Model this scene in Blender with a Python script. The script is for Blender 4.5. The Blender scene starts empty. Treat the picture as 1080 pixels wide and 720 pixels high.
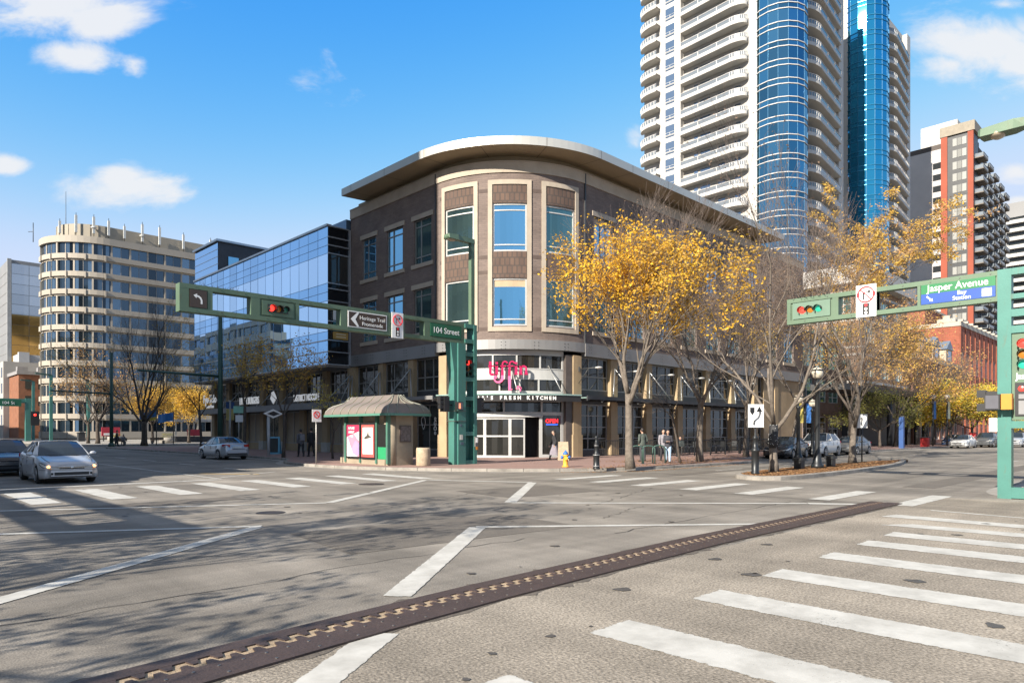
import bpy, math, random
from mathutils import Vector, Matrix
SC = bpy.context.scene
COL = SC.collection
PI = math.pi
# ---- camera model: street axes are world axes, X runs along the avenue, Y along the street
F, HOR, CH = 723.0, 455.0, 1.75
FW = (0.6988, 0.7153)
RT = (0.7153, -0.6988)
SUN_AZ, SUN_EL = 5.5, 28.0


def P(px, py, z=0.0):
    d = F * (CH - z) / (py - HOR)
    s = (px - 540.0) / F * d
    return (FW[0] * d + RT[0] * s, FW[1] * d + RT[1] * s)


def rnd(a, b):
    return random.uniform(a, b)


# ---------------------------------------------------------------- materials
MATS = {}


def nodes_of(m):
    m.use_nodes = True
    return m.node_tree.nodes, m.node_tree.links


def pm(name, col, rough=0.6, metal=0.0, var=0.12, scale=1.5, bump=0.0, bscale=30.0, spec=0.5, col2=None, fine=0.0, fscale=60.0, emit=None, estr=0.0, coat=0.0, detail=5.0):
    if name in MATS:
        return MATS[name]
    m = bpy.data.materials.new(name)
    N, L = nodes_of(m)
    b = N['Principled BSDF']
    b.inputs['Roughness'].default_value = rough
    b.inputs['Metallic'].default_value = metal
    b.inputs['Specular IOR Level'].default_value = spec
    if coat:
        b.inputs['Coat Weight'].default_value = coat
        b.inputs['Coat Roughness'].default_value = 0.05
    tc = N.new('ShaderNodeTexCoord')
    n = N.new('ShaderNodeTexNoise')
    n.inputs['Scale'].default_value = scale
    n.inputs['Detail'].default_value = detail
    n.inputs['Roughness'].default_value = 0.62
    L.new(tc.outputs['Object'], n.inputs['Vector'])
    r = N.new('ShaderNodeValToRGB')
    c2 = col2 or tuple(min(1, c * (1 + var)) for c in col)
    c1 = col if col2 else tuple(c * (1 - var) for c in col)
    r.color_ramp.elements[0].position = 0.32
    r.color_ramp.elements[1].position = 0.68
    r.color_ramp.elements[0].color = (*c1, 1)
    r.color_ramp.elements[1].color = (*c2, 1)
    L.new(n.outputs['Fac'], r.inputs['Fac'])
    out = r.outputs['Color']
    if fine:
        n2 = N.new('ShaderNodeTexNoise')
        n2.inputs['Scale'].default_value = fscale
        n2.inputs['Detail'].default_value = 3
        L.new(tc.outputs['Object'], n2.inputs['Vector'])
        mr = N.new('ShaderNodeMapRange')
        mr.inputs['From Min'].default_value = 0.3
        mr.inputs['From Max'].default_value = 0.7
        mr.inputs['To Min'].default_value = 1 - fine
        mr.inputs['To Max'].default_value = 1 + fine
        L.new(n2.outputs['Fac'], mr.inputs['Value'])
        mx = N.new('ShaderNodeVectorMath')
        mx.operation = 'SCALE'
        L.new(out, mx.inputs[0])
        L.new(mr.outputs['Result'], mx.inputs['Scale'])
        out = mx.outputs['Vector']
    L.new(out, b.inputs['Base Color'])
    if bump:
        n3 = N.new('ShaderNodeTexNoise')
        n3.inputs['Scale'].default_value = bscale
        n3.inputs['Detail'].default_value = 4
        L.new(tc.outputs['Object'], n3.inputs['Vector'])
        bp = N.new('ShaderNodeBump')
        bp.inputs['Strength'].default_value = bump
        bp.inputs['Distance'].default_value = 0.02
        L.new(n3.outputs['Fac'], bp.inputs['Height'])
        L.new(bp.outputs['Normal'], b.inputs['Normal'])
    if emit:
        b.inputs['Emission Color'].default_value = (*emit, 1)
        b.inputs['Emission Strength'].default_value = estr
    MATS[name] = m
    return m


def brick_mat(name, c1, c2, mortar, bw=0.4, bh=0.13, rough=0.8, bands=None):
    if name in MATS:
        return MATS[name]
    m = bpy.data.materials.new(name)
    N, L = nodes_of(m)
    b = N['Principled BSDF']
    b.inputs['Roughness'].default_value = rough
    b.inputs['Specular IOR Level'].default_value = 0.25
    uv = N.new('ShaderNodeUVMap')
    t = N.new('ShaderNodeTexBrick')
    t.inputs['Scale'].default_value = 1.0
    t.inputs['Brick Width'].default_value = bw
    t.inputs['Row Height'].default_value = bh
    t.inputs['Mortar Size'].default_value = bh * 0.08
    t.inputs['Color1'].default_value = (*c1, 1)
    t.inputs['Color2'].default_value = (*c2, 1)
    t.inputs['Mortar'].default_value = (*mortar, 1)
    L.new(uv.outputs['UV'], t.inputs['Vector'])
    n = N.new('ShaderNodeTexNoise')
    n.inputs['Scale'].default_value = 0.8
    n.inputs['Detail'].default_value = 6
    L.new(uv.outputs['UV'], n.inputs['Vector'])
    mr = N.new('ShaderNodeMapRange')
    mr.inputs['From Min'].default_value = 0.3
    mr.inputs['From Max'].default_value = 0.7
    mr.inputs['To Min'].default_value = 0.85
    mr.inputs['To Max'].default_value = 1.15
    L.new(n.outputs['Fac'], mr.inputs['Value'])
    sc = N.new('ShaderNodeVectorMath')
    sc.operation = 'SCALE'
    L.new(t.outputs['Color'], sc.inputs[0])
    L.new(mr.outputs['Result'], sc.inputs['Scale'])
    L.new(sc.outputs['Vector'], b.inputs['Base Color'])
    bp = N.new('ShaderNodeBump')
    bp.inputs['Strength'].default_value = 0.4
    bp.inputs['Distance'].default_value = 0.02
    L.new(t.outputs['Fac'], bp.inputs['Height'])
    bp.invert = True
    L.new(bp.outputs['Normal'], b.inputs['Normal'])
    MATS[name] = m
    return m


def glass_mat(name, col, metal=0.85, rough=0.03, var=0.2, wav=0.0, wscale=0.5, spec=0.5):
    """coated architectural glass: a tinted mirror with faint panel-to-panel change"""
    if name in MATS:
        return MATS[name]
    m = bpy.data.materials.new(name)
    N, L = nodes_of(m)
    b = N['Principled BSDF']
    b.inputs['Roughness'].default_value = rough
    b.inputs['Metallic'].default_value = metal
    b.inputs['Specular IOR Level'].default_value = spec
    g = N.new('ShaderNodeNewGeometry')
    mr = N.new('ShaderNodeMapRange')
    mr.inputs['To Min'].default_value = 1 - var
    mr.inputs['To Max'].default_value = 1 + var * 0.5
    L.new(g.outputs['Random Per Island'], mr.inputs['Value'])
    sc = N.new('ShaderNodeVectorMath')
    sc.operation = 'SCALE'
    sc.inputs[0].default_value = col
    L.new(mr.outputs['Result'], sc.inputs['Scale'])
    L.new(sc.outputs['Vector'], b.inputs['Base Color'])
    if wav:
        tc = N.new('ShaderNodeTexCoord')
        n = N.new('ShaderNodeTexNoise')
        n.inputs['Scale'].default_value = wscale
        n.inputs['Detail'].default_value = 1
        L.new(tc.outputs['Object'], n.inputs['Vector'])
        bp = N.new('ShaderNodeBump')
        bp.inputs['Strength'].default_value = wav
        bp.inputs['Distance'].default_value = 0.05
        L.new(n.outputs['Fac'], bp.inputs['Height'])
        L.new(bp.outputs['Normal'], b.inputs['Normal'])
    MATS[name] = m
    return m


def leaf_mat(name, cols, rough=0.6):
    if name in MATS:
        return MATS[name]
    m = bpy.data.materials.new(name)
    N, L = nodes_of(m)
    b = N['Principled BSDF']
    b.inputs['Roughness'].default_value = rough
    b.inputs['Specular IOR Level'].default_value = 0.2
    g = N.new('ShaderNodeNewGeometry')
    r = N.new('ShaderNodeValToRGB')
    el = r.color_ramp.elements
    while len(el) < len(cols):
        el.new(0.5)
    for i, c in enumerate(cols):
        el[i].position = i / (len(cols) - 1)
        el[i].color = (*c, 1)
    L.new(g.outputs['Random Per Island'], r.inputs['Fac'])
    L.new(r.outputs['Color'], b.inputs['Base Color'])
    tr = N.new('ShaderNodeBsdfTranslucent')
    L.new(r.outputs['Color'], tr.inputs['Color'])
    mx = N.new('ShaderNodeMixShader')
    mx.inputs['Fac'].default_value = 0.4
    L.new(b.outputs['BSDF'], mx.inputs[1])
    L.new(tr.outputs['BSDF'], mx.inputs[2])
    L.new(mx.outputs['Shader'], N['Material Output'].inputs['Surface'])
    MATS[name] = m
    return m


# ---------------------------------------------------------------- mesh builder
class MB:
    def __init__(s):
        s.v = []
        s.f = []
        s.m = []
        s.uv = []
        s.sm = []

    def add(s, p, uv=None):
        s.v.append((p[0], p[1], p[2]))
        s.uv.append(uv if uv else (p[0] + p[1], p[2]))
        return len(s.v) - 1

    def face(s, idx, m=0, sm=False):
        s.f.append(tuple(idx))
        s.m.append(m)
        s.sm.append(sm)

    def poly(s, pts, m=0, uvs=None, sm=False):
        i = [s.add(p, uvs[k] if uvs else None) for k, p in enumerate(pts)]
        s.face(i, m, sm)

    def box(s, x0, x1, y0, y1, z0, z1, m=0):
        x0, x1 = min(x0, x1), max(x0, x1)
        y0, y1 = min(y0, y1), max(y0, y1)
        z0, z1 = min(z0, z1), max(z0, z1)
        a = [s.add(p) for p in ((x0, y0, z0), (x1, y0, z0), (x1, y1, z0), (x0, y1, z0), (x0, y0, z1), (x1, y0, z1), (x1, y1, z1), (x0, y1, z1))]
        for q in ((0, 3, 2, 1), (4, 5, 6, 7), (0, 1, 5, 4), (1, 2, 6, 5), (2, 3, 7, 6), (3, 0, 4, 7)):
            s.face([a[k] for k in q], m)

    def obox(s, c, hx, hy, hz, mat3, m=0):
        """oriented box: centre, half sizes, 3x3 of axis columns"""
        a = []
        for dx, dy, dz in ((-1, -1, -1), (1, -1, -1), (1, 1, -1), (-1, 1, -1), (-1, -1, 1), (1, -1, 1), (1, 1, 1), (-1, 1, 1)):
            p = Vector(c) + mat3 @ Vector((dx * hx, dy * hy, dz * hz))
            a.append(s.add(p))
        for q in ((0, 3, 2, 1), (4, 5, 6, 7), (0, 1, 5, 4), (1, 2, 6, 5), (2, 3, 7, 6), (3, 0, 4, 7)):
            s.face([a[k] for k in q], m)

    def bar(s, p, q, w, h, m=0, up=(0, 0, 1)):
        p = Vector(p)
        q = Vector(q)
        d = q - p
        l = d.length
        if l < 1e-6:
            return
        d.normalize()
        u = Vector(up)
        if abs(d.dot(u)) > 0.98:
            u = Vector((1, 0, 0))
        x = d.cross(u).normalized()
        z = x.cross(d)
        M3 = Matrix((x, d, z)).transposed()
        s.obox((p + q) / 2, w / 2, l / 2, h / 2, M3, m)

    def tube(s, pts, rad, n=8, m=0, cap=True, sm=True, ring=None):
        pts = [Vector(p) for p in pts]
        k = len(pts)
        if not hasattr(rad, '__len__'):
            rad = [rad] * k
        prev = None
        rings = []
        up = None
        for i in range(k):
            if i == 0:
                d = pts[1] - pts[0]
            elif i == k - 1:
                d = pts[-1] - pts[-2]
            else:
                d = (pts[i + 1] - pts[i - 1])
            if d.length < 1e-9:
                d = Vector((0, 0, 1))
            d.normalize()
            if up is None:
                up = Vector((1, 0, 0)) if abs(d.x) < 0.8 else Vector((0, 1, 0))
            x = up - d * up.dot(d)
            if x.length < 1e-4:
                x = Vector((0, 1, 0)) - d * d.y
            x.normalize()
            up = x
            y = d.cross(x)
            r = rad[i]
            rx, ry = (r if hasattr(r, '__len__') else (r, r))
            rg = []
            for j in range(n):
                a = 2 * PI * j / n
                p = pts[i] + x * (math.cos(a) * rx) + y * (math.sin(a) * ry)
                rg.append(s.add(p, (j / n, p.z)))
            rings.append(rg)
        for i in range(k - 1):
            for j in range(n):
                s.face((rings[i][j], rings[i][(j + 1) % n], rings[i + 1][(j + 1) % n], rings[i + 1][j]), m, sm)
        if cap and n > 3:
            s.face(rings[0][::-1], m)
            s.face(rings[-1], m)
        return rings

    def cyl(s, x, y, z0, z1, r, n=16, m=0, r2=None):
        s.tube([(x, y, z0), (x, y, z1)], [r, r if r2 is None else r2], n, m)

    def lathe(s, prof, x, y, n=20, m=0, sm=True, z=0.0):
        rings = []
        for r, h in prof:
            rings.append([s.add((x + r * math.cos(2 * PI * j / n), y + r * math.sin(2 * PI * j / n), z + h), (j / n, h)) for j in range(n)])
        for i in range(len(rings) - 1):
            for j in range(n):
                s.face((rings[i][j], rings[i][(j + 1) % n], rings[i + 1][(j + 1) % n], rings[i + 1][j]), m, sm)
        s.face(rings[0][::-1], m)
        s.face(rings[-1], m)

    def prism(s, poly, z0, z1, m=0, mtop=None, bottom=True):
        n = len(poly)
        lo = [s.add((p[0], p[1], z0)) for p in poly]
        hi = [s.add((p[0], p[1], z1)) for p in poly]
        for i in range(n):
            j = (i + 1) % n
            s.face((lo[i], lo[j], hi[j], hi[i]), m)
        s.face(hi, m if mtop is None else mtop)
        if bottom:
            s.face(lo[::-1], m)

    def slab(s, poly3, off, m=0):
        """planar polygon (3D points, counter-clockwise seen from the front) thickened by vector off (backwards)"""
        n = len(poly3)
        a = [s.add(p) for p in poly3]
        b = [s.add((p[0] + off[0], p[1] + off[1], p[2] + off[2])) for p in poly3]
        s.face(a, m)
        s.face(b[::-1], m)
        for i in range(n):
            j = (i + 1) % n
            s.face((a[j], a[i], b[i], b[j]), m)

    def sphere(s, c, r, n=12, k=8, m=0, sc=(1, 1, 1)):
        rings = []
        for i in range(1, k):
            t = PI * i / k
            rings.append([s.add((c[0] + r * sc[0] * math.sin(t) * math.cos(2 * PI * j / n), c[1] + r * sc[1] * math.sin(t) * math.sin(2 * PI * j / n), c[2] + r * sc[2] * math.cos(t))) for j in range(n)])
        top = s.add((c[0], c[1], c[2] + r * sc[2]))
        bot = s.add((c[0], c[1], c[2] - r * sc[2]))
        for j in range(n):
            s.face((top, rings[0][j], rings[0][(j + 1) % n]), m, True)
            s.face((bot, rings[-1][(j + 1) % n], rings[-1][j]), m, True)
        for i in range(len(rings) - 1):
            for j in range(n):
                s.face((rings[i][j], rings[i + 1][j], rings[i + 1][(j + 1) % n], rings[i][(j + 1) % n]), m, True)

    def build(s, name, mats, parent=None, local=False):
        if not isinstance(mats, (list, tuple)):
            mats = [mats]
        me = bpy.data.meshes.new(name)
        v = s.v
        if parent is not None and not local:
            b = BASE.get(parent.name, (0, 0, 0))
            v = [(p[0] - b[0], p[1] - b[1], p[2] - b[2]) for p in v]
        me.from_pydata(v, [], s.f)
        me.polygons.foreach_set('material_index', s.m)
        me.polygons.foreach_set('use_smooth', s.sm)
        ul = me.uv_layers.new(name='UVMap')
        li = [0] * len(me.loops)
        me.loops.foreach_get('vertex_index', li)
        fl = []
        for i in li:
            fl.extend(s.uv[i])
        ul.data.foreach_set('uv', fl)
        for m in mats:
            me.materials.append(m)
        me.update()
        o = bpy.data.objects.new(name, me)
        COL.objects.link(o)
        if parent is not None:
            o.parent = parent
            BASE[o.name] = BASE.get(parent.name, (0, 0, 0)) if not local else (0, 0, 0)
        return o


BASE = {}


def thing(name, label, cat, loc=(0, 0, 0), rotz=0.0, group=None):
    o = bpy.data.objects.new(name, None)
    COL.objects.link(o)
    o.empty_display_size = 0.3
    o.location = loc if len(loc) == 3 else (loc[0], loc[1], 0)
    o.rotation_euler = (0, 0, rotz)
    BASE[o.name] = tuple(o.location)
    return tag(o, label, cat, group)


def tag(o, label=None, cat=None, group=None, kind=None):
    if label:
        o['label'] = label
    if cat:
        o['category'] = cat
    if group:
        o['group'] = group
    if kind:
        o['kind'] = kind
    return o


def struct(mb, name, mats, kind='structure', label=None, cat=None):
    o = mb.build(name, mats)
    tag(o, label, cat, None, kind)
    return o


KIDS = {}


def kids(o):
    return [c for c in COL.objects if c.parent == o]


def copy_tree(o, label=None, loc=None, rotz=None, group=None):
    r = o.copy()
    COL.objects.link(r)
    for c in kids(o):
        c2 = c.copy()
        COL.objects.link(c2)
        c2.parent = r
        for g in kids(c):
            g2 = g.copy()
            COL.objects.link(g2)
            g2.parent = c2
    if label:
        r['label'] = label
    if group:
        r['group'] = group
    if loc is not None:
        r.location = loc if len(loc) == 3 else (loc[0], loc[1], 0)
    if rotz is not None:
        r.rotation_euler = (0, 0, rotz)
    BASE[r.name] = tuple(r.location)
    return r


def text(body, name, size, mat, origin, xdir, ydir=(0, 0, 1), parent=None, align='CENTER', extrude=0.01, bold=0.0, wscale=1.0, spacing=1.0, local=False):
    cu = bpy.data.curves.new(name, 'FONT')
    cu.body = body
    cu.size = size
    cu.extrude = extrude
    cu.offset = bold
    cu.align_x = align
    cu.align_y = 'CENTER'
    cu.space_character = spacing
    cu.resolution_u = 3
    to = bpy.data.objects.new(name + '_curve', cu)
    COL.objects.link(to)
    bpy.context.view_layer.update()
    dg = bpy.context.evaluated_depsgraph_get()
    me = bpy.data.meshes.new_from_object(to.evaluated_get(dg))
    bpy.data.objects.remove(to)
    x = Vector(xdir).normalized()
    y = Vector(ydir).normalized()
    n = x.cross(y)
    o3 = Vector(origin)
    b = Vector((0, 0, 0)) if (parent is None or local) else Vector(BASE.get(parent.name, (0, 0, 0)))
    for v in me.vertices:
        c = v.co.copy()
        v.co = o3 - b + x * (c.x * wscale) + y * c.y + n * c.z
    me.name = name
    me.materials.clear()
    me.materials.append(mat)
    o = bpy.data.objects.new(name, me)
    COL.objects.link(o)
    if parent is not None:
        o.parent = parent
        BASE[o.name] = BASE.get(parent.name, (0, 0, 0)) if not local else (0, 0, 0)
    return o


# ---------------------------------------------------------------- wall along an L path with a rounded corner
class LPath:
    def __init__(s, xf, yf, R, ystart, xend):
        s.xf, s.yf, s.R = xf, yf, R
        s.ys = ystart
        s.l1 = ystart - (yf + R)
        s.l2 = s.l1 + R * PI / 2
        s.L = s.l2 + xend - (xf + R)

    def at(s, t, o=0.0):
        if t <= s.l1:
            return (s.xf - o, s.ys - t)
        if t >= s.l2:
            return (s.xf + s.R + t - s.l2, s.yf - o)
        a = PI + (t - s.l1) / s.R
        return (s.xf + s.R + (s.R + o) * math.cos(a), s.yf + s.R + (s.R + o) * math.sin(a))

    def tangent(s, t):
        a, b = s.at(t - 0.01), s.at(t + 0.01)
        v = Vector((b[0] - a[0], b[1] - a[1], 0))
        return v.normalized()

    def cuts(s, a, b, step=0.45):
        c = [a]
        if b > s.l1 and a < s.l2 and s.R > 0:
            p, q = max(a, s.l1), min(b, s.l2)
            if p > a:
                c.append(p)
            n = max(1, int(math.ceil((q - p) / step)))
            c += [p + (q - p) * k / n for k in range(1, n + 1)]
            if b > q:
                c.append(b)
        else:
            c.append(b)
        return c


def strip(mb, path, a, b, z0, z1, o0, o1, m=0, step=0.45):
    """solid band along the path between offsets o0 (inner) and o1 (outer)"""
    c = path.cuts(a, b, step)
    rows = []
    for t in c:
        pi, po = path.at(t, o0), path.at(t, o1)
        rows.append((mb.add((*pi, z0), (t, z0)), mb.add((*po, z0), (t, z0)), mb.add((*po, z1), (t, z1)), mb.add((*pi, z1), (t, z1))))
    for k in range(len(rows) - 1):
        p, q = rows[k], rows[k + 1]
        mb.face((p[1], q[1], q[2], p[2]), m)
        mb.face((q[0], p[0], p[3], q[3]), m)
        mb.face((p[2], q[2], q[3], p[3]), m)
        mb.face((p[0], q[0], q[1], p[1]), m)
    mb.face((rows[0][0], rows[0][1], rows[0][2], rows[0][3]), m)
    mb.face((rows[-1][1], rows[-1][0], rows[-1][3], rows[-1][2]), m)


def sheet(mb, path, a, b, z0, z1, o, m=0, step=0.45, sm=False):
    c = path.cuts(a, b, step)
    for k in range(len(c) - 1):
        p, q = path.at(c[k], o), path.at(c[k + 1], o)
        mb.poly([(*p, z0), (*q, z0), (*q, z1), (*p, z1)], m, [(c[k], z0), (c[k + 1], z0), (c[k + 1], z1), (c[k], z1)], sm)


def holed_wall(mb, path, a, b, z0, z1, holes, depth, o=0.0, m=0, mrev=0):
    """wall sheet with rectangular holes (s0, s1, z0, z1) and reveals going inwards"""
    S = sorted({a, b} | {h[0] for h in holes} | {h[1] for h in holes})
    Z = sorted({z0, z1} | {h[2] for h in holes} | {h[3] for h in holes})
    for i in range(len(S) - 1):
        for j in range(len(Z) - 1):
            cs, cz = (S[i] + S[i + 1]) / 2, (Z[j] + Z[j + 1]) / 2
            if any(h[0] < cs < h[1] and h[2] < cz < h[3] for h in holes):
                continue
            sheet(mb, path, S[i], S[i + 1], Z[j], Z[j + 1], o, m)
    for h in holes:
        for t in (h[0], h[1]):
            p, q = path.at(t, o), path.at(t, o - depth)
            mb.poly([(*p, h[2]), (*q, h[2]), (*q, h[3]), (*p, h[3])], mrev)
        c = path.cuts(h[0], h[1])
        for zz in (h[2], h[3]):
            for k in range(len(c) - 1):
                p, q = path.at(c[k], o), path.at(c[k + 1], o)
                p2, q2 = path.at(c[k], o - depth), path.at(c[k + 1], o - depth)
                mb.poly([(*p, zz), (*q, zz), (*q2, zz), (*p2, zz)], mrev)


def window_unit(parent, path, a, b, z0, z1, o, fm, gm, vs=(), hs=(), fw=0.09, name='window'):
    """frame (part) with its pane (sub-part); vs / hs are fractions where mullions run"""
    mb = MB()
    strip(mb, path, a, b, z0, z0 + fw, o - 0.06, o + 0.03)
    strip(mb, path, a, b, z1 - fw, z1, o - 0.06, o + 0.03)
    strip(mb, path, a, a + fw, z0 + fw, z1 - fw, o - 0.06, o + 0.03)
    strip(mb, path, b - fw, b, z0 + fw, z1 - fw, o - 0.06, o + 0.03)
    for f in hs:
        z = z0 + (z1 - z0) * f
        strip(mb, path, a + fw, b - fw, z - 0.035, z + 0.035, o - 0.06, o + 0.02)
    for f in vs:
        t = a + (b - a) * f
        strip(mb, path, t - 0.035, t + 0.035, z0 + fw, z1 - fw, o - 0.06, o + 0.025)
    w = mb.build(name, fm, parent)
    g = MB()
    c = path.cuts(a + fw * 0.6, b - fw * 0.6)
    sheet(g, path, a + fw * 0.6, b - fw * 0.6, z0 + fw * 0.6, z1 - fw * 0.6, o - 0.03, 0, 0.45, True)
    g.build('pane', gm, w)
    return w


def build_each(mb, name, mats, parent=None, local=False):
    """every connected piece of the builder becomes an object of its own"""
    par = list(range(len(mb.v)))

    def find(a):
        while par[a] != a:
            par[a] = par[par[a]]
            a = par[a]
        return a
    for f in mb.f:
        r = find(f[0])
        for i in f[1:]:
            par[find(i)] = r
    groups = {}
    for k, f in enumerate(mb.f):
        groups.setdefault(find(f[0]), []).append(k)
    out = []
    for fs in groups.values():
        b = MB()
        mp = {}
        for k in fs:
            idx = []
            for i in mb.f[k]:
                if i not in mp:
                    mp[i] = b.add(mb.v[i], mb.uv[i])
                idx.append(mp[i])
            b.face(idx, mb.m[k], mb.sm[k])
        out.append(b.build(name, mats, parent, local))
    return out


def yof(px, X):
    r = (px - 540) / F
    return (RT[0] * X - r * FW[0] * X) / (-RT[1] + r * FW[1])


def xof(px, Y):
    r = (px - 540) / F
    return (-RT[1] * Y + r * FW[1] * Y) / (RT[0] - r * FW[0])
# ---------------------------------------------------------------- camera, light, sky
cam = bpy.data.cameras.new('camera')
cam.sensor_width = 36.0
cam.lens = 36.0 * F / 1080.0
cam.shift_y = (HOR - 360.0) / 1080.0
cam.clip_end = 5000
co = bpy.data.objects.new('camera', cam)
COL.objects.link(co)
co.location = (0, 0, CH)
co.rotation_euler = (PI / 2, 0, -math.atan2(FW[0], FW[1]))
SC.camera = co
SC.render.resolution_x, SC.render.resolution_y = 1024, 682

az, el = math.radians(SUN_AZ), math.radians(SUN_EL)
travel = Vector((math.cos(az) * math.cos(el), math.sin(az) * math.cos(el), -math.sin(el)))
sl = bpy.data.lights.new('sun', 'SUN')
sl.energy = 4.8
sl.angle = math.radians(0.4)
sl.color = (1.0, 0.92, 0.80)
so = bpy.data.objects.new('sun', sl)
COL.objects.link(so)
so.rotation_euler = travel.to_track_quat('-Z', 'Y').to_euler()

SC.view_settings.view_transform = 'Standard'
SC.view_settings.look = 'None'
SC.view_settings.exposure = 1.2
SC.view_settings.gamma = 1.0

SKY_SHOULDER, SKY_SAT, SKY_VAL, SKY_TINT = 0.12, 1.35, 1.25, (0.85, 1.0, 1.1)
w = bpy.data.worlds.new('World')
SC.world = w
w.use_nodes = True
N, L = w.node_tree.nodes, w.node_tree.links
bg = N['Background']
sky = N.new('ShaderNodeTexSky')
sky.sky_type = 'NISHITA'
sky.sun_disc = False
sky.sun_elevation = el
tosun = -travel
sky.sun_rotation = math.atan2(tosun.x, tosun.y)
sky.altitude = 600
sky.air_density = 1.0
sky.dust_density = 0.3
sky.ozone_density = 2.2


def vm(op, a, b=None):
    n = N.new('ShaderNodeVectorMath')
    n.operation = op
    L.new(a, n.inputs[0]) if not isinstance(a, tuple) else setattr(n.inputs[0], 'default_value', a)
    if b is not None:
        L.new(b, n.inputs[1]) if not isinstance(b, tuple) else setattr(n.inputs[1], 'default_value', b)
    return n


def mth(op, a, b=None, c=None):
    n = N.new('ShaderNodeMath')
    n.operation = op
    for i, x in enumerate((a, b, c)):
        if x is None:
            continue
        if isinstance(x, (int, float)):
            n.inputs[i].default_value = x
        else:
            L.new(x, n.inputs[i])
    return n.outputs[0]


tc = N.new('ShaderNodeTexCoord')
D = tc.outputs['Generated']
fd = vm('DOT_PRODUCT', D, (FW[0], FW[1], 0)).outputs['Value']
rd = vm('DOT_PRODUCT', D, (RT[0], RT[1], 0)).outputs['Value']
zd = vm('DOT_PRODUCT', D, (0, 0, 1)).outputs['Value']
fs = mth('MAXIMUM', fd, 0.05)
U = mth('DIVIDE', rd, fs)
V = mth('DIVIDE', zd, fs)
comb = N.new('ShaderNodeCombineXYZ')
L.new(U, comb.inputs[0])
L.new(V, comb.inputs[1])
nz = N.new('ShaderNodeTexNoise')
nz.inputs['Scale'].default_value = 7.0
nz.inputs['Detail'].default_value = 9
nz.inputs['Roughness'].default_value = 0.6
nz.inputs['Distortion'].default_value = 0.3
mpn = N.new('ShaderNodeMapping')
mpn.inputs['Scale'].default_value = (0.9, 1.7, 1)
L.new(comb.outputs[0], mpn.inputs['Vector'])
L.new(mpn.outputs[0], nz.inputs['Vector'])
CLOUDS = [(60, 4, 125, 44, 1.0), (105, 20, 75, 34, 1.0), (85, 58, 60, 26, 0.6), (140, 66, 20, 18, 0.45), (18, 30, 30, 14, 0.4), (135, 200, 96, 28, 1.0), (125, 190, 50, 24, 1.0), (4, 174, 38, 15, 0.95),
          (1040, 50, 105, 50, 1.0), (1078, 62, 90, 36, 1.0), (1000, 68, 50, 26, 0.8), (1072, 181, 34, 17, 0.9), (1060, 5, 40, 10, 0.6), (345, 95, 30, 34, 0.2), (670, 150, 24, 24, 0.35), (1075, 212, 22, 8, 0.8)]
acc = None
for cx, cy, rx, ry, am in CLOUDS:
    du = mth('MULTIPLY', mth('SUBTRACT', U, (cx - 540) / F), F / rx)
    dv = mth('MULTIPLY', mth('SUBTRACT', V, (HOR - cy) / F), F / ry)
    r2 = mth('ADD', mth('MULTIPLY', du, du), mth('MULTIPLY', dv, dv))
    e = mth('SUBTRACT', 1.0, mth('SQRT', r2))
    e = mth('MAXIMUM', mth('MULTIPLY', e, am), -0.6)
    acc = e if acc is None else mth('MAXIMUM', acc, e)
nn = mth('MULTIPLY', mth('SUBTRACT', nz.outputs['Fac'], 0.5), 1.9)
mr = N.new('ShaderNodeMapRange')
mr.interpolation_type = 'SMOOTHSTEP'
mr.inputs['From Min'].default_value = 0.08
mr.inputs['From Max'].default_value = 0.62
L.new(mth('ADD', acc, nn), mr.inputs['Value'])
mask = mth('MULTIPLY', mr.outputs['Result'], mth('GREATER_THAN', fd, 0.06))
mask = mth('MULTIPLY', mask, 0.93)
# grade the sky: soft shoulder near the horizon, deeper blue overhead
sh = vm('ADD', vm('SCALE', sky.outputs[0]).outputs[0], (1, 1, 1))
sh.inputs[0].links[0].from_node.inputs['Scale'].default_value = SKY_SHOULDER
cmp_ = vm('DIVIDE', sky.outputs[0], sh.outputs[0])
hs = N.new('ShaderNodeHueSaturation')
hs.inputs['Saturation'].default_value = SKY_SAT
hs.inputs['Value'].default_value = SKY_VAL
L.new(cmp_.outputs[0], hs.inputs['Color'])
t0 = vm('MULTIPLY', hs.outputs[0], SKY_TINT)
sepc = N.new('ShaderNodeSeparateColor')
L.new(t0.outputs[0], sepc.inputs[0])
comc = N.new('ShaderNodeCombineColor')
for i, (p_, k_, mx_) in enumerate(((2.1, 2.6, 2.5), (1.2, 1.15, 3.0), (0.35, 2.6, 3.9))):
    L.new(mth('SMOOTH_MIN', mth('MULTIPLY', mth('POWER', sepc.outputs[i], p_), k_), mx_, (2.0, 1.4, 0.8)[i]), comc.inputs[i])
tint = comc
cl = N.new('ShaderNodeMix')
cl.data_type = 'RGBA'
L.new(mask, cl.inputs[0])
L.new(tint.outputs[0], cl.inputs[6])
cl.inputs[7].default_value = (3.5, 3.55, 3.65, 1)
# unseen grey layer added for neutral fill: veil overhead, out of the picture
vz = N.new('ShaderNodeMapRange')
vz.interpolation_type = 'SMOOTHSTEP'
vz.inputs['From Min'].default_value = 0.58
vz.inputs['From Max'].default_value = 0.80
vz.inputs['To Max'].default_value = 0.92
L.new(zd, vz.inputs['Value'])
fill_veil = N.new('ShaderNodeMix')
fill_veil.data_type = 'RGBA'
L.new(vz.outputs['Result'], fill_veil.inputs[0])
L.new(cl.outputs[2], fill_veil.inputs[6])
fill_veil.inputs[7].default_value = (1.65, 1.70, 1.84, 1)
L.new(fill_veil.outputs[2], bg.inputs['Color'])
bg.inputs['Strength'].default_value = 0.11

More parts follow.
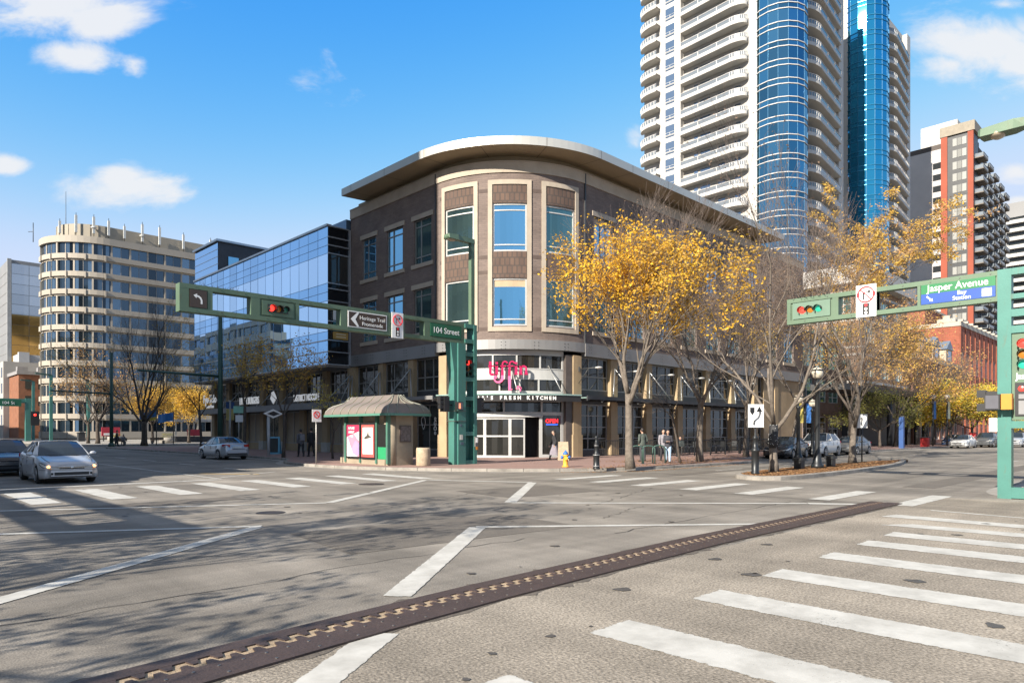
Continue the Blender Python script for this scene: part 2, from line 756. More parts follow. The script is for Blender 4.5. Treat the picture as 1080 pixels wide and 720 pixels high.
# ---------------------------------------------------------------- materials of the street
asphalt = pm('asphalt', (0.165, 0.150, 0.130), 0.85, 0, 0.2, 0.22, 0.35, 60, 0.25, col2=(0.235, 0.212, 0.182), fine=0.3, fscale=55)
asphalt_old = pm('asphalt_coarse', (0.225, 0.198, 0.163), 0.88, 0, 0.2, 0.35, 0.5, 45, 0.2, col2=(0.29, 0.255, 0.21), fine=0.42, fscale=38)


def streaks(m, sx, sy, amt):
    """polished wheel tracks and stains drawn out along the traffic"""
    N, L = nodes_of(m)
    b = N['Principled BSDF']
    src = b.inputs['Base Color'].links[0].from_socket
    tc = N.new('ShaderNodeTexCoord')
    out = src
    for k, (a, c, sc) in enumerate(((sx, sy, 1.0), (sy, sx, 0.8), (1.0, 1.0, 0.35))):
        mp = N.new('ShaderNodeMapping')
        mp.inputs['Scale'].default_value = (a, c, 1)
        mp.inputs['Location'].default_value = (3.1 * k, 7.7 * k, 0)
        L.new(tc.outputs['Object'], mp.inputs['Vector'])
        n = N.new('ShaderNodeTexNoise')
        n.inputs['Scale'].default_value = sc
        n.inputs['Detail'].default_value = 7
        n.inputs['Roughness'].default_value = 0.65
        L.new(mp.outputs[0], n.inputs['Vector'])
        mr = N.new('ShaderNodeMapRange')
        mr.inputs['From Min'].default_value = 0.32
        mr.inputs['From Max'].default_value = 0.68
        mr.inputs['To Min'].default_value = 1 - amt
        mr.inputs['To Max'].default_value = 1 + amt
        L.new(n.outputs['Fac'], mr.inputs['Value'])
        v = N.new('ShaderNodeVectorMath')
        v.operation = 'SCALE'
        L.new(out, v.inputs[0])
        L.new(mr.outputs['Result'], v.inputs['Scale'])
        out = v.outputs['Vector']
    L.new(out, b.inputs['Base Color'])


streaks(asphalt, 0.06, 0.9, 0.24)
streaks(asphalt_old, 0.08, 0.8, 0.19)
pave_red = brick_mat('brick_paving', (0.30, 0.19, 0.16), (0.25, 0.17, 0.15), (0.2, 0.16, 0.14), 0.22, 0.11, 0.85)
concrete = pm('concrete', (0.30, 0.28, 0.25), 0.85, 0, 0.15, 0.9, 0.3, 30, 0.25, fine=0.12)
kerb_m = pm('kerb_concrete', (0.24, 0.22, 0.195), 0.85, 0, 0.3, 1.6, 0.4, 25, 0.25, fine=0.2)


def paint_mat(name, c0, c1):
    """worn thermoplastic paint: chipped edges (from the UV of each stripe), tyre greying, pits down to the asphalt"""
    m = bpy.data.materials.new(name)
    N, L = nodes_of(m)
    b = N['Principled BSDF']
    b.inputs['Roughness'].default_value = 0.75

    def math_(op, x, y=None):
        n = N.new('ShaderNodeMath')
        n.operation = op
        for i, v in enumerate((x, y)):
            if v is None:
                continue
            if isinstance(v, (int, float)):
                n.inputs[i].default_value = v
            else:
                L.new(v, n.inputs[i])
        return n.outputs[0]

    def noise(sc, det, rg, vec):
        n = N.new('ShaderNodeTexNoise')
        n.inputs['Scale'].default_value = sc
        n.inputs['Detail'].default_value = det
        n.inputs['Roughness'].default_value = rg
        L.new(vec, n.inputs['Vector'])
        return n.outputs['Fac']
    tc = N.new('ShaderNodeTexCoord')
    ob = tc.outputs['Object']
    uv = N.new('ShaderNodeUVMap')
    sx = N.new('ShaderNodeSeparateXYZ')
    L.new(uv.outputs['UV'], sx.inputs[0])
    ed = math_('MINIMUM', math_('MINIMUM', sx.outputs[0], math_('SUBTRACT', 1.0, sx.outputs[0])), math_('MINIMUM', sx.outputs[1], math_('SUBTRACT', 1.0, sx.outputs[1])))
    fine = noise(30, 7, 0.75, ob)
    big = noise(1.3, 5, 0.6, ob)
    # keep = 1 where paint survives
    e1 = math_('SUBTRACT', ed, math_('MULTIPLY', math_('SUBTRACT', noise(9, 6, 0.7, ob), 0.38), 0.22))
    e2 = math_('SUBTRACT', 0.985, math_('ADD', fine, math_('MULTIPLY', big, 0.55)))
    mn = math_('MINIMUM', math_('MULTIPLY', e1, 2.2), e2)
    mr = N.new('ShaderNodeMapRange')
    mr.inputs['From Min'].default_value = -0.02
    mr.inputs['From Max'].default_value = 0.035
    L.new(mn, mr.inputs['Value'])
    r = N.new('ShaderNodeValToRGB')
    r.color_ramp.elements[0].position = 0.33
    r.color_ramp.elements[0].color = (*c0, 1)
    r.color_ramp.elements[1].position = 0.62
    r.color_ramp.elements[1].color = (*c1, 1)
    L.new(noise(2.4, 6, 0.65, ob), r.inputs['Fac'])
    L.new(r.outputs['Color'], b.inputs['Base Color'])
    tr = N.new('ShaderNodeBsdfTransparent')
    mx = N.new('ShaderNodeMixShader')
    L.new(mr.outputs['Result'], mx.inputs['Fac'])
    L.new(tr.outputs['BSDF'], mx.inputs[1])
    L.new(b.outputs['BSDF'], mx.inputs[2])
    L.new(mx.outputs['Shader'], N['Material Output'].inputs['Surface'])
    return m


paint = paint_mat('road_paint', (0.36, 0.35, 0.32), (0.50, 0.49, 0.455))

g = MB()
g.poly([(-2500, -2500, -0.06), (2500, -2500, -0.06), (2500, 2500, -0.06), (-2500, 2500, -0.06)])
struct(g, 'ground', pm('far_ground', (0.16, 0.15, 0.13), 0.9, 0, 0.2, 0.02))
g = MB()
g.poly([(-120, -60, 0), (420, -60, 0), (420, 420, 0), (-120, 420, 0)])
struct(g, 'road', asphalt)
g = MB()
g.poly([(-30, -40, 0.003), (21, -40, 0.003), (21, 5.2, 0.003), (-30, 5.2, 0.003)])
struct(g, 'road_surface_coarse', asphalt_old)


def offset_poly(pts, d):
    n = len(pts)
    out = []
    for i in range(n):
        p0, p1, p2 = Vector(pts[i - 1]), Vector(pts[i]), Vector(pts[(i + 1) % n])
        a = (p1 - p0).normalized()
        b = (p2 - p1).normalized()
        na, nb = Vector((-a.y, a.x)), Vector((-b.y, b.x))
        m = (na + nb)
        m = m / max(0.5, m.dot(na)) if m.length > 1e-6 else na
        out.append(tuple(p1 + m * d))
    return out


def smooth(pts, it=2):
    for _ in range(it):
        o = [pts[0]]
        for i in range(len(pts) - 1):
            a, b = Vector(pts[i]), Vector(pts[i + 1])
            o += [tuple(a * 0.75 + b * 0.25), tuple(a * 0.25 + b * 0.75)]
        o.append(pts[-1])
        pts = o
    return pts


def pavement(name, edge, close, mtop, z=0.13):
    """raised pavement; edge = kerbed polyline, close = hidden rest of the outline (both counter-clockwise together)"""
    e = smooth(edge, 2)
    allp = e + close
    k = 0.16
    inn = offset_poly(allp, k)
    mb = MB()
    mb.prism(inn, -0.02, z, 0)
    struct(mb, name, mtop)
    kb = MB()
    for i in range(len(e) - 1):
        a, b, c, d = e[i], e[i + 1], inn[i + 1], inn[i]
        zt = z + 0.006
        kb.poly([(*a, 0), (*b, 0), (*b, zt - 0.015), (*a, zt - 0.015)])
        kb.poly([(*a, zt - 0.015), (*b, zt - 0.015), (*(Vector(b) * 0.9 + Vector(c) * 0.1), zt), (*(Vector(a) * 0.9 + Vector(d) * 0.1), zt)])
        kb.poly([(*(Vector(a) * 0.9 + Vector(d) * 0.1), zt), (*(Vector(b) * 0.9 + Vector(c) * 0.1), zt), (*c, zt), (*d, zt)])
    struct(kb, 'kerb', kerb_m)
    jt = MB()
    acc_ = 0
    for i in range(len(e) - 1):
        a, b = Vector(e[i]), Vector(e[i + 1])
        Ls = (b - a).length
        u = (b - a) / Ls
        nn = Vector((-u.y, u.x))
        t_ = 1.6 - acc_
        while t_ < Ls and a.x < 70 and a.y < 80:
            p_ = a + u * t_
            q_ = p_ + nn * 0.15
            z2 = z + 0.0075
            for (s0, s1) in ((p_ - nn * 0.003, q_),):
                jt.poly([(*(s0 - u * 0.012), z2), (*(s0 + u * 0.012), z2), (*(s1 + u * 0.012), z2), (*(s1 - u * 0.012), z2)])
                jt.poly([(*(s0 - u * 0.012), 0.004), (*(s0 + u * 0.012), 0.004), (*(s0 + u * 0.012), z2), (*(s0 - u * 0.012), z2)])
            t_ += 1.6
        acc_ = (acc_ + Ls) % 1.6
    if jt.v:
        struct(jt, 'kerb_joints', pm('kerb_joint_dark', (0.05, 0.045, 0.04), 0.9))
    # gutter pan
    gp = MB()
    outp = offset_poly(allp, -0.42)
    for i in range(len(e) - 1):
        gp.poly([(*outp[i], 0.004), (*outp[i + 1], 0.004), (*e[i + 1], 0.004), (*e[i], 0.004)])
    struct(gp, 'gutter', concrete)



# pavements, counter-clockwise with the raised side on the left
pavement('sidewalk_corner', [(19.5, 80), (19.5, 44), (19.4, 39.0), (17.3, 36), (16.7, 33), (16.7, 29.5), (17.6, 26.0), (20.2, 21.9), (23.2, 19.3), (26.5, 18.1), (31.5, 17.9), (36.5, 17.7), (38.2, 18.6), (39.5, 20.8), (70, 20.8), (160, 20.8)], [(160, 80)], pave_red)
pavement('sidewalk_plaza', [(19.8, 400), (19.8, 100), (20.5, 95), (24, 93), (160, 93)], [(160, 400)], concrete)
pavement('sidewalk_south', [(160, 4.4), (27, 4.4), (23.6, 4.3), (22.2, 3.4), (21.4, 1.2), (21.2, -20)], [(160, -20)], concrete)
pavement('sidewalk_west', [(-120, 22), (-10, 22), (-8.6, 22.6), (-8, 24), (-8, 400)], [(-120, 400)], concrete)
g = MB()
g.prism([(22.3, 1.0), (25.5, 1.0), (25.5, 3.9), (23.7, 3.85), (22.55, 3.0)], 0.128, 0.1345)
struct(g, 'brick_paving_south', pave_red)

# median island with bark mulch
isl = smooth([(44, 12.4), (40, 13.3), (30, 13.5), (25.2, 13.2), (23.7, 12.4), (23.4, 11.2), (24.4, 10.6), (30, 10.5), (38, 11.0), (44, 12.4)], 2)[:-1][::-1]
isl = isl if sum(isl[i - 1][0] * isl[i][1] - isl[i][0] * isl[i - 1][1] for i in range(len(isl))) > 0 else isl[::-1]
inn = offset_poly(isl, 0.22)
mb = MB()
n = len(isl)
for i in range(n):
    j = (i + 1) % n
    mb.poly([(*isl[i], 0), (*isl[j], 0), (*isl[j], 0.14), (*isl[i], 0.14)])
    mb.poly([(*isl[i], 0.14), (*isl[j], 0.14), (*inn[j], 0.16), (*inn[i], 0.16)])
struct(mb, 'median_kerb', kerb_m)
mb = MB()
mb.prism(inn, 0, 0.13)
struct(mb, 'median_island', pm('soil', (0.16, 0.10, 0.06), 0.95, 0, 0.3, 3))
mul = pm('fallen_leaf_mulch', (0.42, 0.19, 0.07), 0.9, 0, 0.3, 5, col2=(0.56, 0.28, 0.11))
random.seed(4)


def in_poly(x, y, poly):
    c = False
    for i in range(len(poly)):
        (x1, y1), (x2, y2) = poly[i - 1], poly[i]
        if (y1 > y) != (y2 > y) and x < (x2 - x1) * (y - y1) / (y2 - y1) + x1:
            c = not c
    return c


def flake(mb, x, y, z, s):
    a = rnd(0, PI)
    t = rnd(-0.5, 0.5)
    dx, dy = math.cos(a) * s, math.sin(a) * s
    ex, ey = -math.sin(a) * s * 0.6, math.cos(a) * s * 0.6
    h = s * t
    mb.poly([(x - dx, y - dy, z), (x + ex, y + ey, z + h * 0.5 + 0.01), (x + dx, y + dy, z + abs(h)), (x - ex, y - ey, z + 0.008)])


fl = MB()
k = 0
while k < 9000:
    x, y = rnd(23.4, 44), rnd(10.4, 13.5)
    if in_poly(x, y, inn):
        flake(fl, x, y, 0.132 + rnd(0, 0.02), rnd(0.03, 0.07))
        k += 1
leafm = leaf_mat('fallen_leaves', [(0.36, 0.19, 0.09), (0.43, 0.23, 0.11), (0.28, 0.16, 0.08), (0.48, 0.31, 0.15)])
struct(fl, 'fallen_leaves', leafm, 'stuff', 'orange brown fallen leaves covering the median island bed')
fl = MB()
for k in range(3600):
    t = random.random()
    if t < 0.55:
        x, y = rnd(29, 60), rnd(20.9, 23.6)
    elif t < 0.8:
        x = rnd(23, 37)
        y = 18.6 + abs(random.gauss(0, 0.8))
    else:
        x, y = rnd(30, 37.5), rnd(18.4, 22)
    flake(fl, x, y, 0.134, rnd(0.03, 0.06))
for k in range(900):
    t = rnd(0, 1)
    x = rnd(22, 36)
    flake(fl, x, 17.75 - abs(random.gauss(0, 0.18)) + max(0, (25 - x)) * 0.6, 0.008, rnd(0.02, 0.05))
struct(fl, 'fallen_leaves', leafm, 'stuff', 'scattered orange leaves on the pavement and gutter below the street trees')

# ---------------------------------------------------------------- road markings
mk = MB()
ZM = 0.008


def mquad(pts):
    p = [Vector((q[0], q[1], ZM)) for q in pts]
    if (p[1] - p[0]).length < (p[2] - p[1]).length:
        p = [p[1], p[2], p[3], p[0]]
    Ll, Ww = (p[1] - p[0]).length, (p[2] - p[1]).length
    f = min(0.5, Ww * 0.5 / Ll)
    fs_ = [(0, 0.0), (f, 0.5), (1 - f, 0.5), (1, 1.0)]
    for (fa, va), (fb, vb) in zip(fs_, fs_[1:]):
        if fb - fa < 1e-5:
            continue
        mk.poly([p[0].lerp(p[1], fa), p[0].lerp(p[1], fb), p[3].lerp(p[2], fb), p[3].lerp(p[2], fa)], 0, [(va, 0), (vb, 0), (vb, 1), (va, 1)])


def mline(a, b, wd):
    a, b = Vector(a), Vector(b)
    d = (b - a).normalized()
    n = Vector((-d.y, d.x)) * wd / 2
    L = (b - a).length
    mquad([a - n, b - n, b + n, a + n])


for k, x in enumerate((-0.6, 1.1, 2.83, 4.62, 6.33, 7.95, 9.67, 11.2, 12.5)):
    mquad([(x, -0.6), (x + 0.62, -0.6), (x + 0.62, (3.56 if k < 3 else 3.75 + 0.02 * k)), (x, (3.55 if k < 3 else 3.74 + 0.02 * k))])
mquad([(14.0, -0.4), (14.55, -0.4), (14.45, 4.0), (13.9, 4.4)])
mquad([(15.2, 0.2), (15.75, 0.2), (15.9, 4.7), (15.3, 4.8)])
mline((16.8, 0.5), (17.3, 4.4), 0.14)
for y, wd in ((4.9, 0.52), (6.8, 0.56), (8.9, 0.6), (10.75, 0.62), (12.7, 0.62), (14.6, 0.62), (16.4, 0.62)):
    x0 = 17.9 + max(0, y - 8) * 0.1
    mquad([(x0, y), (x0 + 3.5, y), (x0 + 3.5, y + wd), (x0, y + wd)])
for k in range(11):
    x = -1.95 + 1.72 * k
    y0 = 19.5 + max(0, x) * 0.06
    mquad([(x, y0), (x + 0.66, y0), (x + 0.66, y0 + 4.1), (x, y0 + 4.1)])
# scramble crossing diagonals
mline((-2.5, 5.8), (5.45, 12.25), 0.28)
mline((5.55, 12.3), (-1.2, 16.3), 0.2)
mline((4.2, 6.05), (8.3, 9.4), 0.33)
mline((1.2, 3.55), (3.35, 5.05), 0.33)
mline((8.3, 9.45), (12.4, 6.0), 0.2)
mline((11.75, 12.1), (16.95, 16.35), 0.32)
mline((11.75, 12.05), (16.8, 6.9), 0.22)
mline((16.8, 6.9), (17.5, 5.9), 0.35)
mline((8.55, 15.2), (15.1, 19.9), 0.25)
mline((8.5, 15.2), (-1, 20.7), 0.2)
mline((15.15, 19.9), (17.0, 16.4), 0.25)
# lane lines of the street
mline((-1, 25.4), (9.8, 25.4), 0.35)
mline((10.0, 25.5), (10.0, 60), 0.12)
mline((10.3, 26.4), (13.5, 28.6), 0.14)
for k in range(9):
    mline((13.2, 31 + 6.2 * k), (13.2, 33.4 + 6.2 * k), 0.13)
    mline((6.6, 29 + 6.2 * k), (6.6, 31.4 + 6.2 * k), 0.13)
# avenue
for k in range(18):
    mline((28 + 7 * k, 15.6), (30.5 + 7 * k, 15.6), 0.12)
    mline((48 + 7 * k, 8.2), (50.5 + 7 * k, 8.2), 0.12)
struct(mk, 'road_markings', paint)
# asphalt repairs, a little darker or lighter than the road round them
rp = MB()
for q in ([(5.2, 8.6), (9.8, 8.2), (10.0, 10.6), (5.5, 11.1)], [(12.6, 13.0), (16.2, 12.6), (16.4, 15.2), (12.9, 15.6)], [(-1, 17.0), (7.5, 17.6), (7.4, 18.5), (-1, 17.9)], [(24, 14.9), (46, 15.1), (46, 16.0), (24, 15.7)], [(24, 6.0), (60, 6.1), (60, 7.0), (24, 6.9)]):
    rp.poly([(x, y, 0.0045) for x, y in q])
struct(rp, 'road_patches', pm('asphalt_patch', (0.12, 0.108, 0.094), 0.85, 0, 0.2, 0.8, 0.35, 60, 0.25, col2=(0.155, 0.138, 0.118), fine=0.3, fscale=55))
# yellow centre dashes, cracks sealed with tar
mk = MB()
mline((12.2, 27.3), (10.6, 29.5), 0.2)
struct(mk, 'road_markings', paint_mat('yellow_paint', (0.45, 0.27, 0.05), (0.52, 0.34, 0.08)))
ck = MB()
random.seed(12)


def crack(p, q, w=0.009, jit=0.10, n=22):
    p, q = Vector(p), Vector(q)
    d = (q - p)
    nrm = Vector((-d.y, d.x)).normalized()
    pts = [p + d * (i / n) + nrm * rnd(-jit, jit) * (0 if i in (0, n) else 1) for i in range(n + 1)]
    for a, b in zip(pts, pts[1:]):
        ww = nrm * w * rnd(0.5, 1.2)
        ck.poly([(*(a - ww), 0.0062), (*(b - ww), 0.0062), (*(b + ww), 0.0062), (*(a + ww), 0.0062)])


for a, b in (((17.6, -5), (17.9, 18.6)), ((-5, 19.0), (17.5, 24.3)), ((-5, 24.4), (16.5, 25.2)), ((11, 8.6), (13.5, 9.4)), ((13, 10.4), (18, 12.2)), ((3, 10), (6, 9.2)), ((9.5, 7.2), (17, 7.4)), ((0, 7.6), (8, 7.9)), ((18.7, 3), (19.3, 16)), ((9, 13.2), (13, 14.8)), ((14, 17.4), (18, 16.0)), ((24, 8), (60, 9)), ((22, 15), (60, 14.6))):
    crack(a, b)
struct(ck, 'road_cracks', pm('tar', (0.035, 0.033, 0.03), 0.7, 0, 0.2, 10))
# oil drips and old gum
sp_ = MB()
random.seed(44)
for k in range(150):
    if k < 60:
        x, y = rnd(1, 9), rnd(19, 34)
    elif k < 100:
        x, y = rnd(0, 18), rnd(6, 18)
    else:
        x, y = rnd(2, 18), rnd(-1, 5)
    r_ = abs(random.gauss(0.03, 0.03)) + 0.012
    ph = rnd(0, 6)
    sp_.poly([(x + r_ * (1 + 0.3 * math.sin(3 * a + ph)) * math.cos(a), y + r_ * (1 + 0.3 * math.cos(2 * a + ph)) * math.sin(a), 0.0095) for a in [2 * PI * i / 10 for i in range(10)]])
struct(sp_, 'road_stains', pm('oil_stain', (0.075, 0.068, 0.06), 0.6, 0, 0.3, 8), 'stuff', 'small dark oil drips and gum spots scattered over the asphalt')
# manhole
mh = MB()
mh.lathe([(0.42, 0.0), (0.42, 0.012), (0.36, 0.012), (0.35, 0.009), (0.02, 0.009)], 12.6, 19.6, 24, 0, False)
o = mh.build('manhole_cover', pm('cast_iron', (0.06, 0.05, 0.045), 0.6, 0.5, 0.3, 6))
tag(o, 'round dark iron manhole cover in the asphalt near the far crosswalk', 'manhole')

for k, (x, y, r_, lab) in enumerate(((6.6, 14.2, 0.3, 'small round iron valve cover in the middle of the scramble crossing'),)):
    mh = MB()
    mh.lathe([(r_, 0.0), (r_, 0.011), (r_ * 0.86, 0.011), (r_ * 0.84, 0.008), (0.02, 0.008)], x, y, 24, 0, False)
    tag(mh.build('manhole_cover', MATS['cast_iron']), lab, 'manhole')

# ---------------------------------------------------------------- steel finger expansion joint across the near side
X0, X1 = -3.0, 18.3
ej = thing('expansion_joint', 'rusty brown steel finger joint running across the asphalt', 'expansion joint', (7, 5.5, 0))
steel = pm('rusty_steel', (0.062, 0.042, 0.035), 0.6, 0.25, 0.35, 3, 0.3, 60, fine=0.25, col2=(0.080, 0.054, 0.045))
dirt = pm('joint_dirt', (0.33, 0.25, 0.165), 0.95, 0, 0.3, 9, 0.5, 40, fine=0.3)
def bend(mb):
    tab = [(-3, 4.72), (1.5, 5.2), (3.2, 5.38), (5, 5.52), (10, 5.70), (18.3, 5.62)]
    for i, p in enumerate(mb.v):
        for (xa, ya), (xb, yb) in zip(tab, tab[1:]):
            if p[0] <= xb or xb == 18.3:
                y = ya + (yb - ya) * (p[0] - xa) / (xb - xa)
                break
        mb.v[i] = (p[0], p[1] + y - 5.5, p[2])


def sbox(mb, y0, y1, z0, z1):
    n = 40
    rows = []
    for i in range(n + 1):
        x = X0 + (X1 - X0) * i / n
        rows.append([mb.add((x, y0, z0)), mb.add((x, y1, z0)), mb.add((x, y1, z1)), mb.add((x, y0, z1))])
    for r0, r1 in zip(rows, rows[1:]):
        for j in range(1, 4):
            mb.face((r0[j], r1[j], r1[(j + 1) % 4], r0[(j + 1) % 4]))


mb = MB()
sbox(mb, 5.13, 5.47, 0.0, 0.026)
bend(mb)
mb.build('lower_plate', steel, ej)
mb = MB()
sbox(mb, 5.66, 5.84, 0.0, 0.026)
bend(mb)
mb.build('upper_plate', steel, ej)
mb = MB()
sbox(mb, 5.471, 5.659, -0.01, 0.014)
bend(mb)
mb.build('dirt_filled_gap', dirt, ej)
mb = MB()
mt = MB()
pitch = 0.19
k = 0
x = X0
while x < X1 - 0.2:
    mb.prism([(x, 5.4705), (x + 0.10, 5.4705), (x + 0.075, 5.575), (x + 0.025, 5.575)], 0.0, 0.025)
    mb.prism([(x + 0.09, 5.6595), (x + 0.115, 5.56), (x + 0.155, 5.56), (x + 0.185, 5.6595)], 0.0, 0.025)
    mt.lathe([(0.014, 0), (0.014, 0.004), (0.004, 0.004)], x + 0.05, 5.38, 6, 0, False, 0.026)
    if k % 2 == 0:
        mt.lathe([(0.014, 0), (0.014, 0.004), (0.004, 0.004)], x + 0.05, 5.2, 6, 0, False, 0.026)
    x += pitch
    k += 1
er = MB()
random.seed(66)
for sgn_e, y_e in ((-1, 5.13), (1, 5.84)):
    xx = X0
    w0_ = rnd(0.01, 0.05)
    while xx < X1:
        dx_ = rnd(0.05, 0.22)
        w1_ = max(0.0, random.gauss(0.035, 0.03)) if random.random() > 0.08 else rnd(0.08, 0.16)
        er.poly([(xx, y_e, 0.0068), (xx + dx_, y_e, 0.0068), (xx + dx_, y_e + sgn_e * w1_, 0.0068), (xx, y_e + sgn_e * w0_, 0.0068)])
        xx += dx_
        w0_ = w1_
bend(er)
er.build('ragged_edge_filler', pm('crumbled_filler', (0.10, 0.085, 0.07), 0.95, 0, 0.35, 12, 0.5, 50), ej)
bend(mb)
bend(mt)
mb.build('finger_teeth', steel, ej)
mt.build('bolt_row', pm('worn_steel', (0.2, 0.18, 0.16), 0.4, 0.8, 0.2, 9), ej)
# ================================================================ brick corner building
brick_dark = brick_mat('dark_brick', (0.180, 0.138, 0.118), (0.146, 0.112, 0.098), (0.118, 0.10, 0.09), 0.4, 0.12)
brick_panel = brick_mat('panel_brick', (0.125, 0.082, 0.062), (0.10, 0.068, 0.055), (0.075, 0.058, 0.05), 0.3, 0.5)
stone = pm('cast_stone', (0.37, 0.315, 0.25), 0.8, 0, 0.1, 0.9, 0.15, 25, 0.25, fine=0.06)
stone_tan = pm('tan_stone', (0.33, 0.245, 0.15), 0.8, 0, 0.14, 0.8, 0.15, 25, 0.25, fine=0.08)
metal_white = pm('white_metal_fascia', (0.46, 0.45, 0.41), 0.38, 0.25, 0.06, 0.3)
soffit_m = pm('soffit_panel', (0.36, 0.28, 0.18), 0.7, 0, 0.06, 0.4)
grey_metal = pm('grey_metal_panel', (0.24, 0.235, 0.23), 0.42, 0.35, 0.06, 0.5)
frame_grey = pm('grey_window_frame', (0.235, 0.225, 0.21), 0.45, 0.3, 0.08, 1)
frame_white = pm('white_window_frame', (0.43, 0.43, 0.415), 0.45, 0.1, 0.06, 1)
dark_metal = pm('dark_grey_metal', (0.05, 0.052, 0.055), 0.5, 0.3, 0.15, 2)
glass_blue = glass_mat('blue_window_glass', (0.16, 0.40, 0.60), 0.9, 0.04, 0.15, 0.25, 0.35)
glass_teal = glass_mat('teal_window_glass', (0.13, 0.22, 0.22), 0.85, 0.05, 0.35, 0.25, 0.35)
glass_shop = glass_mat('shop_window_glass', (0.085, 0.085, 0.08), 0.75, 0.05, 0.4, 0.3, 0.5)
glass_dark = glass_mat('dark_interior_glass', (0.03, 0.035, 0.035), 0.4, 0.08, 0.3)
glass_green = pm('canopy_glass', (0.25, 0.36, 0.33), 0.12, 0.1, 0.1, 1)
CP = LPath(27.5, 28.4, 6.8, 45.6, 68.0)
cb = thing('corner_building', 'dark brick building with a rounded glass-doored corner and a broad curved white roof overhang', 'building', (34, 35, 0))
BC = CP.l1 + CP.R * PI / 4        # middle of the bay
bayw = [(BC + k * 3.36 - 1.08, BC + k * 3.36 + 1.08) for k in (-1, 0, 1)]
leftw = [(1.62, 3.42), (4.78, 6.72), (8.0, 9.92)]
rightw = [(CP.l2 + 1.0 + 3.55 * k, CP.l2 + 3.1 + 3.55 * k) for k in range(9)]
rows = [(12.9, 15.87), (8.3, 11.24)]
holes = [(a, b, z0, z1) for (a, b) in leftw + bayw + rightw for (z0, z1) in rows]
mb = MB()
holed_wall(mb, CP, 0, CP.L, 7.45, 17.74, holes, 0.22, 0.0, 0, 0)
# side walls and back (unseen ends kept closed), roof deck
mb.poly([(27.5, 45.6, 6.6), (68, 45.6, 6.6), (68, 45.6, 18.4), (27.5, 45.6, 18.4)])
mb.poly([(68, 28.4, 0), (68, 45.6, 0), (68, 45.6, 18.4), (68, 28.4, 18.4)])
# soldier courses a touch proud
for z in (16.55, 12.45, 11.5, 8.0):
    strip(mb, CP, CP.l1 + 0.4, CP.l2 - 0.1, z, z + 0.22, -0.05, 0.012, 1)
mb.build('brick_wall', [brick_dark, pm('dark_course', (0.085, 0.06, 0.05), 0.8, 0, 0.15, 2)], cb)
mb = MB()
for a, b in bayw:
    for z0, z1 in ((15.87, 17.0), (11.24, 12.9)):
        strip(mb, CP, a + 0.02, b - 0.02, z0 + 0.03, z1 - 0.03, -0.14, 0.02)
build_each(mb, 'brick_panel', brick_panel, cb)
# stone surrounds of the bay windows
mb = MB()
for a, b in bayw:
    strip(mb, CP, a - 0.27, a, 7.95, 17.02, -0.05, 0.075)
    strip(mb, CP, b, b + 0.27, 7.95, 17.02, -0.05, 0.075)
    strip(mb, CP, a - 0.27, b + 0.27, 17.02, 17.3, -0.05, 0.075)
    strip(mb, CP, a, b, 7.95, 8.22, -0.05, 0.07)
mb.build('stone_surround', stone, cb)
mb = MB()
for a, b in leftw + rightw:
    for z0, z1 in rows:
        strip(mb, CP, a - 0.22, b + 0.22, z1, z1 + 0.32, -0.1, 0.06)
        strip(mb, CP, a - 0.22, b + 0.22, z0 - 0.26, z0, -0.1, 0.08)
build_each(mb, 'stone_lintel', stone, cb)
mb = MB()
strip(mb, CP, 0, CP.L, 17.742, 18.4, -0.3, 0.07)
strip(mb, CP, 0, CP.L, 18.4, 18.46, -0.3, 0.1)
for k in range(int(CP.L / 3.4)):
    t = 0.9 + 3.4 * k
mb.build('cornice', stone, cb)
mb = MB()
strip(mb, CP, 0.2, CP.L - 8, 18.46, 19.0, -1.0, -0.55)
mb.build('attic_wall', pm('attic_panel', (0.27, 0.22, 0.15), 0.75, 0, 0.08, 0.5), cb)
mb = MB()
for t in (CP.l1 + 0.02, CP.l2 + 0.02):
    strip(mb, CP, t - 0.05, t + 0.05, 7.45, 18.39, -0.03, 0.078)
build_each(mb, 'movement_joint', dark_metal, cb)
# roof overhang: slab with fascia, soffit panels
ro = thing_roof = MB()
ZA, ZB, OV = 18.85, 19.36, 1.55
cuts = CP.cuts(1.3, CP.l2 + 26, 0.4)
for k in range(len(cuts) - 1):
    a, b = cuts[k], cuts[k + 1]
    A, B = CP.at(a, OV), CP.at(b, OV)
    A2, B2 = CP.at(a, OV - 0.12), CP.at(b, OV - 0.12)
    I1, I2 = CP.at(a, -0.8), CP.at(b, -0.8)
    ro.poly([(*A, ZA), (*B, ZA), (*B, ZB), (*A, ZB)], 0)
    ro.poly([(*A, ZB), (*B, ZB), (*B2, ZB + 0.05), (*A2, ZB + 0.05)], 0)
    ro.poly([(*A2, ZB + 0.05), (*B2, ZB + 0.05), (*CP.at(b, -3), ZB + 0.25), (*CP.at(a, -3), ZB + 0.25)], 0)
    ro.poly([(*B, ZA), (*A, ZA), (*I1, ZA + 0.12), (*I2, ZA + 0.12)], 1)
for t in (1.3, CP.l2 + 26):
    A, I = CP.at(t, OV), CP.at(t, -0.8)
    ro.poly([(*A, ZA), (*A, ZB), (*CP.at(t, -3), ZB + 0.25), (*I, ZA + 0.12)], 0)
rf = ro.build('roof_overhang', [metal_white, soffit_m], cb)
mb = MB()
t = 2.6
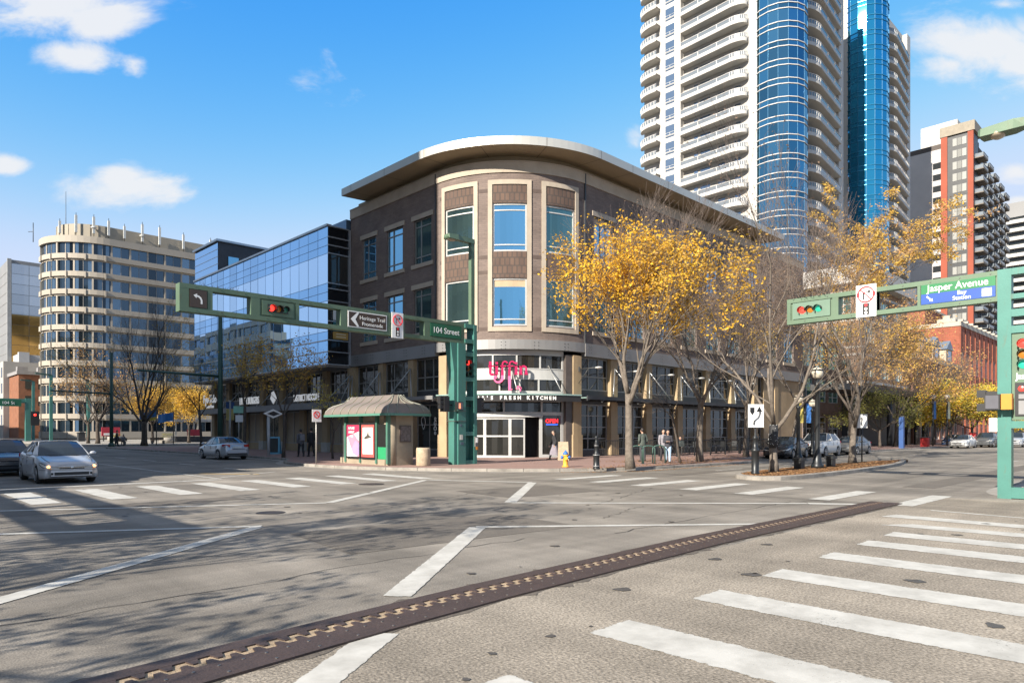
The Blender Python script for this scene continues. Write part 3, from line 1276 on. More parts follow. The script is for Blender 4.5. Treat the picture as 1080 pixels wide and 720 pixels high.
while t < CP.l2 + 26:
    A, B = CP.at(t, OV + 0.004), CP.at(t, -0.6)
    d = CP.tangent(t)
    for s in (-0.02,):
        p = Vector((*A, ZA)) + d * s
        q = Vector((*A, ZB)) + d * s
        mb.poly([p, p + d * 0.03, q + d * 0.03, q])
        p2 = Vector((*A, ZA - 0.006)) + d * s
        q2 = Vector((*B, ZA + 0.108)) + d * s
        mb.poly([p2, p2 + d * 0.04, q2 + d * 0.04, q2])
    t += 3.3 if (t > CP.l1 and t < CP.l2) else 4.2
mb.build('panel_joints', pm('joint_shadow_gap', (0.12, 0.10, 0.08), 0.8), rf)
mb = MB()
mb.poly([(29.5, 31, 18.6), (68, 30, 18.6), (68, 45.5, 18.6), (29.5, 45.5, 18.6)])
mb.build('roof_deck', pm('roof_gravel', (0.2, 0.19, 0.17), 0.95, 0, 0.2, 2), cb)
for a, b in leftw:
    for z0, z1 in rows:
        window_unit(cb, CP, a, b, z0, z1, -0.13, frame_grey, glass_blue if a < 7 else glass_teal, (0.36,), (0.16, 0.84), 0.07)
for i, (a, b) in enumerate(bayw):
    for j, (z0, z1) in enumerate(rows):
        window_unit(cb, CP, a, b, z0, z1, -0.1, frame_white, glass_blue if i == 1 else glass_teal, (), (0.14, 0.86) if j == 0 else (0.14,), 0.1)
bl = MB()
a, b = bayw[1]
strip(bl, CP, a + 0.1, b - 0.1, 10.72, 11.14, -0.128, -0.124)
bl.build('roller_blind', pm('cream_blind', (0.42, 0.31, 0.2), 0.8), cb)
for i, (a, b) in enumerate(rightw[:6]):
    bl = MB()
    z0, z1 = rows[i % 2]
    strip(bl, CP, a + 0.08, b - 0.08, z1 - 0.08 - 0.45 * (1 + i % 3), z1 - 0.08, -0.158, -0.154)
    bl.build('roller_blind', pm('cream_blind', (0.42, 0.31, 0.2)), cb)
# pale roller blind showing behind the head of the lower middle window
for a, b in rightw:
    for z0, z1 in rows:
        window_unit(cb, CP, a, b, z0, z1, -0.13, frame_grey, glass_blue if (a * 7 + z0) % 3 > 1 else glass_teal, (0.36, 0.64), (0.16, 0.84), 0.07)
# grey steel band with rivets
mb = MB()
strip(mb, CP, 0, CP.l1, 6.62, 7.448, -0.3, 0.10)
strip(mb, CP, CP.l1, CP.l2, 6.85, 7.448, -0.3, 0.06)
strip(mb, CP, CP.l2, CP.L, 6.62, 7.448, -0.3, 0.10)
sb = mb.build('steel_band', grey_metal, cb)
mb = MB()
t = 1.0
while t < CP.L - 10:
    for dz in (-0.2, 0, 0.2):
        for ds in (-0.13, 0.13):
            p = Vector((*CP.at(t + ds, 0.1 if not CP.l1 < t < CP.l2 else 0.06), 7.08 + dz))
            n = Vector((CP.tangent(t).y, -CP.tangent(t).x, 0))
            mb.bar(p, p + n * 0.02, 0.05, 0.05)
    t += 2.05
mb.build('rivets', pm('dark_rivet', (0.1, 0.1, 0.1), 0.5, 0.5), sb)
# lower walls
mb = MB()
PIL = [0.25, 3.95, 7.6, 11.0] + [20.45] + [CP.l2 + 3.2 + 4.12 * k for k in range(7)]
for s in PIL:
    hw = 0.36 if s > 20 or s > 10.5 else 0.3
    strip(mb, CP, s - hw, s + hw, 0.13, 6.62, -0.75, -0.03, 0)
    strip(mb, CP, s - hw - 0.06, s + hw + 0.06, 0.13, 1.55, -0.75, 0.02, 0)
build_each(mb, 'stone_pilaster', stone_tan, cb)
mb = MB()
strip(mb, CP, 19.55, 20.09, 0.13, 6.62, -0.75, -0.12, 0)
strip(mb, CP, 11.38, 11.75, 2.4, 6.62, -0.75, -0.12, 0)
build_each(mb, 'granite_pier', pm('dark_granite', (0.075, 0.062, 0.055), 0.4, 0, 0.2, 3), cb)
mb = MB()
strip(mb, CP, 54.5 - 8.0, CP.L, 0.13, 6.62, -0.6, -0.1, 0)
for s in (48.2, 51.2, 53.6):
    pass
mb.build('stone_wall', stone_tan, cb)
# shop windows between pilasters
spans = [(0.55, 3.65), (4.25, 7.3), (7.9, 10.62)] + [(PIL[4 + k] + 0.42, PIL[5 + k] - 0.42) for k in range(7)]
for k, (a, b) in enumerate(spans):
    if b > CP.L:
        continue
    window_unit(cb, CP, a, b, 4.45, 6.6, -0.35, frame_grey, glass_shop, (0.33, 0.67), (0.42,), 0.08, 'transom_window')
    window_unit(cb, CP, a, b, 0.55, 3.55, -0.38, frame_grey, glass_shop, (0.5,) if a < 20 else (0.33, 0.67), (0.55,) if a < 20 else (0.25, 0.5, 0.75), 0.08, 'shop_window')
mb = MB()
for a, b in spans:
    strip(mb, CP, a - 0.1, b + 0.1, 0.13, 0.55, -0.7, -0.25)
    strip(mb, CP, a - 0.1, b + 0.1, 3.55, 4.45, -0.7, -0.32)
build_each(mb, 'spandrel', dark_metal, cb)
# interior backing so that nothing shows through
mb = MB()
strip(mb, CP, 0.05, CP.L - 0.1, 0.05, 6.6, -1.4, -1.2)
mb.build('inner_wall', pm('dim_interior', (0.05, 0.045, 0.04), 0.9), cb)
# canopy of steel and glass along both sides
for nm, a, b in (('side_canopy', 0.0, 11.2), ('side_canopy', 20.3, CP.l2 + 22)):
    mb = MB()
    strip(mb, CP, a, b, 3.86, 3.92, -0.1, 0.95, 1)
    strip(mb, CP, a, b, 3.78, 4.02, 0.95, 1.05, 0)
    t = a + 0.15
    while t < b:
        strip(mb, CP, t - 0.05, t + 0.05, 3.70, 3.858, -0.3, 0.95, 0)
        t += 1.37
    c = mb.build(nm, [grey_metal if a < 5 else dark_metal, glass_green], cb)
    mb = MB()
    for s in PIL:
        if a - 0.3 <= s <= b:
            p0 = Vector((*CP.at(s, 0.0), 6.0))
            for ds in (-1.35, 1.35):
                if CP.l1 < s < 20.5:
                    continue
                mb.tube([p0, Vector((*CP.at(max(a + 0.1, s + ds), 0.9), 4.04))], 0.035, 5)
    if mb.v:
        mb.build('support_rods', pm('galvanised_rod', (0.4, 0.4, 0.39), 0.4, 0.6), c)
# sconce lamps on long arms, right side
for k in range(6):
    s = PIL[4 + k] + 0.1
    t = Vector((*CP.at(s, -0.03), 5.75))
    d = CP.tangent(s)
    n = Vector((d.y, -d.x, 0))
    mb = MB()
    mb.tube([t, t + n * 1.5], 0.03, 6)
    mb.tube([t + Vector((0, 0, -0.9)), t + n * 0.9], 0.02, 6)
    mb.bar(t - Vector((0, 0, 0.15)), t + Vector((0, 0, 0.15)), 0.2, 0.06)
    lp = mb.build('wall_lamp', dark_metal, cb)
    mb = MB()
    mb.sphere(t + n * 1.75 + Vector((0, 0, -0.03)), 0.3, 10, 6, 0, (0.85, 0.85, 0.28))
    mb.build('lamp_shade', frame_white, lp)

# ---- corner entrance
E0, E1, EO = 11.78, 19.55, -0.45
mb = MB()
for z0, z1 in ((2.78, 2.98), (3.62, 3.95), (4.12, 4.3), (5.0, 5.06), (5.66, 5.72), (6.52, 6.85)):
    strip(mb, CP, E0, E1, z0, z1, EO - 0.1, EO + 0.06)
strip(mb, CP, E0, E1, 5.06, 5.66, EO - 0.06, EO + 0.03)
for s in (E0 + 0.06, 13.55, 15.35, 17.9, E1 - 0.06):
    strip(mb, CP, s - 0.06, s + 0.06, 2.98, 3.62, EO - 0.09, EO + 0.05)
for s in (E0 + 0.06, 13.1, 15.05, 16.4, 17.7, E1 - 0.06):
    strip(mb, CP, s - 0.05, s + 0.05, 4.3, 5.0, EO - 0.09, EO + 0.05)
for s in (E0 + 0.06, 13.2, 14.6, 16.2, 17.8, E1 - 0.06):
    strip(mb, CP, s - 0.05, s + 0.05, 5.72, 6.52, EO - 0.09, EO + 0.05)
ent = mb.build('entrance_glazing_frame', frame_white, cb)
mb = MB()
for z0, z1 in ((2.98, 3.62), (4.3, 5.0), (5.72, 6.52)):
    mb = MB()
    sheet(mb, CP, E0, E1, z0, z1, EO - 0.02, 0)
    mb.build('transom_pane', glass_shop, ent)
# doors: three white framed leaves, an open dark doorway, a narrow side light
dspan = [(12.35, 14.05), (14.05, 15.75), (15.75, 16.75)]
for a, b in dspan:
    mb = MB()
    strip(mb, CP, a, b, 0.13, 0.27, EO - 0.05, EO + 0.05)
    strip(mb, CP, a, b, 2.52, 2.66, EO - 0.05, EO + 0.05)
    strip(mb, CP, a, b, 1.42, 1.52, EO - 0.05, EO + 0.045)
    strip(mb, CP, a, a + 0.1, 0.27, 2.52, EO - 0.05, EO + 0.05)
    strip(mb, CP, b - 0.1, b, 0.27, 2.52, EO - 0.05, EO + 0.05)
    d = mb.build('glass_door', frame_white, cb)
    mb = MB()
    sheet(mb, CP, a + 0.1, b - 0.1, 0.27, 2.52, EO, 0)
    mb.build('pane', glass_shop, d)
mb = MB()
strip(mb, CP, E0, 17.95, 2.66, 2.78, EO - 0.05, EO + 0.16)
strip(mb, CP, E0, 12.35, 0.13, 2.66, EO - 0.05, EO + 0.04)
for s in (17.85, 19.45):
    strip(mb, CP, s - 0.1, s + 0.1, 0.13, 2.78, EO - 0.05, EO + 0.05)
strip(mb, CP, 17.95, 19.35, 0.13, 0.32, EO - 0.05, EO + 0.05)
mb.build('door_frame', frame_white, cb)
mb = MB()
sheet(mb, CP, 17.95, 19.35, 0.32, 2.78, EO, 0)
mb.build('side_light', glass_shop, cb)
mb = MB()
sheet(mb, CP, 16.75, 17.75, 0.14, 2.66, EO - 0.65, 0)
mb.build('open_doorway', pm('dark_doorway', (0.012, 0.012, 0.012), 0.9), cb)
# projecting black sign band with the restaurant's line, thin canopy edge above
mb = MB()
strip(mb, CP, E0 - 0.4, E1 + 0.4, 3.98, 4.06, EO, 0.95, 1)
strip(mb, CP, E0 - 0.4, E1 + 0.4, 3.60, 3.975, 0.8, 0.88, 0)
sg = mb.build('sign_band', [pm('black_sign', (0.02, 0.018, 0.018), 0.4), glass_green], cb)
mb = MB()
for s in (13.2, 15.8, 18.4):
    mb.tube([Vector((*CP.at(s, EO), 5.9)), Vector((*CP.at(s + (0.4 if s > 15 else -0.4), 0.75), 4.08))], 0.035, 6)
mb.build('canopy_rod', pm('galvanised_rod', (0.4, 0.4, 0.39)), sg)
letters_w = pm('white_letters', (0.8, 0.8, 0.78), 0.4)
letters_r = pm('red_edge_letters', (0.75, 0.12, 0.14), 0.4)
msg = "INDIA'S FRESH KITCHEN"
n = len(msg)
for i, ch in enumerate(msg):
    if ch == ' ':
        continue
    s = 13.2 + (18.35 - 13.2) * (i + 0.5) / n
    t = CP.tangent(s)
    p = Vector((*CP.at(s, 0.885), 3.79))
    text(ch, 'letter', 0.30, letters_w, p, t, parent=sg, extrude=0.012, bold=0.012)
# tiffin sign with the long curled tails
pink = pm('crimson_letters', (0.42, 0.008, 0.075), 0.35, 0, 0.05)
pink2 = pm('pink_letters', (0.80, 0.13, 0.28), 0.35, 0, 0.05)
tc_ = CP.tangent(BC - 0.02)
tn_ = Vector((tc_.y, -tc_.x, 0))
bp0 = Vector((*CP.at(BC - 0.02, 0.0), 0)) + tn_ * -0.05
sgn = MB()
XO, YO = -0.30, 5.28


def sp(x, z):
    return bp0 + tc_ * (x * 0.93 + XO) + Vector((0, 0, YO + z * 0.88))


def stroke(pts, w, m, mbx, ends=True):
    """flat letter stroke with per-point width, thickened"""
    P2 = [Vector(p) for p in pts]
    k = len(P2)
    ws = w if hasattr(w, '__len__') else [w] * k
    Lp, Rp = [], []
    for i in range(k):
        d = (P2[min(i + 1, k - 1)] - P2[max(i - 1, 0)]).normalized()
        nn = Vector((-d.y, d.x))
        Lp.append(P2[i] + nn * ws[i] / 2)
        Rp.append(P2[i] - nn * ws[i] / 2)
    for i in range(k - 1):
        a, b, c, d = sp(*Lp[i]), sp(*Lp[i + 1]), sp(*Rp[i + 1]), sp(*Rp[i])
        mbx.slab([a, d, c, b], -tn_ * 0.1, m)


def arcpts(cx, cy, rx, ry, a0, a1, n=12):
    return [(cx + rx * math.cos(math.radians(a0 + (a1 - a0) * i / n)), cy + ry * math.sin(math.radians(a0 + (a1 - a0) * i / n))) for i in range(n + 1)]


XH = 0.62                      # x height
# t
stroke([(-0.95, 0.92), (-0.95, 0.12)] + arcpts(-0.83, 0.12, 0.12, 0.12, 180, 330, 8), 0.17, 0, sgn)
stroke([(-1.08, 0.60), (-0.70, 0.60)], 0.09, 0, sgn)
# i
stroke([(-0.52, 0.62), (-0.52, 0.0)], 0.17, 0, sgn)
stroke([(-0.64, 0.02), (-0.40, 0.02)], 0.07, 0, sgn)
stroke([(-0.64, 0.58), (-0.5, 0.58)], 0.07, 0, sgn)
stroke([(-0.60, 0.80), (-0.44, 0.80)], 0.16, 0, sgn)
# first f: hook on top, stem, tail curling left
stroke(arcpts(0.03, 0.72, 0.17, 0.2, 20, 180, 10) + [(-0.14, 0.1), (-0.14, -0.05)], [0.1] * 11 + [0.17, 0.17], 0, sgn)
stroke([(-0.28, 0.60), (0.10, 0.60)], 0.08, 0, sgn)
stroke([(-0.14, -0.05), (-0.14, -0.22)] + arcpts(-0.42, -0.24, 0.28, 0.3, 0, -190, 16), [0.17, 0.17] + [0.17 - 0.006 * i for i in range(17)], 1, sgn)
stroke(arcpts(-0.62, -0.18, 0.07, 0.07, 0, 360, 10), 0.09, 1, sgn)
# second f: hook, long straight tail
stroke(arcpts(0.50, 0.72, 0.17, 0.2, 20, 180, 10) + [(0.33, 0.1), (0.33, -0.1)], [0.1] * 11 + [0.17, 0.17], 0, sgn)
stroke([(0.18, 0.60), (0.60, 0.60)], 0.08, 0, sgn)
stroke([(0.33, -0.1), (0.34, -1.12)], [0.19, 0.17], 1, sgn)
stroke([(0.33, -1.10), (0.52, -1.02)], 0.06, 1, sgn)
# i
stroke([(0.77, 0.62), (0.77, 0.0)], 0.17, 0, sgn)
stroke([(0.65, 0.02), (0.89, 0.02)], 0.07, 0, sgn)
stroke([(0.65, 0.58), (0.79, 0.58)], 0.07, 0, sgn)
stroke([(0.69, 0.80), (0.85, 0.80)], 0.16, 0, sgn)
# n
stroke([(1.08, 0.62), (1.08, 0.0)], 0.17, 0, sgn)
stroke([(0.97, 0.58), (1.1, 0.58)], 0.07, 0, sgn)
stroke(arcpts(1.26, 0.42, 0.18, 0.17, 150, 0, 8) + [(1.44, 0.0)], [0.12] * 9 + [0.17], 0, sgn)
stroke([(0.96, 0.02), (1.2, 0.02)], 0.07, 0, sgn)
stroke([(1.32, 0.02), (1.56, 0.02)], 0.07, 0, sgn)
# little curl at the foot
stroke(arcpts(0.93, -1.0, 0.15, 0.15, 200, -60, 14), [0.07 + 0.005 * i for i in range(15)], 1, sgn)
stroke(arcpts(0.86, -0.96, 0.05, 0.05, 0, 360, 10), 0.08, 1, sgn)
sgo = sgn.build('restaurant_name_sign', [pink, pink2], cb)
mb = MB()
for x in (-0.9, 0.33, 1.1):
    mb.tube([sp(x, 0.45) - tn_ * 0.1, sp(x, 0.45) - tn_ * 0.45], 0.025, 5)
mb.build('bracket', frame_grey, sgo)
p = Vector((*CP.at(18.65, EO + 0.05), 2.42))
text('OPEN', 'open_sign', 0.34, pm('red_neon', (0.8, 0.02, 0.03), 0.4, emit=(1, 0.03, 0.04), estr=0.9), p, CP.tangent(18.65), parent=cb, extrude=0.01, bold=0.012)
p = Vector((*CP.at(18.65, EO + 0.05), 2.2))
mb = MB()
mb.bar(p - CP.tangent(18.65) * 0.4, p + CP.tangent(18.65) * 0.4, 0.03, 0.05)
mb.build('neon_underline', pm('blue_neon', (0.03, 0.08, 0.8), 0.4, emit=(0.05, 0.15, 1), estr=0.9), cb)
# white decal on the ground-floor window at the left of the corner: harp outline and lettering
for z, ch in ((2.62, 'o'), (2.3, 'G'), (1.95, 'O'), (1.68, 'o')):
    text(ch, 'window_lettering', 0.42, letters_w, Vector((*CP.at(9.9, -0.33), z)), CP.tangent(9.9), parent=cb, extrude=0.004, bold=0.01)
mb = MB()
q0 = Vector((*CP.at(8.62, -0.335), 2.35))
tt = CP.tangent(8.6)
hp = [(-0.2, 0.3), (0.0, 0.42), (0.16, 0.3), (0.22, 0.0), (0.1, -0.35), (0.0, -0.45), (-0.1, -0.25), (-0.22, 0.05), (-0.2, 0.3)]
for a, b in zip(hp, hp[1:]):
    mb.bar(q0 + tt * a[0] + Vector((0, 0, a[1])), q0 + tt * b[0] + Vector((0, 0, b[1])), 0.035, 0.012)
mb.build('harp_decal', letters_w, cb)
# ================================================================ blue glass building
gb = thing('glass_building', 'blue glass curtain-wall building overhanging a row of restaurant fronts', 'building', (30, 58, 0))
gl_vis = glass_mat('curtain_vision_glass', (0.46, 0.67, 0.90), 0.95, 0.015, 0.12, 0.06, 0.25)
gl_spa = glass_mat('curtain_spandrel_glass', (0.25, 0.49, 0.78), 0.92, 0.03, 0.14, 0.06, 0.25)
gl_blk = glass_mat('black_spandrel_glass', (0.02, 0.022, 0.025), 0.5, 0.08, 0.2)
mull = pm('mullion_dark', (0.19, 0.31, 0.45), 0.4, 0.6, 0.1, 1)
mull_l = pm('mullion_silver', (0.42, 0.44, 0.46), 0.35, 0.6, 0.1, 1)
XG, Y0, Y1 = 25.6, 45.62, 72.4
zr = [6.72, 7.65, 8.5, 9.15, 11.4, 12.05, 12.7, 14.9, 15.5, 16.1, 16.9]
vis = {3, 6}
NP = 18
random.seed(3)
pw = (Y1 - Y0) / NP
for j in range(len(zr) - 1):
    mb = MB()
    for i in range(NP):
        a, b = Y0 + pw * i, Y0 + pw * (i + 1)
        t0, t1 = rnd(-0.004, 0.004), rnd(-0.004, 0.004)
        x0, x1, x2, x3 = XG + t0 + t1, XG - t0 + t1, XG - t0 - t1, XG + t0 - t1
        mb.poly([(x0, b, zr[j]), (x1, a, zr[j]), (x2, a, zr[j + 1]), (x3, b, zr[j + 1])])
    mb.build('vision_glass_row' if j in vis else 'spandrel_glass_row', gl_vis if j in vis else gl_spa, gb)
mb = MB()
for i in range(NP + 1):
    y = Y0 + pw * i
    mb.box(XG - 0.012, XG + 0.1, y - 0.011, y + 0.011, zr[0], zr[-1])
for j, z in enumerate(zr):
    mb.box(XG - (0.05 if j in (0, 1, 2) else 0.015), XG + 0.1, Y0, Y1, z - (0.016 if j > 2 else 0.04), z + (0.016 if j > 2 else 0.04), 0 if j > 2 else 1)
mb.box(XG - 0.12, XG + 0.3, Y0 - 0.02, Y1, 16.9, 17.05, 1)
mb.build('curtain_wall_mullions', [mull, mull_l], gb)
# end wall facing the corner: black panels and one clear pane
mb = MB()
zz = [6.72, 8.3, 9.5, 11.0, 12.7, 13.8, 14.9, 15.9, 16.9]
zz = [6.72, 7.65, 8.5, 9.9, 11.4, 12.3, 12.7, 14.9, 15.5, 16.1, 16.9]
for j in range(len(zz) - 1):
    mb.poly([(XG, 45.6, zz[j]), (27.49, 45.6, zz[j]), (27.49, 45.6, zz[j + 1]), (XG, 45.6, zz[j + 1])], 1 if j in (2, 3, 6) else 0)
mb.build('end_wall', [gl_blk, glass_shop], gb)
mb = MB()
for z in zz:
    mb.box(XG - 0.03, 27.3, 45.5, 45.6, z - 0.04, z + 0.04)
mb.box(27.3, 27.45, 45.48, 45.6, 6.72, 16.9)
mb.build('end_wall_mullions', mull_l, gb)
mb = MB()
mb.box(25.95, 27.2, 45.46, 45.52, 9.2, 9.85, 0)
mb.box(25.95, 27.2, 45.46, 45.52, 8.6, 9.15, 1)
mb.box(25.95, 27.2, 45.46, 45.52, 10.0, 10.75, 2)
for z in (8.75, 8.95):
    mb.box(26.2, 27.0, 45.445, 45.46, z, z + 0.07, 3)
for z in (10.25, 10.5):
    mb.box(26.2, 26.9, 45.445, 45.46, z, z + 0.1, 0)
mb.build('leasing_sign', [pm('teal_board', (0.03, 0.14, 0.15), 0.5), pm('gold_board', (0.4, 0.24, 0.06), 0.5), pm('pale_board', (0.6, 0.62, 0.6), 0.5), pm('cream_board', (0.7, 0.6, 0.4), 0.5)], gb)
# body, soffit, roof tier, brick link
mb = MB()
mb.box(XG + 0.12, 46, 45.7, Y1 - 0.02, 6.7, 16.85, 0)
mb.box(XG + 0.02, 27.8, 45.66, Y1 - 0.02, 6.55, 6.70, 1)
mb.build('building_core', [dark_metal, pm('grey_soffit', (0.25, 0.24, 0.23), 0.7)], gb)
mb = MB()
mb.box(27.2, 46, 45.75, 66, 16.9, 17.75)
mb.build('parapet_screen', pm('blue_grey_cladding', (0.10, 0.17, 0.26), 0.35, 0.6, 0.1, 0.8), gb)
mb = MB()
mb.box(XG + 0.1, 38, 66.4, Y1, 16.9, 19.9, 0)
mb.build('rooftop_house', pm('dark_slate_cladding', (0.06, 0.058, 0.062), 0.7, 0, 0.15, 1.5), gb)
mb = MB()
mb.box(XG + 0.05, XG + 0.1, 66.5, Y1 - 0.05, 17.1, 19.8, 0)
for k in range(1, 4):
    mb.box(XG + 0.03, XG + 0.05, 66.4, Y1, 17.05 + 0.7 * k, 17.1 + 0.7 * k, 1)
mb.box(XG - 0.15, 38.2, 66.2, Y1 + 0.1, 19.9, 20.1, 1)
mb.build('rooftop_glazing', [gl_spa, mull_l], gb)
mb = MB()
mb.box(26.6, 27.6, 66.3, 66.4, 17.2, 18.6, 0)
mb.build('rooftop_window', glass_blue, gb)
# ground floor: stone piers, shop fronts, canopy with signs
mb = MB()
NB = 7
bw = (Y1 - 45.62) / NB
for i in range(NB + 1):
    y = 45.62 + bw * i
    mb.box(27.45, 28.2, y - 0.38, y + 0.38, 0.13, 6.55, 0)
    mb.box(27.38, 28.2, y - 0.45, y + 0.45, 0.13, 0.9, 1)
build_each(mb, 'pier', [stone_tan, pm('pale_pier_base', (0.36, 0.34, 0.31), 0.8)], gb)
GP = LPath(27.75, 40, 0.001, Y1, 30)
blind = pm('drawn_blind', (0.30, 0.24, 0.17), 0.85, 0, 0.15, 0.6)
random.seed(5)
for i in range(NB):
    a = Y1 - (45.62 + bw * (i + 1)) + 0.42
    b = Y1 - (45.62 + bw * i) - 0.42
    window_unit(gb, GP, a, b, 4.7, 6.5, 0.0, frame_grey, glass_shop, (0.25, 0.5, 0.75), (0.45,), 0.08, 'transom_window')
    window_unit(gb, GP, a, b, 0.75, 3.45, 0.0, frame_grey, blind if i in (0, 1, 2, 4) else glass_shop, (0.5,), (), 0.08, 'shop_window')
mb = MB()
mb.box(27.7, 28.4, 45.62, Y1, 0.13, 0.75, 1)
mb.box(27.7, 28.4, 45.62, Y1, 3.45, 4.7, 0)
mb.box(28.3, 28.5, 45.62, Y1, 0.13, 6.55, 0)
mb.build('shop_spandrel', [dark_metal, stone_tan], gb)
mb = MB()
mb.box(26.2, 27.72, 45.7, Y1 + 0.6, 3.55, 3.95, 0)
mb.box(26.15, 26.2, 45.7, Y1 + 0.6, 3.5, 4.0, 0)
cn = mb.build('canopy', pm('canopy_grey', (0.16, 0.16, 0.165), 0.5, 0.3, 0.1, 1), gb)
mb = MB()
for i in range(NB):
    y = 45.62 + bw * i
    for s in (-1, 1):
        mb.tube([(27.45, y, 6.0), (26.3, y + s * 1.6, 4.0)], 0.035, 5)
mb.build('support_rods', pm('galvanised_rod', (0.4, 0.4, 0.39)), cn)


def yof(px, X):
    r = (px - 540) / F
    return (RT[0] * X - r * FW[0] * X) / (-RT[1] + r * FW[1])


sign_w = pm('white_sign_letters', (0.75, 0.75, 0.74), 0.45, emit=(1, 1, 1), estr=0.12)
text('DISTRICT NOODLE', 'noodle_sign', 0.78, sign_w, (26.22, yof(322.5, 26.2), 4.42), (0, -1, 0), parent=gb, extrude=0.03, wscale=0.62)
text('LINE X BURGERS', 'burger_sign', 0.92, sign_w, (26.22, yof(262.5, 26.2), 4.5), (0, -1, 0), parent=gb, extrude=0.03, wscale=0.60)
text('Fyu-Kdo', 'restaurant_sign', 1.15, sign_w, (26.22, yof(221, 26.2), 4.95), (0, -1, 0), parent=gb, extrude=0.03, wscale=0.85)
text('bower & co', 'restaurant_subtitle', 0.5, sign_w, (26.22, yof(221, 26.2), 4.25), (0, -1, 0), parent=gb, extrude=0.03, wscale=0.85)
mb = MB()
y = yof(288, 26.2)
mb.slab([(26.2, y + 0.55, 4.55), (26.2, y, 4.1), (26.2, y - 0.55, 4.55), (26.2, y - 0.2, 5.2), (26.2, y + 0.3, 5.1)], (0.06, 0, 0), 0)
mb.build('bowl_emblem', sign_w, gb)

# ================================================================ beige banded office beyond the plaza
bo = thing('office_building', 'beige office block with a rounded end, banded windows and roof antennas', 'building', (45, 175, 0))
OP = LPath(29.6, 160.0, 10.0, 171.0, 95)
o_beige = pm('beige_precast', (0.335, 0.297, 0.245), 0.8, 0, 0.08, 0.15, 0.1, 20)
o_glass = glass_mat('office_glass', (0.10, 0.155, 0.21), 0.8, 0.05, 0.9, 0.1, 0.1)
pitch = 3.62
ztop = 41.6
random.seed(8)
for k in range(11):
    zt = ztop - 1.35 - pitch * k          # head of the window row
    mb = MB()
    zb0, zb1 = zt - 2.27 - 1.35, zt - 2.27
    if k == 10:
        zb0 = 0
    strip(mb, OP, 0, OP.L, zb0 + 0.35, zb1 - 0.0, -0.6, 0.35, 0, 1.2)
    strip(mb, OP, 0, OP.L, zb0, zb0 + 0.35, -0.6, -0.05, 0, 1.2)
    if k == 0:
        strip(mb, OP, 0, OP.L, zt, ztop, -0.6, 0.35, 0, 1.2)
    mb.build('spandrel_band', o_beige, bo)
    mb = MB()
    for i in range(60):
        a = i * 1.72
        if a + 1.72 > OP.L:
            break
        sheet(mb, OP, a, a + 1.72, zb1, zt, -0.2, 0, 0.9)
    wb = mb.build('window_band', o_glass, bo)
    mb = MB()
    for i in range(31):
        t = i * 3.44
        if t < OP.L - 0.2:
            strip(mb, OP, max(0, t - 0.16), t + 0.16, zb1 + 0.005, zt - 0.005, -0.3, 0.12 if i % 2 == 0 else -0.1, 0, 1.2)
            strip(mb, OP, t + 1.68, t + 1.76, zb1 + 0.005, zt - 0.005, -0.3, -0.12, 1, 1.2)
    mb.build('mullion', [o_beige, frame_grey], wb)
mb = MB()
for i in range(0, 26):
    t = OP.l1 + 1.2 + i * 3.44
    if t < OP.l2 + 2:
        for k in range(11):
            z = ztop - 1.35 - pitch * k - 2.27
            strip(mb, OP, t - 0.12, t + 0.12, z - 1.25, z - 0.02, 0.1, 0.55)
build_each(mb, 'bracket_fin', o_beige, bo)
OPi = LPath(32.4, 163.5, 7.4, 171.5, 92)
mb = MB()
strip(mb, OPi, 0, OPi.L, 40.5, 45.0, -0.5, 0, 0, 1.5)
for i in range(9):
    strip(mb, OPi, OPi.l1 + i * 1.45, OPi.l1 + 0.12 + i * 1.45, 41.5, 44.95, 0, 0.08, 0)
mb.build('penthouse_screen', pm('penthouse_tan', (0.30, 0.265, 0.21), 0.8, 0, 0.08, 0.2), bo)
mb = MB()
mb.poly([(36, 161, 41.5), (95, 161, 41.5), (95, 210, 41.5), (36, 210, 41.5)])
mb.build('roof_deck', pm('roof_gravel', (0.2, 0.19, 0.17)), bo)
random.seed(21)
ant_w = pm('antenna_white', (0.55, 0.55, 0.52), 0.5)
for i, t in enumerate((3.0, 6.5, 9.5, 12.0, 15.0, 18.5, 22.0, 27.0, 33.0)):
    s = OPi.l1 + t
    p = Vector((*OPi.at(s, 0.7), 42.3))
    mb = MB()
    h = rnd(2.2, 4.2)
    mb.box(p.x - 0.22, p.x + 0.22, p.y - 0.15, p.y + 0.15, 43.0, 43.0 + h, 0)
    mb.tube([p, p + Vector((0, 0, h + 1.2))], 0.06, 5, 1)
    if i in (2, 5, 8):
        mb.lathe([(0.02, 0), (0.5, 0.12), (0.6, 0.3)], p.x, p.y, 12, 0, True, 44)
    mb.build('antenna', [ant_w, dark_metal], bo)
mb = MB()
mb.tube([(33.5, 168, 41), (33.5, 168, 52)], [0.08, 0.04], 5)
mb.tube([(28.3, 171, 41), (28.3, 171, 45)], 0.08, 5)
mb.tube([(28.3, 171, 43.2), (27.6, 172, 43.2)], 0.06, 5)
mb.build('mast', dark_metal, bo)
mb = MB()
mb.poly([(29.8, 170.9, 0), (29.8, 170.9, 41.5), (60, 205, 41.5), (60, 205, 0)])
strip(mb, OP, 0, OP.L, 0, 1.4, -1.5, -0.3, 0, 1.2)
mb.build('base_wall', o_beige, bo)

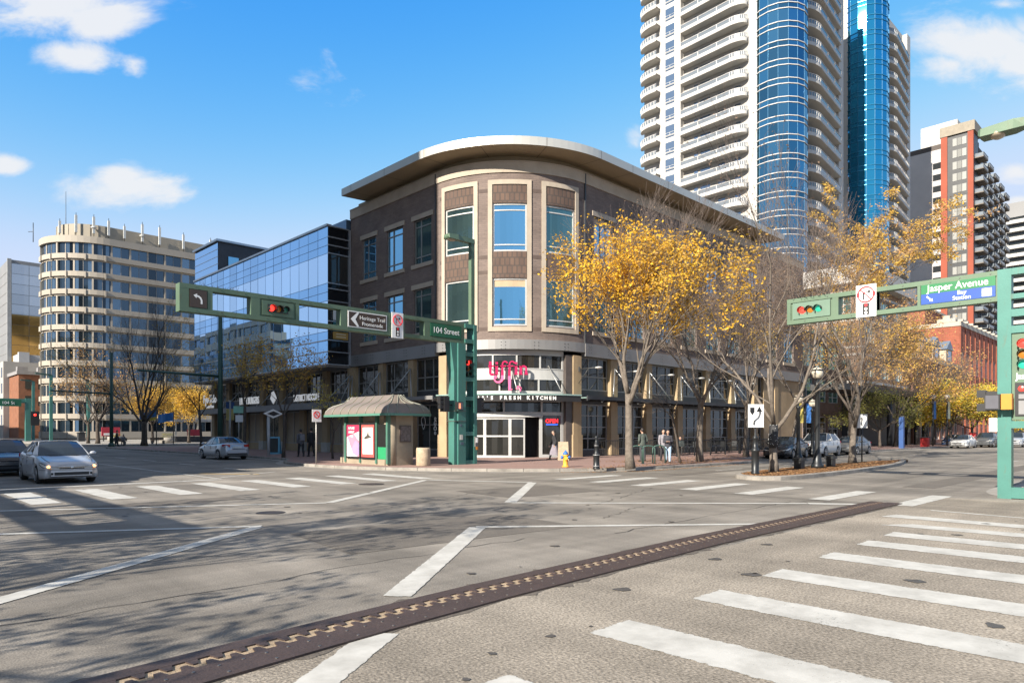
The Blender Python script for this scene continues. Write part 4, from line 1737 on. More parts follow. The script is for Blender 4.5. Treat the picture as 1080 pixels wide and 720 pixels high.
# ================================================================ grey tower, white block and brick block at the far left
gt = thing('grey_tower', 'grey panelled tower with bronze mirrored side rising at the far left', 'building', (45, 255, 0))
mb = MB()
mb.box(34.9, 75, 247.6, 300, 0, 52.4, 0)
for k in range(17):
    mb.box(34.8, 34.9, 247.7, 300, 3 * k + 1, 3 * k + 1.12, 1)
mb.box(34.6, 35.6, 247.2, 248.0, 0, 52.6, 1)
mb.build('tower_wall', [pm('grey_panel', (0.20, 0.20, 0.20), 0.6, 0.1, 0.08, 0.1), pm('pale_panel_joint', (0.28, 0.28, 0.27), 0.6)], gt)
mb = MB()
for k in range(17):
    for i in range(9):
        mb.poly([(35.7 + i * 4.3, 247.5, 3 * k + 0.4), (39.9 + i * 4.3, 247.5, 3 * k + 0.4), (39.9 + i * 4.3, 247.5, 3 * k + 3.3), (35.7 + i * 4.3, 247.5, 3 * k + 3.3)], 0 if k < 12 else 1)
mb.build('mirrored_glazing', [glass_mat('bronze_glass', (0.50, 0.33, 0.12), 0.8, 0.08, 0.25), glass_mat('grey_mirror_glass', (0.42, 0.45, 0.48), 0.8, 0.08, 0.15)], gt)
wbk = thing('office_block', 'small plain white office block beside the brick block at the far left', 'building', (35, 225, 0))
mb = MB()
mb.box(29, 46, 213, 240, 0, 19.5)
mb.build('wall', pm('offwhite_render', (0.36, 0.345, 0.32), 0.8, 0, 0.08, 0.3), wbk)
for k in range(4):
    for i in range(5):
        mb = MB()
        mb.box(28.92, 28.99, 214.5 + i * 5, 216.2 + i * 5, 3.5 + k * 4, 6 + k * 4)
        mb.build('window', glass_dark, wbk)
rbk = thing('brick_block', 'old red brick block with a corniced roofline at the far left', 'building', (36, 204, 0))
mb = MB()
mb.box(30.2, 46, 200, 212.8, 0, 15.5)
mb.build('wall', brick_mat('orange_brick', (0.26, 0.105, 0.055), (0.21, 0.09, 0.05), (0.2, 0.13, 0.1), 0.5, 0.2), rbk)
mb = MB()
mb.box(29.8, 46, 199.6, 213, 15.5, 16.3)
mb.box(29.9, 32, 199.7, 201.5, 16.3, 17.3)
mb.box(34, 36, 199.7, 201.5, 16.3, 17.3)
mb.build('cornice', pm('grey_cornice', (0.25, 0.24, 0.24), 0.7), rbk)
for k in range(3):
    for i in range(3):
        mb = MB()
        mb.box(31.5 + i * 2.6, 32.7 + i * 2.6, 199.92, 199.98, 4 + k * 4, 6.4 + k * 4)
        mb.build('window', glass_dark, rbk)
mb = MB()
mb.box(36, 46, 240, 262, 0, 24)
mb.box(36, 38.5, 238, 240, 20.5, 24.5)
o = mb.build('concrete_block', pm('pale_concrete', (0.36, 0.36, 0.36), 0.8, 0, 0.1, 0.3))
tag(o, 'plain pale grey concrete block between the grey tower and the banded office', 'building')

# ================================================================ off-frame buildings west of the street (cast the street's shade, mirrored in the glass)
wo = thing('terraced_office', 'tall unseen office across the street, stepped to shape the shade over the street', 'building', (-30, 60, 0))
mb = MB()
mb.box(-60, -12, 31.2, 92, 0, 47)
mb.box(-60, -12, 24.2, 31.2, 0, 10.3)  # lower steps added to slant the shadow edge across the road
mb.box(-60, -12, 27.2, 31.2, 10.3, 13.4)
mb.box(-60, -12, 29.4, 31.2, 13.4, 16.4)
mb.build('wall', o_beige, wo)
mb = MB()
for k in range(12):
    mb.box(-11.98, -11.9, 32, 91, 2 + 3.7 * k, 4.2 + 3.7 * k)
mb.build('window_band', o_glass, wo)
bo2 = thing('banded_office', 'banded beige office across the street, seen mirrored in the blue glass', 'building', (-40, 160, 0))
mb = MB()
for k in range(7):
    mb.box(-19, -14, 141, 330, 3.6 * k, 3.6 * k + 1.7, 0)
    mb.box(-18.6, -14.4, 141.4, 329.6, 3.6 * k + 1.7, 3.6 * k + 3.6, 1)
    for i in range(34):
        mb.box(-14.4, -14.1, 141.5 + i * 5.5, 142.1 + i * 5.5, 3.6 * k + 1.7, 3.6 * k + 3.6, 0)
mb.box(-19, -14, 141, 330, 25.2, 26.4, 0)
mb.build('facade', [pm('beige_band', (0.45, 0.39, 0.30), 0.8, 0, 0.08, 0.3), o_glass], bo2)
# ================================================================ twin white high-rises with curved balconies
tw_white = pm('tower_white', (0.42, 0.405, 0.38), 0.75, 0, 0.05, 0.08)
tw_soff = pm('tower_soffit_bounce', (0.52, 0.49, 0.44), 0.8, 0, 0.05, 0.1)  # undersides coloured lighter to stand in for bounced light
tw_rail = pm('white_railing', (0.44, 0.43, 0.415), 0.6, 0, 0.04, 0.1)
tw_railglass = pm('railing_glass', (0.17, 0.19, 0.21), 0.15, 0.2, 0.08, 0.3)
tw_bay = glass_mat('tower_blue_glass', (0.07, 0.215, 0.34), 0.9, 0.015, 0.4, 0.06, 0.06)
tw_bay2 = glass_mat('tower_teal_glass', (0.03, 0.30, 0.50), 0.88, 0.012, 0.15, 0.04, 0.06)
tw_win = glass_mat('tower_window_glass', (0.22, 0.30, 0.40), 0.8, 0.06, 0.6)
SH = 2.9
NF = 27
ZT0 = 6.0


def bulge(t, n=2.6):
    """plan depth of a balcony along its length, rounded at both ends"""
    u = abs(2 * t - 1)
    return (1 - u ** n) ** (1 / n) if u < 1 else 0.0


def balcony(origin, along, out, length, depth, name='balcony', shape='long', n=20):
    """slab with a railing: returns (slab mesh, railing mesh) in local coordinates of the tower"""
    A, O = Vector(along), Vector(out)
    o3 = Vector(origin)
    fr = []
    ts = [i / n for i in range(n + 1)]
    if shape == 'long':          # straight front drawing out towards the bay, rounded there
        ts = [0, 0.004, 0.3, 0.6, 0.8] + [0.8 + 0.2 * math.sin(PI / 2 * i / 9) for i in range(1, 10)]
    elif shape == 'bay':         # rounded beside the bay, straight beyond
        ts = [0.26 * (1 - math.cos(PI / 2 * i / 10)) for i in range(11)] + [0.5, 0.75, 0.996, 1.0]
    elif shape == 'small':
        ts = [0.75 * (1 - math.cos(PI / 2 * i / 8)) for i in range(9)] + [0.9, 1.0]
    n = len(ts) - 1
    for t in ts:
        if shape == 'long':
            d = depth * (0.68 + 0.32 * min(t, 0.8) / 0.8)
            if t > 0.8:
                d *= 0.3 + 0.7 * math.sqrt(max(0, 1 - ((t - 0.8) / 0.2) ** 2))
            if t == 0:
                d = 0.02
        elif shape == 'bay':
            d = depth * (1 - 0.45 * max(0, t - 0.26) / 0.74)
            if t < 0.26:
                d *= math.sqrt(max(0, 1 - ((0.26 - t) / 0.26) ** 2))
            if t == 1.0:
                d = 0.02
        else:
            d = depth
            if t < 0.75:
                d *= math.sqrt(max(0, 1 - ((0.75 - t) / 0.75) ** 2))
        fr.append((t * length, max(d, 0.02)))
    sl = MB()
    for i in range(n):
        (a, da), (b, db) = fr[i], fr[i + 1]
        p0, p1 = o3 + A * a, o3 + A * b
        q0, q1 = p0 + O * da, p1 + O * db
        dn = Vector((0, 0, -0.24))
        sl.poly([p0, q0, q1, p1], 0)
        sl.poly([p1 + dn, q1 + dn, q0 + dn, p0 + dn], 1)
        sl.poly([q0 + dn, q1 + dn, q1, q0], 0)
    rl = MB()
    for i in range(n):
        (a, da), (b, db) = fr[i], fr[i + 1]
        q0, q1 = o3 + A * a + O * (da - 0.05), o3 + A * b + O * (db - 0.05)
        up = Vector((0, 0, 1))
        rl.poly([q0, q1, q1 + up * 0.38, q0 + up * 0.38], 0)
        rl.poly([q0 + up * 0.38, q1 + up * 0.38, q1 + up * 0.98, q0 + up * 0.98], 1)
        rl.bar(q0 + up * 1.0, q1 + up * 1.0, 0.1, 0.09, 0)
        w_ = (q1 - q0).normalized() * 0.09
        rl.bar(q0 + up * 0.37, q0 + up * 0.97, 0.13, 0.1, 0)
    return sl, rl


def make_tower(tx, label):
    """tower whose rounded glass corner faces the crossing; tx shifts it along the avenue"""
    T = thing('residential_tower', label, 'high-rise', (107 + tx, 60, 0))
    cx, cy, R = 107.06 + tx, 48.5, 4.2
    XL, YR = 103.4 + tx, 47.0
    H = ZT0 + SH * NF + 3
    # body
    mb = MB()
    mb.box(XL + 0.01, 127 + tx, YR + 0.01, 71.5, 0, H, 0)
    mb.box(XL - 0.9, XL + 0.2, 63.7, 67.9, 0, H, 0)      # white wall strip
    mb.box(XL - 0.3, XL + 2, 67.9, 71.5, 0, H, 0)
    mb.box(XL + 0.005, XL + 1, 52.0, 63.7, 0, H, 2)      # recessed balcony wall, greyer
    mb.box(125.4 + tx, 127.6 + tx, YR - 0.9, YR + 0.2, 0, H, 0)
    mb.build('tower_wall', [tw_white, tw_soff, pm('tower_recess', (0.36, 0.34, 0.31), 0.8, 0, 0.06, 0.2)], T)
    # glass bay
    mb = MB()
    fr = MB()
    na = 9
    a0, a1 = math.radians(120), math.radians(305)
    angs = [a0 + (a1 - a0) * i / na for i in range(na + 1)]
    for k in range(NF + 1):
        z = ZT0 + SH * k
        for (za, zb) in ((z + 0.02, z + 0.78), (z + 0.9, z + SH - 0.1)):
            for i in range(na):
                p, q = angs[i], angs[i + 1]
                P0 = (cx + R * math.cos(p), cy + R * math.sin(p))
                P1 = (cx + R * math.cos(q), cy + R * math.sin(q))
                mb.poly([(*P0, za), (*P1, za), (*P1, zb), (*P0, zb)], 0)
        for zc in (z - 0.04, z + 0.84):
            pts = [(cx + (R + 0.04) * math.cos(p), cy + (R + 0.04) * math.sin(p), zc) for p in angs]
            for i in range(na):
                fr.bar(pts[i], pts[i + 1], 0.12, 0.13)
    for p in angs:
        fr.bar((cx + R * math.cos(p), cy + R * math.sin(p), ZT0), (cx + R * math.cos(p), cy + R * math.sin(p), H - 1), 0.07, 0.07, 1, (1, 0, 0))
    second = tx > 1
    by = mb.build('glass_bay', tw_bay2 if second else tw_bay, T)
    fr.build('bay_mullions', [pm('bay_line_blue', (0.04, 0.22, 0.36), 0.3, 0.6) if second else tw_rail, pm('bay_mullion_blue', (0.06, 0.16, 0.26), 0.4, 0.5)], by)
    mb = MB()
    mb.lathe([(R - 0.15, 0), (R - 0.15, H)], cx, cy, 24, 0)
    mb.build('bay_core', dark_metal, by)
    # balconies
    s1, r1 = balcony((XL, 63.6, 0), (0, -1, 0), (-1, 0, 0), 11.8, 1.85, shape='long')
    s2, r2 = balcony((111.2 + tx - 1.6, YR, 0), (1, 0, 0), (0, -1, 0), 16.0, 2.4, shape='bay')
    s3, r3 = balcony((XL - 0.3, 72.0, 0), (0, -1, 0), (-1, 0, 0), 4.3, 2.0, shape='small')
    k0 = 4
    for sl, rl, lev0 in ((s1, r1, k0), (s2, r2, 2 if second else 3), (s3, r3, k0)):
        S = sl.build('balcony', [tw_white, tw_soff], T)
        Rr = rl.build('railing', [tw_rail, tw_railglass], S)
        S.location.z = ZT0 + SH * lev0
        for k in range(lev0 + 1, NF):
            c = S.copy()
            COL.objects.link(c)
            c.location.z = ZT0 + SH * k
            d = Rr.copy()
            COL.objects.link(d)
            d.parent = c
    # windows in the white strip, patio doors behind the balconies
    m1 = MB()
    for y0, y1 in ((64.9, 66.7),):
        m1.poly([(XL - 0.915, y1, 0.75), (XL - 0.915, y0, 0.75), (XL - 0.915, y0, 2.35), (XL - 0.915, y1, 2.35)])
    f1 = MB()
    f1.box(XL - 0.96, XL - 0.9, 64.8, 66.8, 0.66, 0.74)
    f1.box(XL - 0.94, XL - 0.9, 65.75, 65.83, 0.76, 1.1)
    f1.box(XL - 0.94, XL - 0.9, 64.85, 66.75, 1.1, 1.15)
    m1.box(XL - 0.903, XL - 0.9, 64.9, 66.7, 0.25, 0.55)
    d1 = MB()
    for y0, y1 in ((53.2, 54.2), (55.9, 57.1), (58.6, 60.4), (60.9, 61.6)):
        d1.poly([(XL - 0.012, y1, 0.05), (XL - 0.012, y0, 0.05), (XL - 0.012, y0, 2.2), (XL - 0.012, y1, 2.2)])
    d2 = MB()
    for x0, x1 in ((111, 112.5), (114, 116), (118, 119.4), (121, 123.4)):
        d2.poly([(x0 + tx, YR - 0.012, 0.05), (x1 + tx, YR - 0.012, 0.05), (x1 + tx, YR - 0.012, 2.2), (x0 + tx, YR - 0.012, 2.2)])
    for mbx, nm, lev0 in ((m1, 'window', 4), (d1, 'patio_doors', 4), (d2, 'patio_doors', 3)):
        Wd = mbx.build(nm, tw_win, T)
        Wd.location.z = ZT0 + SH * lev0
        fo = None
        if mbx is m1:
            fo = f1.build('sill', tw_rail, Wd)
        for k in range(lev0 + 1, NF):
            c = Wd.copy()
            COL.objects.link(c)
            c.location.z = ZT0 + SH * k
            if fo:
                d = fo.copy()
                COL.objects.link(d)
                d.parent = c
    return T


make_tower(0.0, 'tall white tower with a blue glass bay banded by white lines and long balconies')
make_tower(38.5, 'second white residential tower standing behind the first, its glass bay plain teal blue')

# podium of the towers: white roof band, brick with white courses and teal windows
pdm = thing('tower_podium', 'low podium building below the towers with a thick white roof edge and striped brick front', 'building', (92, 36, 0))
PD = LPath(84.0, 28.4, 0.3, 46, 101)
mb = MB()
holes = []
for r0 in (8.2, 12.2, 15.6):
    for k in range(4):
        holes.append((1.2 + 4.2 * k, 3.9 + 4.2 * k, r0, r0 + 2.0))
    for k in range(3):
        holes.append((PD.l2 + 1.2 + 5.2 * k, PD.l2 + 4.4 + 5.2 * k, r0, r0 + 2.0))
holed_wall(mb, PD, 0, PD.L, 6.0, 18.9, holes, 0.3)
mb.poly([(101, 28.4, 0), (101, 46, 0), (101, 46, 19), (101, 28.4, 19)])
mb.build('brick_wall', brick_mat('tan_brick', (0.27, 0.165, 0.10), (0.23, 0.14, 0.09), (0.25, 0.19, 0.14), 0.5, 0.16), pdm)
mb = MB()
for z in (7.4, 10.6, 11.4, 14.6, 17.9):
    strip(mb, PD, 0, PD.L, z, z + 0.3, -0.1, 0.08)
build_each(mb, 'white_course', tw_white, pdm)
gl_teal2 = glass_mat('green_window_glass', (0.20, 0.42, 0.38), 0.8, 0.06, 0.3)
for h in holes:
    window_unit(pdm, PD, h[0], h[1], h[2], h[3], -0.16, frame_white, gl_teal2, (0.33, 0.67), (0.5,), 0.09)
mb = MB()
strip(mb, PD, -0.0, PD.L, 18.9, 20.9, -2, 1.1)
mb.build('roof_edge', tw_white, pdm)
mb = MB()
mb.box(84.2, 101, 28.6, 46, 19, 20.6)
mb.box(84.2, 100.9, 28.7, 46, 0, 6.0)
mb.build('core', [dark_metal], pdm)
mb = MB()
mb.box(70, 100.5, 25.2, 28.5, 5.9, 6.5)
mb.build('street_canopy', dark_metal, pdm)
mb = MB()
for k in range(5):
    mb.cyl(86 + 3.4 * k, 26.0, 0.13, 5.9, 0.3, 14)
build_each(mb, 'canopy_column', dark_metal, pdm)
# glazed lower link between the corner building and the podium
lk = thing('link_building', 'recessed dark link building with white-mullioned glazing between the corner building and the podium', 'building', (76, 34, 0))
LK = LPath(68.05, 30.5, 0.1, 45, 83.9)
mb = MB()
holed_wall(mb, LK, 0, LK.L, 0, 12.5, [(LK.l2 + 1 + 3.6 * k, LK.l2 + 4 + 3.6 * k, z, z + 2.6) for k in range(4) for z in (0.8, 5, 8.8)], 0.3)
mb.poly([(68.05, 30.5, 12.5), (83.9, 30.5, 12.5), (83.9, 45, 12.5), (68.05, 45, 12.5)])
mb.build('wall', brick_mat('brown_brick', (0.16, 0.11, 0.085), (0.13, 0.09, 0.07), (0.1, 0.08, 0.07), 0.4, 0.13), lk)
for k in range(4):
    for z in (0.8, 5, 8.8):
        window_unit(lk, LK, LK.l2 + 1 + 3.6 * k, LK.l2 + 4 + 3.6 * k, z, z + 2.6, -0.15, frame_white, gl_teal2 if z > 4 else glass_shop, (0.5,), (0.25, 0.5, 0.75), 0.08)

# ================================================================ red brick warehouse row further along
rb = thing('red_brick_warehouse', 'red brick warehouse with a stone-capped parapet and rows of tall windows along the avenue', 'building', (143, 34, 0))
RP = LPath(128, 28.4, 0.05, 44, 158)
rbm = brick_mat('red_brick', (0.27, 0.075, 0.042), (0.22, 0.06, 0.036), (0.25, 0.14, 0.1), 0.5, 0.16)
mb = MB()
holes = []
for k in range(9):
    for z in (6.5, 11.2):
        holes.append((RP.l2 + 1.0 + 3.25 * k, RP.l2 + 2.9 + 3.25 * k, z, z + 3.4))
    holes.append((RP.l2 + 0.9 + 3.25 * k, RP.l2 + 3.1 + 3.25 * k, 0.8, 4.2))
holed_wall(mb, RP, 0, RP.L, 0, 18.7, holes, 0.3)
for k in range(10):
    strip(mb, RP, RP.l2 + 0.05 + 3.25 * k, RP.l2 + 0.65 + 3.25 * k, 0, 18.69, 0, 0.10)
mb.poly([(158, 28.4, 0), (158, 44, 0), (158, 44, 18.7), (158, 28.4, 18.7)])
mb.build('brick_wall', rbm, rb)
for h in holes:
    window_unit(rb, RP, h[0], h[1], h[2], h[3], -0.16, frame_white, glass_dark if h[2] < 2 else tw_win, (0.5,), (0.5,), 0.1)
mb = MB()
strip(mb, RP, 0, RP.L, 18.7, 19.4, -0.3, 0.14)
for k in range(10):
    strip(mb, RP, RP.l2 + 0.0 + 3.25 * k, RP.l2 + 0.7 + 3.25 * k, 19.4, 19.75, -0.3, 0.4)
strip(mb, RP, RP.l2 - 3.2, RP.l2 - 0.6, 19.4, 20.0, -0.3, 0.18)
strip(mb, RP, RP.l2 - 2.4, RP.l2 - 1.4, 20.0, 20.5, -0.3, 0.18)
mb.build('stone_coping', pm('pale_coping', (0.36, 0.33, 0.28), 0.8, 0, 0.08, 0.4), rb)
mb = MB()
mb.box(128.4, 158, 33.5, 44, 18, 22.3, 0)
mb.box(128.3, 158.1, 33.4, 44.1, 22.3, 22.6, 1)
mb.box(128.3, 157.9, 28.6, 44, 17.8, 18.3, 1)
mb.build('rooftop_storey', [rbm, pm('pale_coping', (0.45, 0.41, 0.35))], rb)
ph = thing('gabled_shop_row', 'lower brick shop row with cream dormer gables in front of the red warehouse', 'building', (114, 33, 0))
GPp = LPath(103, 28.2, 0.1, 38, 127.9)
mb = MB()
holes = [(GPp.l2 + 0.8 + 2.5 * k, GPp.l2 + 2.3 + 2.5 * k, z, z + 2.2) for k in range(9) for z in (4.8, 8.4)]
holes += [(GPp.l2 + 0.6 + 2.5 * k, GPp.l2 + 2.5 + 2.5 * k, 0.6, 3.4) for k in range(9)]
holed_wall(mb, GPp, 0, GPp.L, 0, 12.0, holes, 0.25)
mb.poly([(103, 28.2, 12), (127.9, 28.2, 12), (127.9, 38, 12), (103, 38, 12)])
mb.build('wall', brick_mat('brown_red_brick', (0.22, 0.105, 0.07), (0.19, 0.09, 0.06), (0.15, 0.1, 0.08), 0.5, 0.16), ph)
for h in holes:
    window_unit(ph, GPp, h[0], h[1], h[2], h[3], -0.14, frame_white, glass_blue if h[2] > 2 else glass_dark, (0.5,), (), 0.08)
mb = MB()
strip(mb, GPp, 0, GPp.L, 3.7, 4.3, -0.1, 0.35)
strip(mb, GPp, 0, GPp.L, 11.6, 12.2, -0.1, 0.25)
mb.build('cream_band', pm('cream_stucco', (0.36, 0.30, 0.23), 0.8, 0, 0.06, 0.5), ph)
for k in range(3):
    x = 107 + 7 * k
    mb = MB()
    mb.box(x - 1.7, x + 1.7, 28.25, 30.5, 12.2, 14.2, 0)
    mb.slab([(x - 2.0, 28.1, 14.2), (x + 2.0, 28.1, 14.2), (x, 28.1, 15.6)], (0, 2.6, 0), 1)
    dm = mb.build('dormer', [pm('cream_stucco', (0.46, 0.38, 0.29)), pm('blue_grey_roof', (0.16, 0.2, 0.26), 0.5, 0.3)], ph)
    mb = MB()
    mb.box(x - 0.8, x + 0.8, 28.2, 28.24, 12.5, 14.0)
    mb.build('dormer_window', tw_win, dm)

# ================================================================ brown and red apartment tower
ap = thing('apartment_tower', 'dark brown apartment tower with a red brick stripe and rows of stacked balconies', 'high-rise', (205, 48, 0))
AX, AY = 191.0, 39.7
a_grey = pm('brown_grey_wall', (0.40, 0.38, 0.37), 0.8, 0, 0.1, 0.1)
a_red = pm('orange_red_brick', (0.25, 0.058, 0.03), 0.8, 0, 0.1, 0.2)
a_dark = pm('dark_window_band', (0.035, 0.037, 0.04), 0.4, 0.2)
mb = MB()
mb.box(AX + 0.6, 199, 46.2, 54.5, 0, 70.6, 0)
mb.box(AX + 0.05, 196, AY + 0.05, 46.2, 0, 73, 2)
mb.box(AX - 0.25, 194, 44.95, 46.3, 0, 72.9, 1)
mb.box(AX - 0.25, AX + 0.4, AY - 0.1, AY + 1.05, 0, 72.9, 1)
mb.build('wall', [a_grey, a_red, a_dark], ap)
# right-hand wing steps down along the avenue
mb = MB()
for k in range(6):
    mb.box(192.0 + 6.2 * k, 198.2 + 6.2 * k, AY + 0.3, 54, 0, 72 - 0.6 * k * k * 0.25 - 0.9 * k, 0)
mb.build('avenue_wing', pm('brown_wing', (0.075, 0.062, 0.055), 0.8, 0, 0.1, 0.2), ap)
mb = MB()
mb.box(AX - 0.4, 198, AY - 0.4, 46.5, 72.9, 75.2, 0)
mb.box(196, 206, 44, 52, 68, 78.5, 1)
mb.build('roof_crown', [pm('tan_crown', (0.24, 0.21, 0.165), 0.8), tw_white], ap)
fw_ = MB()
for j in range(3):
    y0 = AY + 1.35 + j * 0.98
    fw_.poly([(AX - 0.02, y0 + 0.86, 0.7), (AX - 0.02, y0, 0.7), (AX - 0.02, y0, 2.5), (AX - 0.02, y0 + 0.86, 2.5)])
aw = glass_mat('apartment_glass', (0.60, 0.60, 0.56), 0.5, 0.15, 0.85)
b0 = fw_.build('window_group', aw, ap)
b0.location.z = 72.3 - 2.8
for k in range(2, 24):
    c = b0.copy()
    COL.objects.link(c)
    c.location.z = 72.3 - 2.8 * k
fw_ = MB()
fw_.poly([(AX + 0.58, 48.2, 0.7), (AX + 0.58, 46.5, 0.7), (AX + 0.58, 46.5, 2.2), (AX + 0.58, 48.2, 2.2)])
b0 = fw_.build('side_window', glass_mat('apartment_side_glass', (0.06, 0.065, 0.07), 0.6, 0.1, 0.3), ap)
b0.location.z = 68 - 2.8
for k in range(2, 22):
    c = b0.copy()
    COL.objects.link(c)
    c.location.z = 68 - 2.8 * k
# balconies on the avenue side, one mesh per column and floor
bal = MB()
bal.box(0, 4.6, -1.7, 0.3, 0, 0.22, 0)
bal.box(0, 4.6, -1.72, -1.64, 0.22, 0.5, 0)
bal.box(0, 4.6, -1.7, -1.66, 0.5, 1.05, 1)
bal.box(0, 0.06, -1.7, 0, 0.22, 1.05, 1)
bal.box(0.0, 4.6, -1.74, -1.62, 1.05, 1.12, 2)
for q in range(5):
    bal.box(q * 1.13, q * 1.13 + 0.07, -1.74, -1.62, 0.22, 1.05, 2)
bal.box(0.8, 3.8, 0.24, 0.29, 0.25, 2.3, 1)
b0 = bal.build('balcony', [pm('balcony_concrete', (0.15, 0.13, 0.11), 0.8, 0, 0.1, 0.5), pm('balcony_glass', (0.20, 0.23, 0.26), 0.2, 0.3, 0.2, 1), dark_metal], ap, local=True)
b0.location = (193.0 - 205, AY - 48, 66.8)
first = True
for col in range(6):
    top = 23 - col // 2
    for k in range(23):
        z = 66.8 - 2.8 * k - 0.9 * col
        if z < 4 or (first):
            first = False
            continue
        if col * 23 + k > 99:
            continue
        c = b0.copy()
        COL.objects.link(c)
        c.location = (193.0 + 6.2 * col - 205, AY - 48, z)

# ================================================================ pale balconied block at the right edge
pb = thing('pale_apartment_block', 'pale concrete apartment block with white balconies at the far right edge', 'high-rise', (297, 50, 0))
mb = MB()
mb.box(291, 310, 44, 58, 0, 80, 0)
mb.box(290.6, 311, 43.6, 51, 76, 81, 0)
mb.build('wall', pm('pale_grey_concrete', (0.20, 0.20, 0.20), 0.8, 0, 0.08, 0.1), pb)
for k in range(25):
    mb = MB()
    mb.box(289.4, 291, 44.4, 50.4, 4 + 2.9 * k, 4.3 + 2.9 * k, 0)
    mb.box(289.35, 289.45, 44.4, 50.4, 4.3 + 2.9 * k, 5.2 + 2.9 * k, 0)
    mb.box(290.9, 290.98, 44.8, 50.0, 4.5 + 2.9 * k, 6.6 + 2.9 * k, 1)
    mb.build('balcony', [tw_white, glass_dark], pb)
db = thing('dark_office_slab', 'distant low blocks closing the far end of the avenue', 'building', (380, 0, 0))
mb = MB()
mb.box(340, 372, 27, 60, 0, 22, 0)
mb.box(390, 410, -40, 60, 0, 16, 1)
mb.box(300, 330, -60, 2, 0, 20, 1)
mb.build('wall', [pm('distant_brick', (0.22, 0.15, 0.12), 0.9, 0, 0.15, 0.3), pm('distant_beige', (0.28, 0.25, 0.21), 0.9, 0, 0.15, 0.3)], db)
for k in range(4):
    mb = MB()
    mb.box(389.8, 389.95, -38, 58, 2.4 + 3.6 * k, 4.4 + 3.6 * k)
    mb.build('window_band', glass_dark, db)
# ================================================================ green signal gantries
gr_paint = pm('gantry_green_paint', (0.085, 0.135, 0.088), 0.5, 0.1, 0.1, 1.2, 0.05, 20, 0.4, col2=(0.105, 0.16, 0.105), fine=0.05)  # grey-green paint of the arms, lamp heads and plates
gr_teal = pm('post_teal_paint', (0.055, 0.172, 0.145), 0.45, 0.1, 0.1, 1.2, 0.05, 20, 0.4, fine=0.05)
for m_ in (gr_paint, gr_teal):
    N_, L_ = nodes_of(m_)
    b_ = N_['Principled BSDF']
    src_ = b_.inputs['Base Color'].links[0].from_socket
    t_ = N_.new('ShaderNodeTexCoord')
    mp_ = N_.new('ShaderNodeMapping')
    mp_.inputs['Scale'].default_value = (3.5, 3.5, 0.9)
    L_.new(t_.outputs['Object'], mp_.inputs['Vector'])
    n_ = N_.new('ShaderNodeTexNoise')
    n_.inputs['Scale'].default_value = 2.0
    n_.inputs['Detail'].default_value = 9
    n_.inputs['Roughness'].default_value = 0.72
    L_.new(mp_.outputs[0], n_.inputs['Vector'])
    r_ = N_.new('ShaderNodeMapRange')
    r_.inputs['From Min'].default_value = 0.56
    r_.inputs['From Max'].default_value = 0.72
    r_.inputs['To Max'].default_value = 0.6
    L_.new(n_.outputs['Fac'], r_.inputs['Value'])
    x_ = N_.new('ShaderNodeMix')
    x_.data_type = 'RGBA'
    L_.new(r_.outputs['Result'], x_.inputs[0])
    L_.new(src_, x_.inputs[6])
    x_.inputs[7].default_value = (0.10, 0.085, 0.05, 1)
    L_.new(x_.outputs[2], b_.inputs['Base Color'])
gr_dark = pm('pole_dark_green', (0.03, 0.075, 0.06), 0.5, 0.1, 0.12, 1)
sig_black = pm('signal_black', (0.015, 0.015, 0.016), 0.45, 0, 0.15, 4)
sig_brown = pm('sign_brown', (0.05, 0.032, 0.022), 0.5)
sig_green = pm('street_sign_green', (0.012, 0.10, 0.052), 0.45)
sig_white = pm('sign_white', (0.72, 0.72, 0.70), 0.5, 0, 0.04, 2)
sig_red = pm('sign_red', (0.60, 0.02, 0.03), 0.45)
lens_red = pm('red_lens_lit', (0.8, 0.02, 0.015), 0.3, emit=(1.0, 0.03, 0.02), estr=1.6)
lens_amber = pm('amber_lens', (0.36, 0.13, 0.015), 0.25)
lens_green = pm('green_lens', (0.02, 0.13, 0.085), 0.25)
lens_teal = pm('green_lens_bright', (0.02, 0.30, 0.20), 0.25, emit=(0.02, 0.6, 0.4), estr=0.15)
ped_orange = pm('hand_orange', (0.9, 0.25, 0.12), 0.4, emit=(1.0, 0.3, 0.15), estr=0.5)
yellow_box = pm('signal_yellow', (0.52, 0.19, 0.015), 0.5, 0, 0.1, 3)


class Frame:
    """u runs along the arm away from the post, w towards the traffic, z up"""

    def __init__(s, O, A, N):
        s.O, s.A, s.N = Vector((*O, 0)), Vector((*A, 0)), Vector((*N, 0))

    def p(s, u, w, z):
        return s.O + s.A * u + s.N * w + Vector((0, 0, z))

    def box(s, mb, u0, u1, w0, w1, z0, z1, m=0):
        a, b = s.p(u0, w0, z0), s.p(u1, w1, z1)
        mb.box(a.x, b.x, a.y, b.y, a.z, b.z, m)


def lens(fr, parent, u, w, z, r, m, visor=True):
    mb = MB()
    c = fr.p(u, w, z)
    n = 16
    ring = []
    for i in range(n):
        a = 2 * PI * i / n
        ring.append(c + fr.A * (-math.cos(a) * r) + Vector((0, 0, math.sin(a) * r)))
    i0 = [mb.add(p) for p in ring]
    ctr = mb.add(c + fr.N * (r * 0.35))
    for i in range(n):
        mb.face((i0[i], i0[(i + 1) % n], ctr), 0, True)
    if visor:
        for i in range(n):
            a = 2 * PI * i / n
            if math.sin(a) < -0.5:
                continue
            p, q = ring[i], ring[(i + 1) % n]
            e = fr.N * (r * 1.5)
            k = 1.06
            P_, Q_ = c + (p - c) * k, c + (q - c) * k
            mb.poly([P_, Q_, Q_ + e, P_ + e], 1)
    return mb.build('signal_lens', [m, sig_black], parent)


